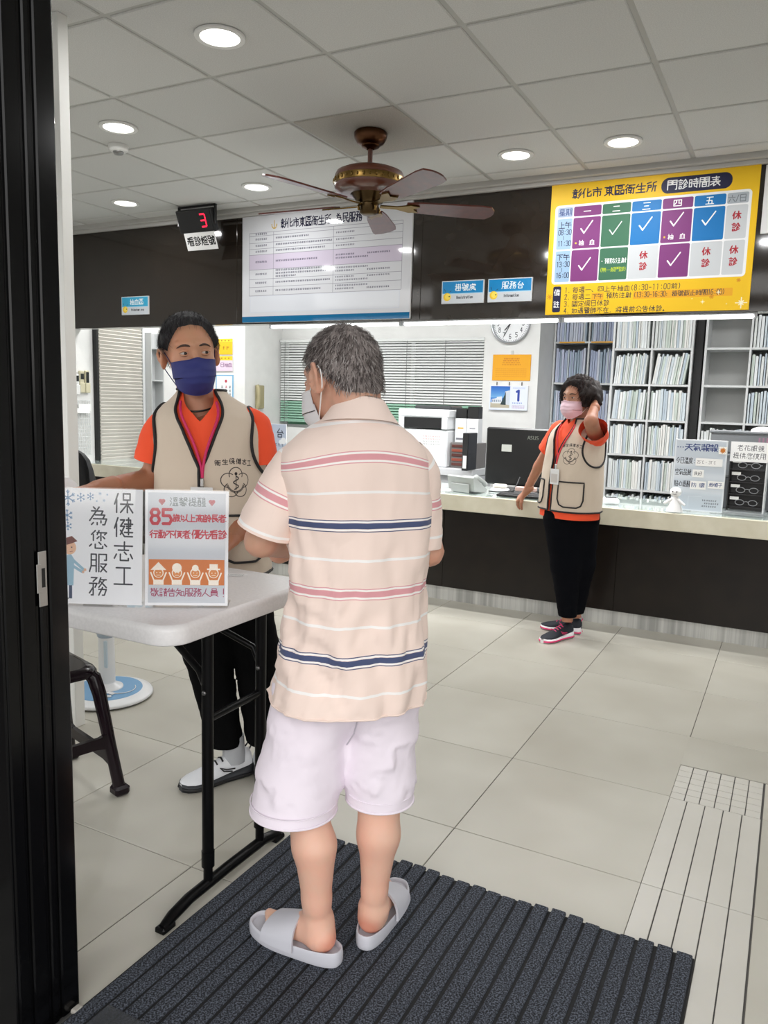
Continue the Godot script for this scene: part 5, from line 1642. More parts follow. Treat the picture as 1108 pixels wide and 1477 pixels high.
# ---------- bodies: a distance field joined smoothly and meshed as surface nets ----------
class Field:
	var o: Vector3
	var h: float
	var nx: int
	var ny: int
	var nz: int
	var d: PackedFloat32Array

	func _init(lo: Vector3, hi: Vector3, cell: float) -> void:
		o = lo
		h = cell
		nx = int(ceil((hi.x - lo.x) / cell)) + 1
		ny = int(ceil((hi.y - lo.y) / cell)) + 1
		nz = int(ceil((hi.z - lo.z) / cell)) + 1
		d = PackedFloat32Array()
		d.resize(nx * ny * nz)
		d.fill(1.0)

	func bounds(lo: Vector3, hi: Vector3, m: float) -> Array:
		return [maxi(0, int((lo.x - m - o.x) / h)), mini(nx - 1, int((hi.x + m - o.x) / h) + 1), maxi(0, int((lo.y - m - o.y) / h)), mini(ny - 1, int((hi.y + m - o.y) / h) + 1), maxi(0, int((lo.z - m - o.z) / h)), mini(nz - 1, int((hi.z + m - o.z) / h) + 1)]

	func cap(a: Vector3, b: Vector3, ra: float, rb: float, k := 0.01) -> void:  # tapered limb
		var r := maxf(ra, rb)
		var bb := bounds(a.min(b), a.max(b), r + k + 2.5 * h)
		var ab := b - a
		var l2 := maxf(ab.length_squared(), 1e-9)
		for z in range(bb[4], bb[5] + 1):
			for y in range(bb[2], bb[3] + 1):
				var at: int = (z * ny + y) * nx
				for x in range(bb[0], bb[1] + 1):
					var p := o + Vector3(x, y, z) * h - a
					var t := clampf(p.dot(ab) / l2, 0.0, 1.0)
					var q := (p - ab * t).length() - lerpf(ra, rb, t)
					var e := d[at + x]
					var g := k - absf(e - q)
					d[at + x] = minf(e, q) - (g * g / (4.0 * k) if g > 0.0 else 0.0)

	func ell(c: Vector3, r: Vector3, bs: Basis, k := 0.01, carve := false) -> void:  # ellipsoid with radii along the columns of bs
		var m := maxf(r.x, maxf(r.y, r.z))
		var bb := bounds(c, c, m + k + 2.5 * h)
		var inv := bs.transposed()
		for z in range(bb[4], bb[5] + 1):
			for y in range(bb[2], bb[3] + 1):
				var at: int = (z * ny + y) * nx
				for x in range(bb[0], bb[1] + 1):
					var p := inv * (o + Vector3(x, y, z) * h - c)
					var u := p / r
					var k0 := u.length()
					var k1 := (u / r).length()
					var q := k0 * (k0 - 1.0) / k1 if k1 > 1e-6 else -minf(r.x, minf(r.y, r.z))
					var e := d[at + x]
					if carve:
						q = -q
						var g := k - absf(e - q)
						d[at + x] = maxf(e, q) + (g * g / (4.0 * k) if g > 0.0 else 0.0)
					else:
						var g := k - absf(e - q)
						d[at + x] = minf(e, q) - (g * g / (4.0 * k) if g > 0.0 else 0.0)

	func at(p: Vector3) -> float:
		var q := (p - o) / h
		var x := clampi(int(q.x), 0, nx - 2)
		var y := clampi(int(q.y), 0, ny - 2)
		var z := clampi(int(q.z), 0, nz - 2)
		var f := Vector3(clampf(q.x - x, 0, 1), clampf(q.y - y, 0, 1), clampf(q.z - z, 0, 1))
		var i := (z * ny + y) * nx + x
		var s := nx * ny
		return lerpf(lerpf(lerpf(d[i], d[i + 1], f.x), lerpf(d[i + nx], d[i + nx + 1], f.x), f.y), lerpf(lerpf(d[i + s], d[i + s + 1], f.x), lerpf(d[i + s + nx], d[i + s + nx + 1], f.x), f.y), f.z)

	func march(from: Vector3, dir: Vector3, far := 0.3) -> float:  # how far the surface lies from an inner point
		var t := 0.0
		while t < far:
			var q := at(from + dir * t)
			if q >= -0.0004: return t
			t += clampf(-q * 0.8, 0.0008, 0.02)
		return far

	func mesh(mb: MB, tint: Callable) -> void:
		var cell := {}
		var s := nx * ny
		var first := mb.v.size()
		var off := [0, 1, nx, nx + 1, s, s + 1, s + nx, s + nx + 1]
		var pos := [Vector3(0, 0, 0), Vector3(1, 0, 0), Vector3(0, 1, 0), Vector3(1, 1, 0), Vector3(0, 0, 1), Vector3(1, 0, 1), Vector3(0, 1, 1), Vector3(1, 1, 1)]
		var edges := [[0, 1], [2, 3], [4, 5], [6, 7], [0, 2], [1, 3], [4, 6], [5, 7], [0, 4], [1, 5], [2, 6], [3, 7]]
		var lim := h * 2.6
		for z in nz - 1:
			for y in ny - 1:
				var row := (z * ny + y) * nx
				for x in nx - 1:
					var i := row + x
					if absf(d[i]) > lim: continue
					var neg := 0
					for k in 8:
						if d[i + off[k]] < 0.0: neg += 1
					if neg == 0 or neg == 8: continue
					var sum := Vector3.ZERO
					var n := 0
					for e in edges:
						var a: float = d[i + off[e[0]]]
						var b: float = d[i + off[e[1]]]
						if (a < 0.0) != (b < 0.0):
							sum += (pos[e[0]] as Vector3).lerp(pos[e[1]], a / (a - b))
							n += 1
					var p := o + (Vector3(x, y, z) + sum / n) * h
					cell[i] = mb.v.size()
					mb.col = tint.call(p)
					mb.put(p, Vector3.UP)
		var acc := PackedVector3Array()
		acc.resize(mb.v.size() - first)
		for i in cell:
			for ax in 3:
				var st: int = [1, nx, s][ax]
				var a := d[i]
				var b := d[i + st] if i + st < d.size() else a
				if (a < 0.0) == (b < 0.0): continue
				var u: int = [nx, s, 1][ax]
				var w: int = [s, 1, nx][ax]
				if not (cell.has(i - u) and cell.has(i - w) and cell.has(i - u - w)): continue
				var q := [cell[i - u - w], cell[i - w], cell[i], cell[i - u]]
				if a > 0.0: q.reverse()
				mb.tri(q[0], q[1], q[2])
				mb.tri(q[0], q[2], q[3])
				var nn := (mb.v[q[1]] - mb.v[q[0]]).cross(mb.v[q[2]] - mb.v[q[0]]) + (mb.v[q[2]] - mb.v[q[0]]).cross(mb.v[q[3]] - mb.v[q[0]])
				for k in 4: acc[q[k] - first] += nn
		for k in acc.size(): mb.n[first + k] = acc[k].normalized() if acc[k].length_squared() > 1e-20 else Vector3.UP
		mb.col = Color(1, 1, 1)

# a garment round the trunk: keys from hem to neck [x, y, z, half width, half depth]; yaw the way it faces
class Trunk:
	var keys := []
	var front := Vector3(0, 0, 1)
	var side := Vector3(1, 0, 0)
	var pw := 2.3
	func _init(ks: Array, yaw: float, power := 2.3) -> void:
		keys = ks
		front = Vector3(sin(yaw), 0, cos(yaw))
		side = Vector3(front.z, 0, -front.x)
		pw = power
	func sect(t: float) -> Array:
		var n := keys.size()
		var f := clampf(t, 0.0, 1.0) * (n - 1)
		var k := mini(int(f), n - 2)
		f -= k
		var r := []
		for j in 5: r.append(cubic_interpolate(keys[k][j], keys[k + 1][j], keys[maxi(k - 1, 0)][j], keys[mini(k + 2, n - 1)][j], f))
		return r
	func find(y: float) -> float:  # t at which the section has this height
		var lo := 0.0
		var hi := 1.0
		for k in 24:
			var m := (lo + hi) / 2
			if sect(m)[1] < y: lo = m
			else: hi = m
		return (lo + hi) / 2
	func pos(th: float, t: float, out := 0.0) -> Vector3:
		var q := sect(t)
		var c := cos(th)
		var s := sin(th)
		var e := 2.0 / pw
		return Vector3(q[0], q[1], q[2]) + side * signf(s) * pow(absf(s), e) * (q[3] + out) + front * signf(c) * pow(absf(c), e) * (q[4] + out)

# shell of a trunk between two edge angles (both functions of t), wrinkled by noise; uv: turn and height
func shell(tr: Trunk, t0: float, t1: float, rows: int, seg: int, open: Callable, out: float, wr: Callable, y0: float, y1: float) -> MB:
	var m := MB.new()
	var grid := []
	var uvs := []
	for r in rows + 1:
		var t := lerpf(t0, t1, float(r) / rows)
		var op: Vector2 = open.call(t)
		var row := PackedVector3Array()
		var uv := PackedVector2Array()
		for k in seg + 1:
			var th := lerpf(op.x, TAU - op.y, float(k) / seg)
			var p := tr.pos(th, t, out)
			var q := tr.sect(t)
			var dir := (p - Vector3(q[0], p.y, q[2])).normalized()
			p += dir * float(wr.call(p, th, t))
			row.append(p)
			uv.append(Vector2(th / TAU, 1.0 - (p.y - y0) / (y1 - y0)))
		grid.append(row)
		uvs.append(uv)
	m.grid(grid, false, false, uvs)
	return m

# limb of cloth: path points, radii, flattening; uv v runs along it in metres
func sleeve(pts: Array, rad: Array, flat: float, hint: Vector3, sub: int, seg: int, wr: Callable) -> MB:
	var m := MB.new()
	var rows := []
	var uvs := []
	var n := pts.size()
	var side := hint
	var run := 0.0
	var last: Vector3 = pts[0]
	var steps := (n - 1) * sub
	for s in steps + 1:
		var f := float(s) / sub
		var k := mini(int(f), n - 2)
		f -= k
		var p: Vector3 = (pts[k] as Vector3).cubic_interpolate(pts[k + 1], pts[maxi(k - 1, 0)], pts[mini(k + 2, n - 1)], f)
		var p2: Vector3 = (pts[k] as Vector3).cubic_interpolate(pts[k + 1], pts[maxi(k - 1, 0)], pts[mini(k + 2, n - 1)], minf(f + 0.05, 1.0))
		var p1: Vector3 = (pts[k] as Vector3).cubic_interpolate(pts[k + 1], pts[maxi(k - 1, 0)], pts[mini(k + 2, n - 1)], maxf(f - 0.05, 0.0))
		var d := (p2 - p1).normalized()
		var r := cubic_interpolate(rad[k], rad[k + 1], rad[maxi(k - 1, 0)], rad[mini(k + 2, n - 1)], f)
		run += p.distance_to(last)
		last = p
		var a := (side - d * side.dot(d)).normalized()
		var b := d.cross(a)
		side = a
		var row := PackedVector3Array()
		var uv := PackedVector2Array()
		for q in seg + 1:
			var an := TAU * q / seg
			var dir := a * cos(an) + b * sin(an) * flat
			var w: float = wr.call(p + dir * r, an, run)
			row.append(p + dir * (r + w))
			uv.append(Vector2(float(q) / seg, run))
		rows.append(row)
		uvs.append(uv)
	m.grid(rows, false, false, uvs)
	return m

func skin_tint(base: Color, seed_: int) -> Callable:
	var f := FastNoiseLite.new()
	f.seed = seed_
	f.frequency = 9.0
	f.fractal_octaves = 3
	var g := FastNoiseLite.new()
	g.seed = seed_ + 1
	g.frequency = 60.0
	var lin := base.srgb_to_linear()
	return func(p: Vector3) -> Color:
		var a := f.get_noise_3dv(p) * 0.16
		var b := g.get_noise_3dv(p)
		var c := Color(lin.r * (1.0 + a * 0.4), lin.g * (1.0 - a * 0.35), lin.b * (1.0 - a * 0.4))
		if b > 0.62: c = c.lerp(Color(lin.r * 0.66, lin.g * 0.42, lin.b * 0.36), 0.5)
		return c

func skin_mat(key: String) -> StandardMaterial3D:
	var m := mat(key, Color(1, 1, 1), 0.5)
	m.vertex_color_use_as_albedo = true
	m.subsurf_scatter_enabled = true
	m.subsurf_scatter_strength = 0.12
	return m

# the shape of a head; c lies between the ears, f forwards, u upwards, s to its own left
func head_shape(fd: Field, c: Vector3, bs: Basis, k: float, ear := 1.0) -> void:
	# columns of bs: side, up, forward
	var w := func(s: float, u: float, f: float) -> Vector3: return c + (bs.x * s + bs.y * u + bs.z * f) * k
	fd.ell(w.call(0.0, 0.028, -0.008), Vector3(0.077, 0.09, 0.096) * k, bs, 0.01)
	fd.ell(w.call(0.0, -0.004, 0.03), Vector3(0.066, 0.084, 0.064) * k, bs, 0.02)
	fd.ell(w.call(0.0, -0.06, 0.03), Vector3(0.055, 0.05, 0.055) * k, bs, 0.02)
	fd.ell(w.call(0.0, -0.094, 0.068), Vector3(0.023, 0.019, 0.021) * k, bs, 0.02)
	for s in [-1.0, 1.0]:
		fd.ell(w.call(s * 0.04, -0.024, 0.062), Vector3(0.024, 0.024, 0.024) * k, bs, 0.02)
		fd.cap(w.call(0.0, 0.03, 0.089), w.call(s * 0.046, 0.034, 0.074), 0.011 * k, 0.009 * k, 0.014)
		fd.ell(w.call(s * 0.033, 0.007, 0.106), Vector3(0.019, 0.013, 0.018) * k, bs, 0.008, true)
	fd.cap(w.call(0.0, 0.012, 0.092), w.call(0.0, -0.036, 0.115), 0.009 * k, 0.0125 * k, 0.01)
	for s in [-1.0, 1.0]:
		fd.ell(w.call(s * 0.012, -0.04, 0.105), Vector3(0.009, 0.008, 0.011) * k, bs, 0.008)
		fd.cap(w.call(0.0, -0.064, 0.096), w.call(s * 0.022, -0.066, 0.086), 0.009 * k, 0.006 * k, 0.008)
		var eb := bs * Basis(Vector3.UP, s * 0.5)
		fd.ell(w.call(s * (0.076 + 0.01 * ear), -0.008, -0.01), Vector3(0.009, 0.034, 0.022) * k, eb, 0.006)
		fd.ell(w.call(s * 0.097, -0.004, -0.004), Vector3(0.008, 0.022, 0.012) * k, eb, 0.004, true)
		var rim := [[0.083, 0.02, 0.004], [0.09, 0.03, -0.006], [0.098, 0.026, -0.02], [0.101, 0.008, -0.028], [0.097, -0.016, -0.024], [0.089, -0.036, -0.01]]
		for q in 5: fd.cap(w.call(s * lerpf(0.08, rim[q][0], ear), rim[q][1] * ear, rim[q][2]), w.call(s * lerpf(0.08, rim[q + 1][0], ear), rim[q + 1][1] * ear, rim[q + 1][2]), 0.0052 * k, 0.0052 * k, 0.004)

func eyes(parent: Node3D, c: Vector3, bs: Basis, k: float, look: float, brow: Color, skin: Color) -> void:
	for s in [-1.0, 1.0]:
		var e: Vector3 = c + (bs.x * s * 0.0325 + bs.y * 0.007 + bs.z * 0.0815) * k
		var m := MB.new()
		m.xf = Transform3D(bs, e)
		m.ball(Vector3.ZERO, Vector3(0.0135, 0.0105, 0.0125) * k, 16, 10)
		var ey := part(parent, "eye", m, mat("eye_white", rgb(186, 174, 166), 0.25))
		m = MB.new()
		m.xf = Transform3D(bs, e)
		m.ball(Vector3(look * 0.003, 0.0, 0.0085) * k, Vector3(0.0062, 0.0062, 0.0052) * k, 12, 8)
		part(ey, "iris", m, mat("eye_iris", rgb(26, 18, 14), 0.12))
		for lid in [[0.0072, 0.0052], [-0.0068, 0.0026]]:
			var pts := []
			for q in 9:
				var f := q / 8.0 * 2.0 - 1.0
				pts.append(e + bs * (Vector3(f * 0.0165, lid[0] * (1.0 - f * f * 0.95) + 0.0005, 0.0108 - 0.0062 * f * f) * k))
			m = MB.new()
			m.tube(pts, [0.001 * k, 0.0022 * k, 0.0028 * k, 0.003 * k, 0.003 * k, 0.003 * k, 0.0028 * k, 0.0022 * k, 0.001 * k], 8)
			part(ey, "eyelid", m, mat("eyelid_%s" % skin.to_html(), skin, 0.5))
		var pts2 := []
		for q in 7:
			var f := q / 6.0
			pts2.append(c + (bs.x * s * (0.014 + 0.038 * f) + bs.y * (0.028 + 0.006 * sin(f * PI) - 0.004 * f) + bs.z * (0.0985 - 0.02 * f * f)) * k)
		m = MB.new()
		m.tube(pts2, [0.0015 * k, 0.003 * k, 0.0034 * k, 0.0034 * k, 0.003 * k, 0.0022 * k, 0.001 * k], 8)
		part(parent, "eyebrow", m, mat("brow_%s" % brow.to_html(), brow, 0.8))

# hair over a head: thick(az, el) in metres, negative where there is none; az from the forehead (0) to the nape (PI)
func hair_cap(fd: Field, c: Vector3, bs: Basis, k: float, thick: Callable, bump: float, seed_: int) -> MB:
	var m := MB.new()
	var rows := []
	var f := FastNoiseLite.new()
	f.seed = seed_
	f.frequency = 34.0
	f.fractal_octaves = 2
	var mid := c + (bs.y * 0.022 - bs.z * 0.004) * k
	for j in 41:
		var el := lerpf(-0.9, PI / 2, j / 40.0)
		var row := PackedVector3Array()
		for a in 72:
			var az := TAU * a / 72.0
			var dir := bs * Vector3(sin(az) * cos(el), sin(el), cos(az) * cos(el))
			var r := fd.march(mid, dir, 0.2)
			var th: float = thick.call(absf(wrapf(az, -PI, PI)), el)
			var p := mid + dir * r
			if th > 0.0: th += bump * f.get_noise_3d(p.x * 1.6, p.y * 0.5, p.z * 1.6)
			row.append(mid + dir * (r + th))
		rows.append(row)
	m.grid(rows, true)
	return m

# single hairs as tapered strips lying over the cap
func hair_strands(fd: Field, c: Vector3, bs: Basis, k: float, thick: Callable, count: int, len0: float, len1: float, lift: float, tones: Array, seed_: int, part_az := 0.0) -> MB:
	var m := MB.new()
	var r := RandomNumberGenerator.new()
	r.seed = seed_
	var mid := c + (bs.y * 0.022 - bs.z * 0.004) * k
	for n in count:
		var az := r.randf_range(-PI, PI)
		var el := asin(r.randf_range(-0.8, 1.0))
		var th: float = thick.call(absf(az), el)
		if th <= 0.006: continue
		var dir := bs * Vector3(sin(az) * cos(el), sin(el), cos(az) * cos(el))
		var hit := mid + dir * fd.march(mid, dir, 0.2)
		var g := 0.006
		dir = Vector3(fd.at(hit + Vector3(g, 0, 0)) - fd.at(hit - Vector3(g, 0, 0)), fd.at(hit + Vector3(0, g, 0)) - fd.at(hit - Vector3(0, g, 0)), fd.at(hit + Vector3(0, 0, g)) - fd.at(hit - Vector3(0, 0, g))).normalized()
		var root := hit + dir * th * 0.8
		# combed from the crown downwards, forwards on the forehead
		var crown := bs * Vector3(0.15, 0.86, -0.5)
		var flow := (dir * dir.dot(crown) - crown)
		if flow.length() < 0.05: flow = bs.x
		flow = (flow.normalized() + Vector3(r.randfn(), r.randfn(), r.randfn()) * 0.22)
		flow = (flow - dir * flow.dot(dir)).normalized()
		var ln := r.randf_range(len0, len1)
		var w := r.randf_range(0.0004, 0.0009)
		var sd := flow.cross(dir) * w
		var a := root
		var b := root + flow * ln * 0.5 + dir * lift * ln
		var e := root + flow * ln + dir * (lift * 0.9 - 0.35) * ln * 0.6
		m.col = (tones[r.randi() % tones.size()] as Color).srgb_to_linear()
		var i0 := m.put(a - sd, dir)
		m.put(a + sd, dir)
		m.put(b + sd, dir)
		m.put(b - sd, dir)
		m.put(e, dir)
		m.tri(i0, i0 + 1, i0 + 2)
		m.tri(i0, i0 + 2, i0 + 3)
		m.tri(i0 + 3, i0 + 2, i0 + 4)
	m.col = Color(1, 1, 1)
	return m

# pleated face mask with its ear loops
func face_mask(parent: Node3D, c: Vector3, bs: Basis, k: float, col: Material, loop: Material) -> void:
	var w := func(s: float, u: float, f: float) -> Vector3: return c + (bs.x * s + bs.y * u + bs.z * f) * k
	var rows := []
	for j in 29:
		var v := j / 28.0
		var u := lerpf(-0.122, -0.012, v)
		var peak := 0.124 + 0.02 * sin(PI * clampf(v * 1.1, 0.0, 1.0)) - 0.03 * pow(1.0 - v, 3.0)
		var pleat := 0.0
		for q in [0.3, 0.5, 0.7]: pleat += 0.0026 * smoothstep(q - 0.03, q + 0.03, v) * (1.0 - smoothstep(q + 0.03, q + 0.16, v))
		var half := 0.068 - 0.012 * pow(1.0 - v, 2.0)
		var row := PackedVector3Array()
		for a in 33:
			var x := a / 32.0 * 2.0 - 1.0
			var s := half * sin(x * 1.35) / sin(1.35)
			var f := lerpf(0.036 + 0.01 * v, peak, pow(cos(x * PI / 2), 0.62)) + pleat * (1.0 - x * x)
			var uu := u - (0.008 * x * x if v > 0.5 else -0.026 * x * x * (1.0 - v))
			row.append(w.call(s, uu + 0.006 * exp(-x * x * 30.0) * v, f))
		rows.append(row)
	var m := MB.new()
	m.grid(rows, false)
	var back := []
	for row in rows:
		var b := PackedVector3Array()
		for p in row: b.append(p - bs.z * 0.0022 * k)
		back.append(b)
	m.grid(back, false, true)
	var o := part(parent, "face_mask", m, col)
	var hem := MB.new()
	var top := []
	for p in rows[28]: top.append(p)
	hem.tube(top, 0.0016, 6)
	var bot := []
	for p in rows[0]: bot.append(p)
	hem.tube(bot, 0.0016, 6)
	part(o, "mask_hem", hem, col)
	for s in [-1.0, 1.0]:
		var e := MB.new()
		var a: Vector3 = rows[27][32 if s > 0 else 0]
		var b: Vector3 = rows[2][32 if s > 0 else 0]
		var pts := [a, w.call(s * 0.076, 0.002, 0.018), w.call(s * 0.085, 0.024, -0.012), w.call(s * 0.088, 0.012, -0.03), w.call(s * 0.086, -0.02, -0.028), w.call(s * 0.078, -0.045, -0.008), b]
		var fine := []
		for q in 6:
			for f in 5: fine.append((pts[q] as Vector3).cubic_interpolate(pts[q + 1], pts[maxi(q - 1, 0)], pts[mini(q + 2, 6)], f / 5.0))
		fine.append(b)
		e.tube(fine, 0.0017, 6)
		part(o, "ear_loop", e, loop)

# hand: fingers are chains rooted in the palm
func hand_shape(fd: Field, wrist: Vector3, fwd: Vector3, palm: Vector3, thumb: Vector3, curl: float, k := 1.0) -> void:
	fwd = fwd.normalized()
	palm = (palm - fwd * palm.dot(fwd)).normalized()
	thumb = (thumb - fwd * thumb.dot(fwd) - palm * thumb.dot(palm)).normalized()
	var lens := [0.07, 0.078, 0.072, 0.056]
	for q in 4:
		var lat := (0.027 - 0.018 * q) * k
		var kn: Vector3 = wrist + fwd * (0.088 - 0.005 * absf(q - 1.2)) * k + thumb * lat - palm * 0.004
		fd.cap(wrist + fwd * 0.012 * k + thumb * lat * 0.7, kn, 0.014 * k, 0.0115 * k, 0.012)
		var at := kn
		var dir := fwd
		var bend := curl * (0.75 + 0.12 * q)
		for seg in 3:
			dir = (dir * cos(bend) + palm * sin(bend)).normalized()
			dir = (dir - palm * 0.0).normalized()
			var nxt: Vector3 = at + dir * lens[q] * k * [0.46, 0.3, 0.24][seg]
			fd.cap(at, nxt, [0.0092, 0.0084, 0.0078][seg] * k, [0.0084, 0.0078, 0.0068][seg] * k, 0.0035)
			palm = palm
			at = nxt
	var b := wrist + fwd * 0.026 * k + thumb * 0.022 * k
	var t1 := b + (fwd * 0.7 + thumb * 0.75 + palm * 0.3 * (0.4 + curl)).normalized() * 0.044 * k
	var t2 := t1 + (fwd * 0.9 + thumb * 0.3 + palm * curl).normalized() * 0.03 * k
	var t3 := t2 + (fwd + palm * curl * 1.2).normalized() * 0.024 * k
	fd.cap(b, t1, 0.015 * k, 0.0105 * k, 0.008)
	fd.cap(t1, t2, 0.0105 * k, 0.0092 * k, 0.004)
	fd.cap(t2, t3, 0.0092 * k, 0.0078 * k, 0.004)

func foot_shape(fd: Field, heel: Vector3, dir: Vector3, side: Vector3, ankle: Vector3, y: float) -> void:
	# heel: back of the heel on the ground; side points to the big toe
	var p := func(f: float, s: float, u: float) -> Vector3: return heel + dir * f + side * s + Vector3(0, y + u, 0)
	fd.cap(p.call(0.034, 0.0, 0.03), ankle, 0.033, 0.031, 0.02)
	fd.ell(p.call(0.036, 0.0, 0.028), Vector3(0.029, 0.03, 0.034), Basis(side, Vector3.UP, dir), 0.015)
	fd.cap(p.call(0.05, 0.0, 0.034), p.call(0.17, 0.003, 0.016), 0.032, 0.02, 0.02)
	fd.cap(p.call(0.16, -0.02, 0.015), p.call(0.175, 0.02, 0.017), 0.017, 0.018, 0.015)
	fd.cap(ankle, p.call(0.11, 0.004, 0.034), 0.03, 0.026, 0.025)
	for q in 5:
		var s := 0.025 - 0.0125 * q
		var f0 := 0.186 - 0.004 * q * q * 0.5
		fd.cap(p.call(f0 - 0.02, s * 0.9, 0.016), p.call(f0 + 0.034 - 0.004 * q, s, 0.011), 0.0125 if q == 0 else 0.0095, 0.0115 if q == 0 else 0.0082, 0.004)
	for s in [-1.0, 1.0]: fd.ell(ankle + side * s * 0.026 + Vector3(0, 0.004, 0), Vector3(0.012, 0.014, 0.014), Basis(), 0.012)

func no_wrinkle(_p: Vector3, _a: float, _b: float) -> float: return 0.0

func wrinkles(seed_: int, amp: float, freq: float, stretch: Vector3) -> Callable:
	var f := FastNoiseLite.new()
	f.seed = seed_
	f.frequency = freq
	f.fractal_octaves = 3
	f.fractal_gain = 0.45
	return func(p: Vector3, _a: float, _b: float) -> float:
		var n := f.get_noise_3dv(p * stretch)
		return amp * (1.0 - 2.2 * absf(n)) if n < 0.3 else amp * 0.34

func cloth_mat(key: String, c: Color, rough := 0.85) -> StandardMaterial3D:
	var m := mat(key, c, rough)
	m.rim_enabled = true
	m.rim = 0.25
	m.rim_tint = 0.6
	return m

func person(label: String, at: Vector3) -> Node3D:
	return thing("person", label, "person", at, atan2(-at.x, -at.z))

# shoe: outline stations along its length [along, half width left, half width right, height of the upper]
func shoe(parent: Node3D, called: String, heel: Vector3, toe: Vector3, upper: Material, sole: Material, accent: Material, k := 1.0) -> Node3D:
	var dir := (toe - heel)
	var ln := dir.length()
	dir = dir.normalized()
	var side := Vector3(dir.z, 0, -dir.x)
	var st := [[0.0, 0.018, 0.046, 0.075], [0.03, 0.031, 0.043, 0.092], [0.1, 0.036, 0.041, 0.098], [0.25, 0.035, 0.036, 0.09], [0.4, 0.034, 0.031, 0.082], [0.55, 0.038, 0.027, 0.07], [0.72, 0.045, 0.025, 0.056], [0.86, 0.042, 0.025, 0.046], [0.95, 0.03, 0.026, 0.038], [1.0, 0.012, 0.028, 0.032]]
	var up := []
	var so := []
	for q in st:
		var c: Vector3 = heel + dir * ln * q[0]
		var row := PackedVector3Array()
		for a in 13:
			var an := PI * a / 12.0
			row.append(c + side * cos(an) * q[1] * k * (1.0 if sin(an) < 0.7 else 0.9) + Vector3(0, lerpf(q[2] * 0.75, q[3], pow(sin(an), 0.75)) * k, 0))
		up.append(row)
		var sr := PackedVector3Array()
		for pt in [[1.0, 0.0], [1.1, 0.012], [1.06, q[2]], [-1.06, q[2]], [-1.1, 0.012], [-1.0, 0.0]]: sr.append(c + side * pt[0] * q[1] * k + Vector3(0, pt[1] * k + 0.001, 0))
		so.append(sr)
	var o := Node3D.new()
	o.name = called
	parent.add_child(o, true)
	var m := MB.new()
	m.grid(up, false)
	m.fan(up[0], -dir)
	m.fan(up[9], dir)
	part(o, "upper", m, upper)
	m = MB.new()
	m.grid(so, true)
	m.fan(so[0], -dir)
	m.fan(so[9], dir)
	part(o, "sole", m, sole)
	var strip := []
	for q in st: strip.append(heel + dir * ln * q[0] - side * q[1] * k * 1.1 + Vector3(0, 0.012 * k, 0))
	m = MB.new()
	m.tube(strip, 0.005 * k, 6)
	var s2 := []
	for q in st: s2.append(heel + dir * ln * q[0] + side * q[1] * k * 1.1 + Vector3(0, 0.012 * k, 0))
	m.tube(s2, 0.005 * k, 6)
	part(o, "sole_edge", m, accent)
	for sg in [-1.0, 1.0]:
		var pts := []
		for q in [[0.3, 0.046], [0.42, 0.05], [0.52, 0.062], [0.46, 0.046], [0.34, 0.038]]: pts.append(heel + dir * ln * q[0] + side * sg * 0.0375 * k + Vector3(0, q[1] * k, 0))
		m = MB.new()
		m.tube(pts, 0.0024 * k, 6)
		part(o, "side_stripe", m, accent)
	m = MB.new()
	m.tube([heel + dir * 0.012 + Vector3(0, 0.07 * k, 0), heel + dir * -0.004 + Vector3(0, 0.098 * k, 0), heel + dir * 0.008 + Vector3(0, 0.112 * k, 0), heel + dir * 0.022 + Vector3(0, 0.098 * k, 0)], 0.0032 * k, 6)
	part(o, "heel_loop", m, accent)
	var lace := MB.new()
	for j in 4:
		var f := 0.36 + 0.08 * j
		var c := heel + dir * ln * f + Vector3(0, lerpf(0.086, 0.06, (f - 0.36) / 0.3) * k, 0)
		lace.tube([c - side * 0.018 * k + Vector3(0, -0.006, 0), c + Vector3(0, 0.002, 0), c + side * 0.018 * k + Vector3(0, -0.006, 0)], 0.003 * k, 6)
	part(o, "laces", lace, accent)
	return o

# ---------- the three people; each stands in axes of its own: x to the right, z towards the entrance ----------
func build_people() -> void:
	customer()
	volunteer_man()
	volunteer_woman()

func stripe_image(bands: Array, base: Color, span_m: float, ht := 2048) -> Image:
	var im := Image.create(8, ht, false, Image.FORMAT_RGB8)
	im.fill(base)
	var white := rgb(248, 244, 242)
	for b in bands:  # [distance from the top, kind]
		var px: float = ht / span_m
		var y: float = b[0] * px
		if b[1] == 0:
			im.fill_rect(Rect2i(0, int(y - 0.003 * px), 8, int(0.0065 * px)), white)
			continue
		var c: Color = rgb(222, 158, 164) if b[1] == 1 else rgb(72, 82, 118)
		for q in [[-0.0145, 0.0022, c], [-0.0118, 0.004, white], [-0.0072, 0.0135, c], [0.0066, 0.004, white], [0.0112, 0.0024, c]]:
			im.fill_rect(Rect2i(0, int(y + q[0] * px), 8, maxi(1, int(q[1] * px))), q[2])
	return im

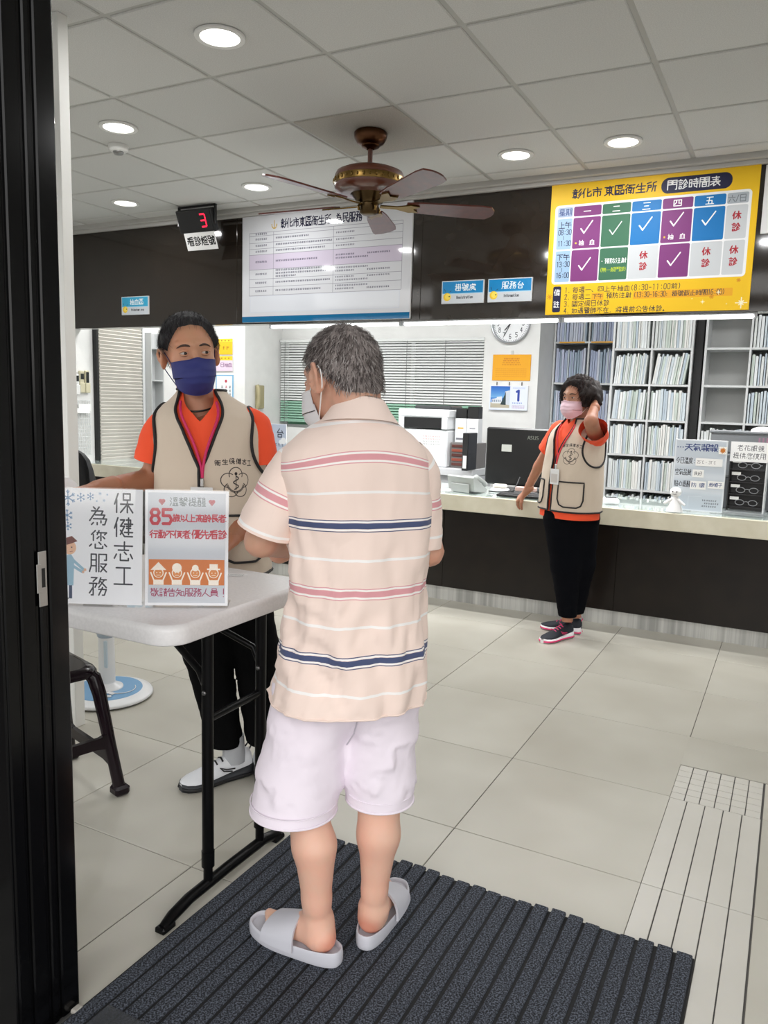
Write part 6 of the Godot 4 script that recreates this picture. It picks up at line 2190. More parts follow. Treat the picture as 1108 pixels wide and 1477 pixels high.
func customer() -> void:
	var t := person("older man seen from behind in a striped peach polo, pale shorts and grey slides", Vector3(-0.95, 0, -1.66))
	# head and neck: face turned away to the left and down
	var f := Vector3(-0.62, -0.24, -0.74).normalized()
	var s := Vector3(f.z, 0, -f.x).normalized()
	var bs := Basis(s, f.cross(s), f)
	var c := Vector3(-0.032, 1.444, -0.03)
	var hf := Field.new(Vector3(-0.2, 1.26, -0.22), Vector3(0.13, 1.62, 0.15), 0.0048)
	head_shape(hf, c, bs, 1.0)
	hf.cap(c + bs.y * -0.03 + bs.z * -0.04, Vector3(0.006, 1.3, 0.012), 0.058, 0.062, 0.025)
	hf.cap(c + bs.y * -0.05 + bs.z * -0.05, Vector3(0.01, 1.33, 0.03), 0.05, 0.056, 0.02)
	var skin := MB.new()
	var tone := rgb(208, 158, 134)
	hf.mesh(skin, skin_tint(tone, 3))
	# trunk, arms and legs
	var bf := Field.new(Vector3(-0.34, 0.1, -0.42), Vector3(0.3, 1.36, 0.26), 0.014)
	bf.cap(Vector3(0.005, 1.2, 0.0), Vector3(0.0, 0.7, 0.0), 0.1, 0.11, 0.05)
	bf.cap(Vector3(-0.12, 1.24, 0.02), Vector3(0.14, 1.24, -0.02), 0.05, 0.05, 0.04)
	bf.cap(Vector3(-0.14, 1.23, 0.02), Vector3(-0.222, 1.045, 0.0), 0.046, 0.041, 0.02)
	bf.cap(Vector3(-0.222, 1.045, 0.0), Vector3(-0.16, 0.99, -0.2), 0.04, 0.03, 0.012)
	bf.cap(Vector3(0.155, 1.23, -0.03), Vector3(0.196, 1.02, -0.03), 0.046, 0.036, 0.02)
	bf.cap(Vector3(0.196, 1.02, -0.03), Vector3(0.1, 0.99, -0.22), 0.036, 0.028, 0.012)
	bf.cap(Vector3(-0.08, 0.66, 0.02), Vector3(-0.095, 0.42, 0.075), 0.08, 0.06, 0.03)
	bf.cap(Vector3(0.08, 0.66, 0.0), Vector3(0.084, 0.4, 0.03), 0.08, 0.057, 0.03)
	bf.mesh(skin, skin_tint(tone, 4))
	for hd in [[Vector3(-0.16, 0.99, -0.2), Vector3(0.6, 0.1, -0.7), Vector3(0.4, -0.6, 0.2), Vector3(0.2, 0.8, -0.3)], [Vector3(0.1, 0.99, -0.22), Vector3(-0.6, 0.15, -0.7), Vector3(-0.4, -0.6, 0.2), Vector3(-0.2, 0.8, -0.3)]]:
		var w: Vector3 = hd[0]
		var h := Field.new(w - Vector3.ONE * 0.14, w + Vector3.ONE * 0.15, 0.0055)
		h.cap(w - (hd[1] as Vector3).normalized() * 0.05, w, 0.03, 0.026, 0.01)
		hand_shape(h, w, hd[1], hd[2], hd[3], 0.5)
		h.mesh(skin, skin_tint(tone, 5))
	# lower legs and feet
	var legtone := rgb(226, 178, 156)
	var lf := Field.new(Vector3(-0.3, 0.02, -0.22), Vector3(0.22, 0.46, 0.22), 0.0065)
	lf.cap(Vector3(-0.112, 0.47, 0.055), Vector3(-0.077, 0.31, 0.106), 0.05, 0.0515, 0.02)
	lf.cap(Vector3(-0.072, 0.31, 0.118), Vector3(-0.066, 0.16, 0.112), 0.0525, 0.0345, 0.02)
	lf.cap(Vector3(-0.066, 0.17, 0.112), Vector3(-0.062, 0.09, 0.1), 0.035, 0.033, 0.015)
	lf.cap(Vector3(0.084, 0.47, 0.04), Vector3(0.085, 0.31, 0.06), 0.055, 0.053, 0.02)
	lf.cap(Vector3(0.085, 0.31, 0.066), Vector3(0.079, 0.15, 0.06), 0.051, 0.0315, 0.02)
	lf.cap(Vector3(0.079, 0.16, 0.06), Vector3(0.079, 0.09, 0.052), 0.0315, 0.031, 0.015)
	var heels := [Vector3(-0.012, 0, 0.142), Vector3(0.056, 0, 0.086)]
	var toes := [Vector3(-0.23, 0, 0.005), Vector3(0.158, 0, -0.155)]
	var big := [1.0, -1.0]
	for k in 2:
		var dir: Vector3 = (toes[k] - heels[k]).normalized()
		var sd: Vector3 = Vector3(dir.z, 0, -dir.x) * -big[k]
		foot_shape(lf, heels[k] + dir * 0.012, dir, sd, [Vector3(-0.06, 0.1, 0.102), Vector3(0.079, 0.1, 0.05)][k], 0.038)
	var base := skin_tint(legtone, 6)
	lf.mesh(skin, func(p: Vector3) -> Color:
		var q: Color = base.call(p)
		var red := 0.0
		for k in 2: red = maxf(red, 1.0 - ((p - heels[k] - Vector3(0, 0.05, 0)).length() / 0.055))
		return q.lerp(Color(q.r * 0.92, q.g * 0.56, q.b * 0.5), clampf(red * 1.6, 0.0, 0.75)))
	part(t, "body", skin, skin_mat("skin"))
	# hair: short, grey, thinner over the crown
	var hl := func(az: float, el: float) -> float:
		var line := 0.0
		if az < 0.9: line = lerpf(0.62, 0.3, az / 0.9)
		elif az < 1.35: line = lerpf(0.3, -0.05, (az - 0.9) / 0.45)
		elif az < 1.75: line = lerpf(0.02, 0.0, (az - 1.35) / 0.4)
		else: line = lerpf(-0.1, -0.74, clampf((az - 1.75) / 0.6, 0.0, 1.0))
		return lerpf(-0.006, 0.01, smoothstep(line - 0.04, line + 0.16, el))
	var hm := mat("hair_grey", rgb(112, 100, 96), 0.75)
	var hair := part(t, "hair", hair_cap(hf, c, bs, 1.0, hl, 0.006, 12), noisy("hair_customer", rgb(112, 103, 101), rgb(152, 143, 139), 0.8, 14.0, 0.05, 3, false, 0.0, 12))
	var sm := mat("hair_strand", Color(1, 1, 1), 0.75)
	sm.vertex_color_use_as_albedo = true
	sm.metallic_specular = 0.25
	part(hair, "strands", hair_strands(hf, c, bs, 1.0, hl, 8000, 0.014, 0.03, 0.24, [rgb(78, 71, 70), rgb(98, 90, 88), rgb(120, 111, 108), rgb(144, 136, 133), rgb(172, 166, 163), rgb(70, 63, 63)], 13), sm)
	eyes(t, c, bs, 1.0, 0.0, rgb(90, 82, 80), tone)
	face_mask(t, c, bs, 1.0, cloth_mat("mask_white", rgb(226, 224, 226), 0.7), mat("loop_white", rgb(240, 238, 236), 0.6))
	# polo shirt
	var peach := rgb(244, 222, 211)
	var tr := Trunk.new([[-0.002, 0.655, 0.0, 0.196, 0.166], [0.0, 0.69, 0.0, 0.192, 0.163], [0.012, 0.79, 0.0, 0.178, 0.15], [0.018, 0.88, 0.002, 0.17, 0.138], [0.017, 0.97, 0.004, 0.172, 0.134], [0.02, 1.07, 0.006, 0.174, 0.13], [0.016, 1.16, 0.01, 0.182, 0.125], [0.008, 1.225, 0.014, 0.186, 0.118], [0.006, 1.27, 0.014, 0.174, 0.108], [0.006, 1.305, 0.012, 0.142, 0.096], [0.008, 1.33, 0.01, 0.108, 0.084], [0.01, 1.35, 0.008, 0.078, 0.072], [0.01, 1.362, 0.008, 0.066, 0.066]], PI + 0.25, 2.2)
	var y0 := 0.6
	var y1 := 1.45
	var bands := []
	var kinds := [0, 1, 0, 2, 0, 1, 0, 2, 0]
	for k in 9: bands.append([y1 - (1.346 - 0.0795 * k), kinds[k]])
	var shirt := picture("shirt_stripes", stripe_image(bands, peach, y1 - y0), 0.85)
	shirt.rim_enabled = true
	shirt.rim = 0.2
	var wn := FastNoiseLite.new()
	wn.seed = 21
	wn.frequency = 5.0
	wn.fractal_octaves = 3
	var folds := func(p: Vector3, th: float, t2: float) -> float:
		var low := smoothstep(1.3, 0.8, p.y)
		# long slack folds falling from the left arm across the back
		var diag := sin((p.x * 1.0 + (p.y - 1.0) * 0.42) * 46.0 + 2.5 * wn.get_noise_2d(p.x * 2.0, p.y * 2.0))
		return 0.0085 * low * diag * smoothstep(0.1, -0.08, p.x) + 0.017 * wn.get_noise_3d(p.x * 2.2, p.y * 0.9, p.z * 2.2) * (0.35 + low)
	var closed := func(_t: float) -> Vector2: return Vector2.ZERO
	var body := shell(tr, 0.0, 1.0, 90, 96, closed, 0.004, folds, y0, y1)
	for i in body.v.size():  # the cloth hangs from the shoulders, so its stripes droop there
		var lat := (body.v[i] - Vector3(0.01, 0, 0)).dot(tr.side) / 0.17
		body.t[i].y -= 0.034 * lat * lat * smoothstep(1.1, 1.3, body.v[i].y) / (y1 - y0)
	var sh := part(t, "polo_shirt", body, shirt)
	var hem := MB.new()
	var pts := []
	for k in 65:
		var th := TAU * k / 64.0
		var p := tr.pos(th, 0.0, 0.004)
		var dir := (p - Vector3(-0.002, p.y, 0)).normalized()
		pts.append(p + dir * float(folds.call(p, th, 0.0)))
	hem.tube(pts, 0.0025, 6, false)
	part(sh, "hem", hem, cloth_mat("shirt_peach", peach))
	var sl_bands := [[0.045, 0], [0.13, 1], [0.21, 0]]
	var slm := mat("sleeve_stripes", Color(1, 1, 1), 0.85)
	slm.albedo_texture = ImageTexture.create_from_image(stripe_image(sl_bands, peach, 0.32, 1024))
	slm.uv1_scale = Vector3(1, 1 / 0.32, 1)
	slm.rim_enabled = true
	slm.rim = 0.2
	var sw := wrinkles(31, 0.004, 7.0, Vector3(1.2, 1.2, 1.2))
	part(sh, "sleeve", sleeve([Vector3(-0.1, 1.262, 0.012), Vector3(-0.14, 1.222, 0.022), Vector3(-0.172, 1.16, 0.026), Vector3(-0.196, 1.104, 0.024), Vector3(-0.207, 1.074, 0.022)], [0.056, 0.064, 0.067, 0.074, 0.077], 0.92, Vector3(0, 0, 1), 8, 40, sw), slm)
	part(sh, "sleeve", sleeve([Vector3(0.125, 1.262, -0.012), Vector3(0.16, 1.215, -0.022), Vector3(0.17, 1.15, -0.028), Vector3(0.174, 1.08, -0.03), Vector3(0.174, 1.035, -0.03)], [0.05, 0.052, 0.05, 0.05, 0.051], 1.25, Vector3(1, 0, 0), 8, 40, sw), slm)
	# collar, folded down
	var rows := []
	for q in [[1.352, 0.098, 0.092], [1.358, 0.094, 0.088], [1.385, 0.074, 0.072], [1.402, 0.064, 0.064], [1.406, 0.061, 0.061], [1.395, 0.058, 0.058], [1.34, 0.06, 0.06]]:
		var row := PackedVector3Array()
		for k in 48:
			var an := TAU * k / 48.0
			var back := 0.5 + 0.5 * cos(an)
			row.append(Vector3(0.012 + sin(an) * q[1], q[0] - 0.035 * (1.0 - back), 0.008 + cos(an) * q[2]))
		rows.append(row)
	var cm := MB.new()
	cm.grid(rows, true)
	part(sh, "collar", cm, cloth_mat("shirt_peach", peach))
	# shorts
	var sf := Field.new(Vector3(-0.29, 0.34, -0.22), Vector3(0.25, 0.8, 0.24), 0.006)
	sf.cap(Vector3(-0.065, 0.7, 0.0), Vector3(0.07, 0.7, 0.0), 0.11, 0.108, 0.04)
	sf.cap(Vector3(-0.09, 0.63, 0.012), Vector3(-0.142, 0.3, 0.08), 0.102, 0.108, 0.03)
	sf.cap(Vector3(0.08, 0.63, 0.0), Vector3(0.09, 0.3, 0.044), 0.1, 0.08, 0.03)
	sf.ell(Vector3(-0.06, 0.65, 0.06), Vector3(0.08, 0.085, 0.066), Basis(), 0.03)
	sf.ell(Vector3(0.07, 0.65, 0.045), Vector3(0.08, 0.085, 0.066), Basis(), 0.03)
	# cut the leg ends level
	for z in sf.nz:
		for y in sf.ny:
			var yy := sf.o.y + y * sf.h
			for x in sf.nx:
				var i := (z * sf.ny + y) * sf.nx + x
				var cut := (0.378 if sf.o.x + x * sf.h < -0.016 else 0.392) - yy
				if cut > sf.d[i]: sf.d[i] = cut
	var sm2 := MB.new()
	sf.mesh(sm2, func(_p: Vector3) -> Color: return Color(1, 1, 1))
	var cr := FastNoiseLite.new()
	cr.seed = 41
	cr.frequency = 8.0
	cr.fractal_octaves = 3
	for i in sm2.v.size():
		var p := sm2.v[i]
		var n := cr.get_noise_3d(p.x * 1.1, p.y * 1.1, p.z * 1.1)
		# creases run down and outwards from the crotch, breaking off here and there
		var across := (p.x * 0.55 + (p.y - 0.55) * 0.84) if p.x < 0.0 else (p.x * -0.5 + (p.y - 0.55) * 0.86)
		var ridge := 0.5 + 0.5 * sin(across * 62.0 + 3.5 * n)
		var e := (0.0062 * ridge * ridge * smoothstep(-0.25, 0.25, cr.get_noise_3d(p.x * 0.5 + 5.0, p.y * 0.5, p.z * 0.5)) + 0.008 * n) * smoothstep(0.385, 0.45, p.y)
		sm2.v[i] = p + sm2.n[i] * e
	smooth_normals(sm2)
	var lilac := cloth_mat("shorts_lilac", rgb(236, 226, 236), 0.75)
	var so := part(t, "shorts", sm2, lilac)
	for q in [[Vector3(-0.1293, 0.381, 0.0637), 0.1075], [Vector3(0.0872, 0.394, 0.0316), 0.0855]]:
		var lp := []
		for k in 41: lp.append((q[0] as Vector3) + Vector3(cos(TAU * k / 40.0), 0, sin(TAU * k / 40.0)) * float(q[1]))
		var hb := MB.new()
		hb.tube(lp, 0.0032, 6, false)
		var lp2 := []
		for p in lp: lp2.append(p + Vector3(0, 0.024, 0))
		hb.tube(lp2, 0.0018, 6, false)
		part(so, "leg_hem", hb, lilac)
	var seam := MB.new()
	seam.tube([Vector3(0.03, 0.66, 0.128), Vector3(0.016, 0.6, 0.118), Vector3(0.0, 0.56, 0.09)], 0.002, 6)
	part(so, "seat_seam", seam, cloth_mat("shorts_seam", rgb(196, 188, 200), 0.8))
	# slides
	var grey := mat("slide_grey", rgb(196, 196, 204), 0.6)
	for k in 2: slide(t, heels[k], toes[k], grey)

func smooth_normals(m: MB) -> void:
	var acc := PackedVector3Array()
	acc.resize(m.v.size())
	for k in range(0, m.i.size(), 3):
		var a := m.i[k]
		var b := m.i[k + 2]
		var c := m.i[k + 1]
		var nn := (m.v[b] - m.v[a]).cross(m.v[c] - m.v[a])
		acc[a] += nn
		acc[b] += nn
		acc[c] += nn
	for k in acc.size():
		if acc[k].length_squared() > 1e-20: m.n[k] = acc[k].normalized()

func slide(parent: Node3D, heel: Vector3, toe: Vector3, m: Material) -> void:
	var dir := (toe - heel).normalized()
	var ln := (toe - heel).length() + 0.02
	var side := Vector3(dir.z, 0, -dir.x)
	var prof := []
	var n := 40
	for k in n:
		var an := -TAU * k / n
		var f := 0.5 + 0.5 * cos(an)
		var wd := 0.044 + 0.011 * smoothstep(0.3, 0.8, f)
		var e := pow(absf(sin(an)), 0.75) * signf(sin(an))
		prof.append([f, wd * e])
	var rows := []
	for q in [[0.0, 0.93], [0.004, 0.985], [0.014, 1.0], [0.028, 1.0], [0.0345, 0.97], [0.036, 0.92], [0.032, 0.87], [0.026, 0.84]]:
		var row := PackedVector3Array()
		for p in prof:
			var cen: float = 0.5 + (p[0] - 0.5) * lerpf(1.0, float(q[1]), 0.45)
			var rim: float = 1.0 + 0.12 * smoothstep(0.35, 0.0, p[0]) if q[0] > 0.031 else 1.0
			row.append(heel - dir * 0.012 + dir * ln * cen + side * p[1] * float(q[1]) + Vector3(0, q[0] * rim + 0.0125, 0))
		rows.append(row)
	var mb := MB.new()
	mb.grid(rows, true)
	mb.fan(rows[7], Vector3.UP)
	mb.fan(rows[0], Vector3.DOWN)
	var o := part(parent, "slide", mb, m)
	var a := []
	var b := []
	for j in 9:
		var f := lerpf(0.43, 0.76, j / 8.0)
		var h := lerpf(0.098, 0.062, j / 8.0)
		var w := lerpf(0.055, 0.0585, sin(j / 8.0 * PI))
		var r1 := PackedVector3Array()
		var r2 := PackedVector3Array()
		for k in 17:
			var an := PI * k / 16.0
			var skew := -0.05 * absf(cos(an)) if j < 2 else 0.0
			var cc := heel - dir * 0.012 + dir * ln * (f + skew * 0.5)
			r1.append(cc + side * cos(an) * w + Vector3(0, 0.0125 + 0.022 + (h - 0.022) * pow(sin(an), 0.7), 0))
			r2.append(cc + side * cos(an) * (w - 0.006) + Vector3(0, 0.0125 + 0.022 + (h - 0.029) * pow(sin(an), 0.7), 0))
		a.append(r1)
		b.append(r2)
	mb = MB.new()
	mb.grid(a, false)
	mb.grid(b, false, true)
	mb.grid([b[0], a[0]], false)
	mb.grid([a[8], b[8]], false)
	part(o, "strap", mb, m)

# beige vest with black binding over an orange polo; emblem printed on its left breast
func vest_picture(cx: float, cy: float) -> Image:
	# u: a full turn from the front to the wearer's left and round; v: from the shoulders down
	var p := Paint.new(2400, 1400, rgb(206, 190, 172))
	var ink := rgb(44, 38, 38)
	var c := Vector2(cx, cy)
	for k in 5:
		var a := TAU * k / 5.0 - PI / 2
		var o := c + Vector2(cos(a), sin(a)) * 58.0
		for j in 26:
			var b := a + lerpf(-1.9, 1.9, j / 25.0)
			var b2 := a + lerpf(-1.9, 1.9, minf(j + 1, 25) / 25.0)
			p.line(o + Vector2(cos(b), sin(b)) * 50.0, o + Vector2(cos(b2), sin(b2)) * 50.0, 5, ink)
	for j in 30:
		var a := lerpf(0.25, 2.9, j / 29.0)
		p.line(c + Vector2(cos(a), sin(a)) * 58.0, c + Vector2(cos(a), sin(a)) * 70.0, 4, ink)
	p.line(c + Vector2(0, -60), c + Vector2(0, 48), 6, ink)
	p.dot(c.x, c.y - 64, 11, ink)
	for j in 24:
		var y := -46 + j * 3.8
		p.line(c + Vector2(sin(j * 0.42) * 20, y), c + Vector2(sin((j + 1) * 0.42) * 20, y + 4), 7, ink)
	var s := "衛生保健志工"
	for j in 6: write(p, s[j], cx - 142 + 48 * j, cy - 158 - 14 * sin(PI * j / 5.0), 40, ink, 0.11)
	return p.done()

func vest(t: Node3D, tr: Trunk, t_hem: float, t_top: float, t_v: float, gap: float, v_open: float, y0: float, y1: float, k: float, key: String, cx: float, cy: float) -> Node3D:
	var beige := picture(key, vest_picture(cx, cy), 0.85)
	beige.rim_enabled = true
	beige.rim = 0.2
	var black := cloth_mat("binding_black", rgb(24, 22, 24), 0.7)
	var op := func(q: float) -> Vector2:
		var a := gap + v_open * pow(clampf((q - t_v) / (t_top - t_v), 0.0, 1.0), 0.85)
		return Vector2(a, a)
	var wn := FastNoiseLite.new()
	wn.seed = 51
	wn.frequency = 6.0
	wn.fractal_octaves = 3
	var fold := func(p: Vector3, _a: float, _b: float) -> float: return 0.007 * k * wn.get_noise_3d(p.x * 2.0, p.y * 0.8, p.z * 2.0)
	var m := shell(tr, t_hem, t_top, 60, 84, op, 0.012, fold, y0, y1)
	var o := part(t, "vest", m, beige)
	# binding along both front edges, the hem and the neck
	for sg in [0, 1]:
		var pts := []
		for r in 61: pts.append(m.v[r * 85 + (84 if sg else 0)])
		var b := MB.new()
		b.tube(pts, 0.0052, 8)
		part(o, "front_binding", b, black)
	var hem := []
	for q in 85: hem.append(m.v[q])
	var hb := MB.new()
	hb.tube(hem, 0.0052, 8)
	part(o, "hem_binding", hb, black)
	var nb := MB.new()
	var neck := []
	for q in 85: neck.append(m.v[60 * 85 + q])
	nb.tube(neck, 0.0052, 8)
	part(o, "neck_binding", nb, black)
	return o

func armhole(o: Node3D, tr: Trunk, th: float, wide: float, y: float, tall: float) -> void:
	var pts := []
	for k in 49:
		var an := TAU * k / 48.0
		pts.append(tr.pos(th + cos(an) * wide, tr.find(y + sin(an) * tall), 0.015))
	var m := MB.new()
	m.tube(pts, 0.0056, 8, false)
	part(o, "armhole_binding", m, cloth_mat("binding_black", rgb(24, 22, 24), 0.7))

func pocket(o: Node3D, tr: Trunk, a0: float, a1: float, ya: float, yb: float) -> void:
	var pts := []
	var outl := [[0.0, 1.0], [1.0, 1.0], [1.0, 0.3], [0.92, 0.08], [0.75, 0.0], [0.25, 0.0], [0.08, 0.08], [0.0, 0.3], [0.0, 1.0]]
	for k in outl.size() - 1:
		for j in 8:
			var f := j / 8.0
			var x := lerpf(outl[k][0], outl[k + 1][0], f)
			var y := lerpf(outl[k][1], outl[k + 1][1], f)
			pts.append(tr.pos(lerpf(a0, a1, x), tr.find(lerpf(yb, ya, y)), 0.016))
	pts.append(pts[0])
	var m := MB.new()
	m.tube(pts, 0.0042, 6, false)
	part(o, "pocket_binding", m, cloth_mat("binding_black", rgb(24, 22, 24), 0.7))

func polo_collar(o: Node3D, c: Vector3, front: Vector3, r: float, drop: float, m: Material) -> void:
	# stands round the neck and folds out, open at the throat
	var side := Vector3(front.z, 0, -front.x)
	var rows := []
	for q in [[0.0, 1.42], [0.006, 1.38], [0.03, 1.14], [0.036, 1.05], [0.032, 1.0], [-0.02, 1.02]]:
		var row := PackedVector3Array()
		for k in 41:
			var th := lerpf(0.42, TAU - 0.42, k / 40.0)
			var fr := 0.5 + 0.5 * cos(th)
			row.append(c + side * sin(th) * r * q[1] + front * cos(th) * r * q[1] * (1.0 + 0.35 * fr) + Vector3(0, q[0] - drop * fr * fr, 0))
		rows.append(row)
	var mb := MB.new()
	mb.grid(rows, false)
	part(o, "collar", mb, m)

func volunteer_man() -> void:
	var t := person("male volunteer in a beige vest over an orange polo, wearing a navy face mask", Vector3(-1.8, 0, -2.15))
	var tone := rgb(196, 142, 112)
	var armtone := rgb(168, 112, 84)
	var f := Vector3(0.2, -0.06, 0.98).normalized()
	var up := Vector3(-0.095, 0.995, 0.06)
	var s := up.cross(f).normalized()
	var bs := Basis(s, f.cross(s), f)
	var c := Vector3(-0.072, 1.532, 0.0)
	var k := 1.07
	var hf := Field.new(Vector3(-0.24, 1.28, -0.17), Vector3(0.1, 1.7, 0.19), 0.005)
	head_shape(hf, c, bs, k, 0.72)
	hf.cap(c + bs.y * -0.04 + bs.z * -0.03, Vector3(-0.03, 1.3, -0.03), 0.056, 0.066, 0.025)
	var skin := MB.new()
	hf.mesh(skin, skin_tint(tone, 8))
	var bf := Field.new(Vector3(-0.5, 0.1, -0.2), Vector3(0.36, 1.38, 0.3), 0.014)
	bf.cap(Vector3(0.0, 1.24, -0.01), Vector3(0.01, 0.85, 0.0), 0.1, 0.1, 0.05)
	bf.cap(Vector3(-0.13, 1.28, -0.03), Vector3(0.11, 1.29, 0.02), 0.042, 0.042, 0.04)
	bf.cap(Vector3(-0.165, 1.27, -0.03), Vector3(-0.205, 1.1, -0.06), 0.04, 0.04, 0.02)
	bf.cap(Vector3(-0.205, 1.1, -0.06), Vector3(-0.37, 1.085, 0.1), 0.041, 0.026, 0.012)
	bf.cap(Vector3(0.145, 1.285, 0.04), Vector3(0.17, 1.07, 0.02), 0.04, 0.041, 0.02)
	bf.cap(Vector3(0.17, 1.07, 0.02), Vector3(0.07, 0.93, 0.17), 0.041, 0.028, 0.012)
	bf.cap(Vector3(-0.06, 0.8, 0.0), Vector3(0.0, 0.5, 0.02), 0.085, 0.06, 0.03)
	bf.cap(Vector3(0.0, 0.5, 0.02), Vector3(0.07, 0.12, 0.0), 0.055, 0.035, 0.02)
	bf.cap(Vector3(0.08, 0.8, 0.0), Vector3(0.16, 0.5, 0.03), 0.085, 0.06, 0.03)
	bf.cap(Vector3(0.16, 0.5, 0.03), Vector3(0.19, 0.12, 0.0), 0.055, 0.035, 0.02)
	bf.mesh(skin, skin_tint(armtone, 9))
	for hd in [[Vector3(-0.37, 1.085, 0.1), Vector3(-0.78, -0.12, 0.55), Vector3(0.1, -1, 0.1), Vector3(-0.5, 0.1, 0.8) * -1.0, 0.32], [Vector3(0.07, 0.93, 0.17), Vector3(-0.6, -0.35, 0.6), Vector3(-0.2, -0.9, -0.2), Vector3(-0.6, 0.1, -0.6), 0.25]]:
		var w: Vector3 = hd[0]
		var h := Field.new(w - Vector3.ONE * 0.17, w + Vector3.ONE * 0.17, 0.0055)
		h.cap(w - (hd[1] as Vector3).normalized() * 0.06, w, 0.031, 0.026, 0.01)
		hand_shape(h, w, hd[1], hd[2], hd[3], hd[4])
		h.mesh(skin, skin_tint(armtone, 10))
	part(t, "body", skin, skin_mat("skin"))
	var hl := func(az: float, el: float) -> float:
		var line := 0.0
		if az < 0.6: line = lerpf(0.8, 0.74, az / 0.6)
		elif az < 1.1: line = lerpf(0.74, -0.05, (az - 0.6) / 0.5)
		elif az < 1.75: line = lerpf(-0.12, 0.02, (az - 1.15) / 0.6)
		else: line = lerpf(-0.1, -0.62, clampf((az - 1.75) / 0.8, 0.0, 1.0))
		return lerpf(-0.006, 0.017, smoothstep(line - 0.03, line + 0.2, el))
	var dark := noisy("hair_volunteer", rgb(22, 21, 23), rgb(52, 50, 52), 0.7, 14.0, 0.05, 3, false, 0.0, 14)
	var hair := part(t, "hair", hair_cap(hf, c, bs, k, hl, 0.006, 15), dark)
	part(hair, "strands", hair_strands(hf, c, bs, k, hl, 3400, 0.025, 0.05, 0.16, [rgb(22, 21, 23), rgb(34, 33, 35), rgb(44, 43, 45), rgb(70, 69, 71), rgb(30, 29, 31), rgb(26, 25, 27)], 16), mats["hair_strand"])
	eyes(t, c, bs, k, 1.0, rgb(64, 48, 42), tone)
	face_mask(t, c, bs, k, cloth_mat("mask_navy", rgb(40, 46, 112), 0.7), mat("loop_navy", rgb(30, 34, 84), 0.6))
	# polo and vest
	var orange := cloth_mat("polo_orange", rgb(244, 84, 46))
	var yaw := -0.26
	var keys := [[0.0, 0.79, 0.0, 0.2, 0.135], [0.0, 0.86, 0.0, 0.198, 0.134], [0.0, 0.98, 0.0, 0.19, 0.13], [0.0, 1.1, 0.0, 0.184, 0.126], [-0.002, 1.2, 0.0, 0.184, 0.122], [-0.006, 1.28, 0.0, 0.184, 0.114], [-0.012, 1.325, -0.004, 0.172, 0.102], [-0.018, 1.355, -0.01, 0.142, 0.088], [-0.024, 1.38, -0.016, 0.108, 0.074], [-0.03, 1.402, -0.02, 0.08, 0.066], [-0.034, 1.42, -0.022, 0.067, 0.06]]
	var tr := Trunk.new(keys, yaw, 2.3)
	var fold := wrinkles(52, 0.003, 6.0, Vector3(1.5, 0.8, 1.5))
	var vee := func(q: float) -> Vector2:
		var a := 0.03 + 0.8 * pow(clampf((q - 0.58) / 0.42, 0.0, 1.0), 1.1)
		return Vector2(a, a) if q > 0.58 else Vector2.ZERO
	var po := part(t, "polo_shirt", shell(tr, 0.0, 0.97, 50, 72, vee, 0.0, fold, 0.7, 1.45), orange)
	var sw := wrinkles(53, 0.004, 7.0, Vector3(1.2, 1.2, 1.2))
	part(po, "sleeve", sleeve([Vector3(-0.13, 1.31, -0.03), Vector3(-0.165, 1.28, -0.036), Vector3(-0.186, 1.22, -0.045), Vector3(-0.196, 1.165, -0.052)], [0.036, 0.052, 0.056, 0.06], 1.1, Vector3(0, 0, 1), 8, 32, sw), orange)
	part(po, "sleeve", sleeve([Vector3(0.1, 1.33, 0.03), Vector3(0.138, 1.3, 0.04), Vector3(0.153, 1.235, 0.04), Vector3(0.158, 1.17, 0.036)], [0.036, 0.057, 0.063, 0.067], 1.0, Vector3(0, 0, 1), 8, 32, sw), orange)
	var front := Vector3(sin(yaw), 0, cos(yaw))
	polo_collar(po, Vector3(-0.036, 1.385, -0.012), front, 0.066, 0.12, orange)
	var v := vest(t, tr, 0.0, 0.965, 0.36, 0.015, 0.78, 0.78, 1.45, 1.0, "vest_man", 215, 710)
	armhole(v, tr, -1.57, 0.62, 1.245, 0.12)
	armhole(v, tr, 1.57, 0.66, 1.245, 0.116)
	pocket(v, tr, 0.28, 1.15, 1.0, 0.84)
	# necklace cord, lanyard and badge
	var m := MB.new()
	var pts := []
	for q in 25:
		var th := lerpf(-1.5, 1.5, q / 24.0)
		pts.append(Vector3(-0.04, 1.372 - 0.03 * cos(th), -0.012) + Vector3(front.z, 0, -front.x) * sin(th) * 0.066 + front * cos(th) * 0.078)
	m.tube(pts, 0.0034, 8)
	part(t, "necklace", m, mat("cord_black", rgb(20, 20, 20), 0.5))
	lanyard(t, tr, 1.375, 1.12, rgb(206, 36, 96), 0.02)
	# trousers
	trousers(t, "trousers", [[Vector3(-0.055, 0.86, 0.0), Vector3(-0.02, 0.5, 0.02), Vector3(0.05, 0.13, 0.0), 0.112, 0.082, 0.06], [Vector3(0.075, 0.86, 0.0), Vector3(0.155, 0.5, 0.03), Vector3(0.185, 0.13, 0.0), 0.112, 0.08, 0.06]], 0.95, rgb(9, 9, 10), 61)
	var wh := cloth_mat("sneaker_white", rgb(226, 228, 232), 0.6)
	var ch := mat("sneaker_charcoal", rgb(52, 54, 58), 0.6)
	shoe(t, "sneaker", Vector3(0.14, 0, -0.032), Vector3(-0.11, 0, 0.088), wh, ch, mat("sneaker_black", rgb(28, 28, 30), 0.6), 1.06)
	shoe(t, "sneaker", Vector3(0.18, 0, -0.05), Vector3(0.235, 0, 0.21), wh, ch, mat("sneaker_black", rgb(28, 28, 30), 0.6), 1.06)
	m = MB.new()
	m.tube([Vector3(0.075, 0.16, 0.0), Vector3(0.08, 0.06, 0.0)], [0.04, 0.042], 16)
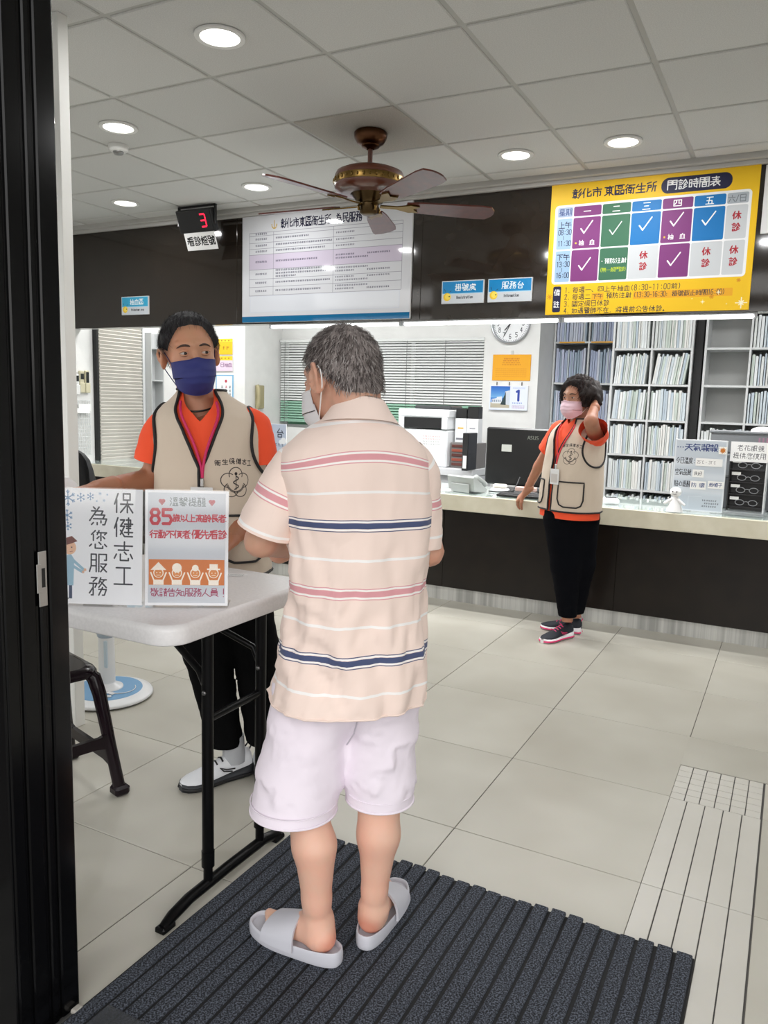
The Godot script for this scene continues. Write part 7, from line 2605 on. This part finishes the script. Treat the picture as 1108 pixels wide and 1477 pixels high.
	part(t, "sock", m, cloth_mat("sock_grey", rgb(170, 172, 176), 0.9))

func lanyard(t: Node3D, tr: Trunk, y_top: float, y_end: float, c: Color, a: float) -> void:
	var m := MB.new()
	for sg in [-1.0, 1.0]:
		var pts := []
		for q in 13:
			var f := q / 12.0
			pts.append(tr.pos(a + sg * 0.42 * pow(1.0 - f, 2.0), tr.find(lerpf(y_top, y_end, f)), 0.017))
		m.tube(pts, 0.0045, 8)
	var o := part(t, "lanyard", m, cloth_mat("lanyard_%s" % c.to_html(), c, 0.6))
	var at := tr.pos(a, tr.find(y_end - 0.01), 0.02)
	part(o, "clip", bx(at, Vector3(0.012, 0.03, 0.008), 0.003), metal("clip_steel", rgb(200, 200, 200), 0.3))
	var yaw := atan2(tr.front.x, tr.front.z)
	var b := part(o, "badge", bx(Vector3(0, -0.06, 0.006), Vector3(0.075, 0.09, 0.003), 0.001), mat("badge_clear", rgb(222, 222, 222), 0.15), at)
	b.rotation.y = yaw
	part(b, "badge_card", bx(Vector3(0, -0.068, 0.0078), Vector3(0.055, 0.05, 0.001)), mat("badge_card", rgb(196, 190, 186), 0.4))

func black_cloth(key: String, c: Color) -> StandardMaterial3D:
	var m := mat(key, c, 0.9)
	m.metallic_specular = 0.2
	return m

func trousers(t: Node3D, called: String, legs: Array, waist: float, c: Color, seed_: int) -> void:
	var lo := Vector3(9, 0.1, 9)
	var hi := Vector3(-9, waist + 0.02, -9)
	for l in legs:
		for j in 3:
			lo = lo.min((l[j] as Vector3) - Vector3(0.16, 0, 0.16))
			hi = hi.max((l[j] as Vector3) + Vector3(0.16, 0, 0.16))
	lo.y = 0.09
	hi.y = waist + 0.03
	var f := Field.new(lo, hi, 0.0105)
	for l in legs:
		f.cap(l[0], l[1], l[3], l[4], 0.04)
		f.cap(l[1], l[2], l[4], l[5], 0.02)
	f.cap((legs[0][0] as Vector3) + Vector3(0, 0.05, 0), (legs[1][0] as Vector3) + Vector3(0, 0.05, 0), 0.11, 0.11, 0.04)
	for z in f.nz:
		for y in f.ny:
			var yy := f.o.y + y * f.h
			var cut := maxf((legs[0][2] as Vector3).y - 0.005 - yy, yy - waist)
			for x in f.nx:
				var i := (z * f.ny + y) * f.nx + x
				if cut > f.d[i]: f.d[i] = cut
	var m := MB.new()
	f.mesh(m, func(_p: Vector3) -> Color: return Color(1, 1, 1))
	var n := FastNoiseLite.new()
	n.seed = seed_
	n.frequency = 6.0
	for i in m.v.size():
		var p := m.v[i]
		m.v[i] = p + m.n[i] * 0.006 * (0.3 - absf(n.get_noise_3d(p.x, p.y * 1.8, p.z)))
	smooth_normals(m)
	part(t, called, m, black_cloth("%s_%s" % [called, c.to_html()], c))

func volunteer_woman() -> void:
	var t := person("female volunteer in a beige vest leaning on the counter, one hand behind her head", Vector3(-1.18, 0, -4.66))
	var tone := rgb(190, 138, 112)
	var armtone := rgb(172, 118, 92)
	var f := Vector3(-0.66, -0.1, 0.74).normalized()
	var s := Vector3.UP.cross(f).normalized()
	var bs := Basis(s, f.cross(s), f)
	var c := Vector3(0.026, 1.45, 0.0)
	var k := 0.94
	var hf := Field.new(Vector3(-0.13, 1.2, -0.17), Vector3(0.19, 1.6, 0.17), 0.0055)
	head_shape(hf, c, bs, k)
	hf.cap(c + bs.y * -0.04 + bs.z * -0.03, Vector3(0.03, 1.24, -0.03), 0.046, 0.055, 0.025)
	var skin := MB.new()
	hf.mesh(skin, skin_tint(tone, 17))
	var yaw := -0.84
	var fr := Vector3(sin(yaw), 0, cos(yaw))
	var lt := Vector3(fr.z, 0, -fr.x)
	var sho_l := Vector3(0.03, 1.235, 0) + lt * 0.15
	var sho_r := Vector3(0.03, 1.245, -0.01) - lt * 0.15
	var elbow_l := Vector3(0.098, 1.318, 0.3)
	var hand_l := Vector3(0.118, 1.405, 0.085)
	var elbow_r := Vector3(-0.19, 1.02, -0.24)
	var hand_r := Vector3(-0.27, 0.838, -0.33)
	var bf := Field.new(Vector3(-0.34, 0.1, -0.42), Vector3(0.32, 1.46, 0.42), 0.014)
	bf.cap(Vector3(0.02, 1.2, 0.0), Vector3(0.01, 0.8, 0.0), 0.09, 0.11, 0.05)
	bf.cap(sho_l, sho_r, 0.045, 0.045, 0.04)
	bf.cap(sho_l, elbow_l, 0.044, 0.039, 0.02)
	bf.cap(elbow_l, hand_l, 0.037, 0.025, 0.012)
	bf.cap(sho_r, elbow_r, 0.043, 0.035, 0.02)
	bf.cap(elbow_r, hand_r, 0.034, 0.023, 0.012)
	bf.cap(Vector3(0.06, 0.72, 0.0), Vector3(0.09, 0.14, -0.07), 0.05, 0.035, 0.02)
	bf.cap(Vector3(0.0, 0.72, 0.0), Vector3(0.04, 0.14, 0.03), 0.05, 0.035, 0.02)
	bf.cap(Vector3(0.04, 0.14, 0.03), Vector3(0.038, 0.06, 0.03), 0.034, 0.034, 0.01)
	bf.cap(Vector3(0.085, 0.15, -0.07), Vector3(0.09, 0.06, -0.095), 0.034, 0.034, 0.01)
	bf.mesh(skin, skin_tint(armtone, 18))
	for hd in [[hand_l, Vector3(-0.1, 0.25, -1.0), Vector3(-1, 0.1, 0.1), Vector3(0, 1, 0.3), 0.35], [hand_r, Vector3(-0.35, -0.42, -0.3), Vector3(0.5, -0.6, -0.3), Vector3(0.6, -0.4, 0.3), 0.75]]:
		var w: Vector3 = hd[0]
		var h := Field.new(w - Vector3.ONE * 0.15, w + Vector3.ONE * 0.15, 0.0055)
		h.cap(w - (hd[1] as Vector3).normalized() * 0.05, w, 0.026, 0.023, 0.01)
		hand_shape(h, w, hd[1], hd[2], hd[3], hd[4], 0.92)
		h.mesh(skin, skin_tint(armtone, 19))
	part(t, "body", skin, skin_mat("skin"))
	# bobbed hair down to the jaw
	var hl := func(az: float, el: float) -> float:
		var line := 0.0
		if az < 0.6: line = lerpf(0.66, 0.5, az / 0.6)
		elif az < 0.95: line = lerpf(0.5, -0.75, (az - 0.6) / 0.35)
		else: line = -0.82
		var full := 0.022 + 0.032 * smoothstep(0.7, 1.6, az) * smoothstep(1.2, -0.1, el)
		return lerpf(-0.006, full, smoothstep(line - 0.03, line + 0.22, el))
	var dk := noisy("hair_woman", rgb(20, 14, 13), rgb(44, 31, 27), 0.75, 12.0, 0.05, 3, false, 0.0, 24)
	var hair := part(t, "hair", hair_cap(hf, c, bs, k, hl, 0.016, 25), dk)
	part(hair, "strands", hair_strands(hf, c, bs, k, hl, 2600, 0.03, 0.055, 0.22, [rgb(26, 20, 18), rgb(40, 28, 24), rgb(56, 40, 34), rgb(20, 15, 14)], 26), mats["hair_strand"])
	eyes(t, c, bs, k, -0.3, rgb(50, 36, 32), tone)
	face_mask(t, c, bs, k, cloth_mat("mask_pink", rgb(232, 200, 212), 0.7), mat("loop_white", rgb(240, 238, 236), 0.6))
	var orange := cloth_mat("polo_orange", rgb(244, 84, 46))
	var keys := [[0.012, 0.745, 0.0, 0.19, 0.148], [0.012, 0.79, 0.0, 0.19, 0.148], [0.014, 0.9, 0.0, 0.188, 0.148], [0.018, 1.02, 0.0, 0.18, 0.142], [0.024, 1.13, 0.0, 0.174, 0.134], [0.028, 1.2, 0.0, 0.172, 0.122], [0.03, 1.245, -0.004, 0.16, 0.106], [0.03, 1.275, -0.01, 0.132, 0.088], [0.03, 1.298, -0.016, 0.1, 0.072], [0.03, 1.318, -0.02, 0.072, 0.06], [0.03, 1.332, -0.022, 0.056, 0.052]]
	var tr := Trunk.new(keys, yaw, 2.2)
	var fold := wrinkles(72, 0.003, 6.0, Vector3(1.5, 0.8, 1.5))
	var vee := func(q: float) -> Vector2:
		var a := 0.6 * pow(clampf((q - 0.8) / 0.2, 0.0, 1.0), 1.2)
		return Vector2(a, a)
	var po := part(t, "polo_shirt", shell(tr, 0.0, 0.97, 50, 64, vee, 0.0, fold, 0.7, 1.35), orange)
	var sw := wrinkles(73, 0.005, 7.0, Vector3(1.2, 1.2, 1.2))
	part(po, "sleeve", sleeve([sho_l - lt * 0.04, sho_l + lt * 0.005, sho_l.lerp(elbow_l, 0.28), sho_l.lerp(elbow_l, 0.5)], [0.05, 0.06, 0.063, 0.07], 1.1, Vector3(0, 1, 0), 8, 32, sw), orange)
	part(po, "sleeve", sleeve([sho_r + lt * 0.04, sho_r - lt * 0.005, sho_r.lerp(elbow_r, 0.3), sho_r.lerp(elbow_r, 0.55)], [0.05, 0.056, 0.058, 0.062], 1.1, Vector3(0, 0, 1), 8, 32, sw), orange)
	polo_collar(po, Vector3(0.028, 1.302, -0.012), fr, 0.058, 0.075, orange)
	var v := vest(t, tr, 0.1, 0.955, 0.38, 0.05, 0.62, 0.74, 1.36, 1.0, "vest_woman", 215, 560)
	armhole(v, tr, 1.57, 0.62, 1.17, 0.115)
	armhole(v, tr, -1.57, 0.6, 1.18, 0.11)
	pocket(v, tr, 0.28, 1.15, 0.965, 0.82)
	pocket(v, tr, TAU - 0.28, TAU - 1.15, 0.965, 0.82)
	lanyard(t, tr, 1.295, 1.06, rgb(214, 50, 60), 0.12)
	trousers(t, "trousers", [[Vector3(-0.02, 0.72, 0.02), Vector3(0.01, 0.45, 0.04), Vector3(0.04, 0.14, 0.03), 0.115, 0.086, 0.054], [Vector3(0.075, 0.72, -0.02), Vector3(0.1, 0.45, -0.045), Vector3(0.084, 0.15, -0.07), 0.115, 0.085, 0.056]], 0.79, rgb(8, 9, 14), 81)
	var nv := cloth_mat("sneaker_navy", rgb(28, 32, 42), 0.7)
	var pink := mat("sneaker_pink", rgb(220, 50, 110), 0.5)
	var ws := mat("sneaker_sole", rgb(232, 228, 230), 0.5)
	shoe(t, "sneaker", Vector3(0.064, 0, -0.015), Vector3(-0.1, 0, 0.185), nv, ws, pink, 0.98)
	shoe(t, "sneaker", Vector3(0.13, 0, -0.092), Vector3(-0.118, 0, -0.148), nv, ws, pink, 0.98)
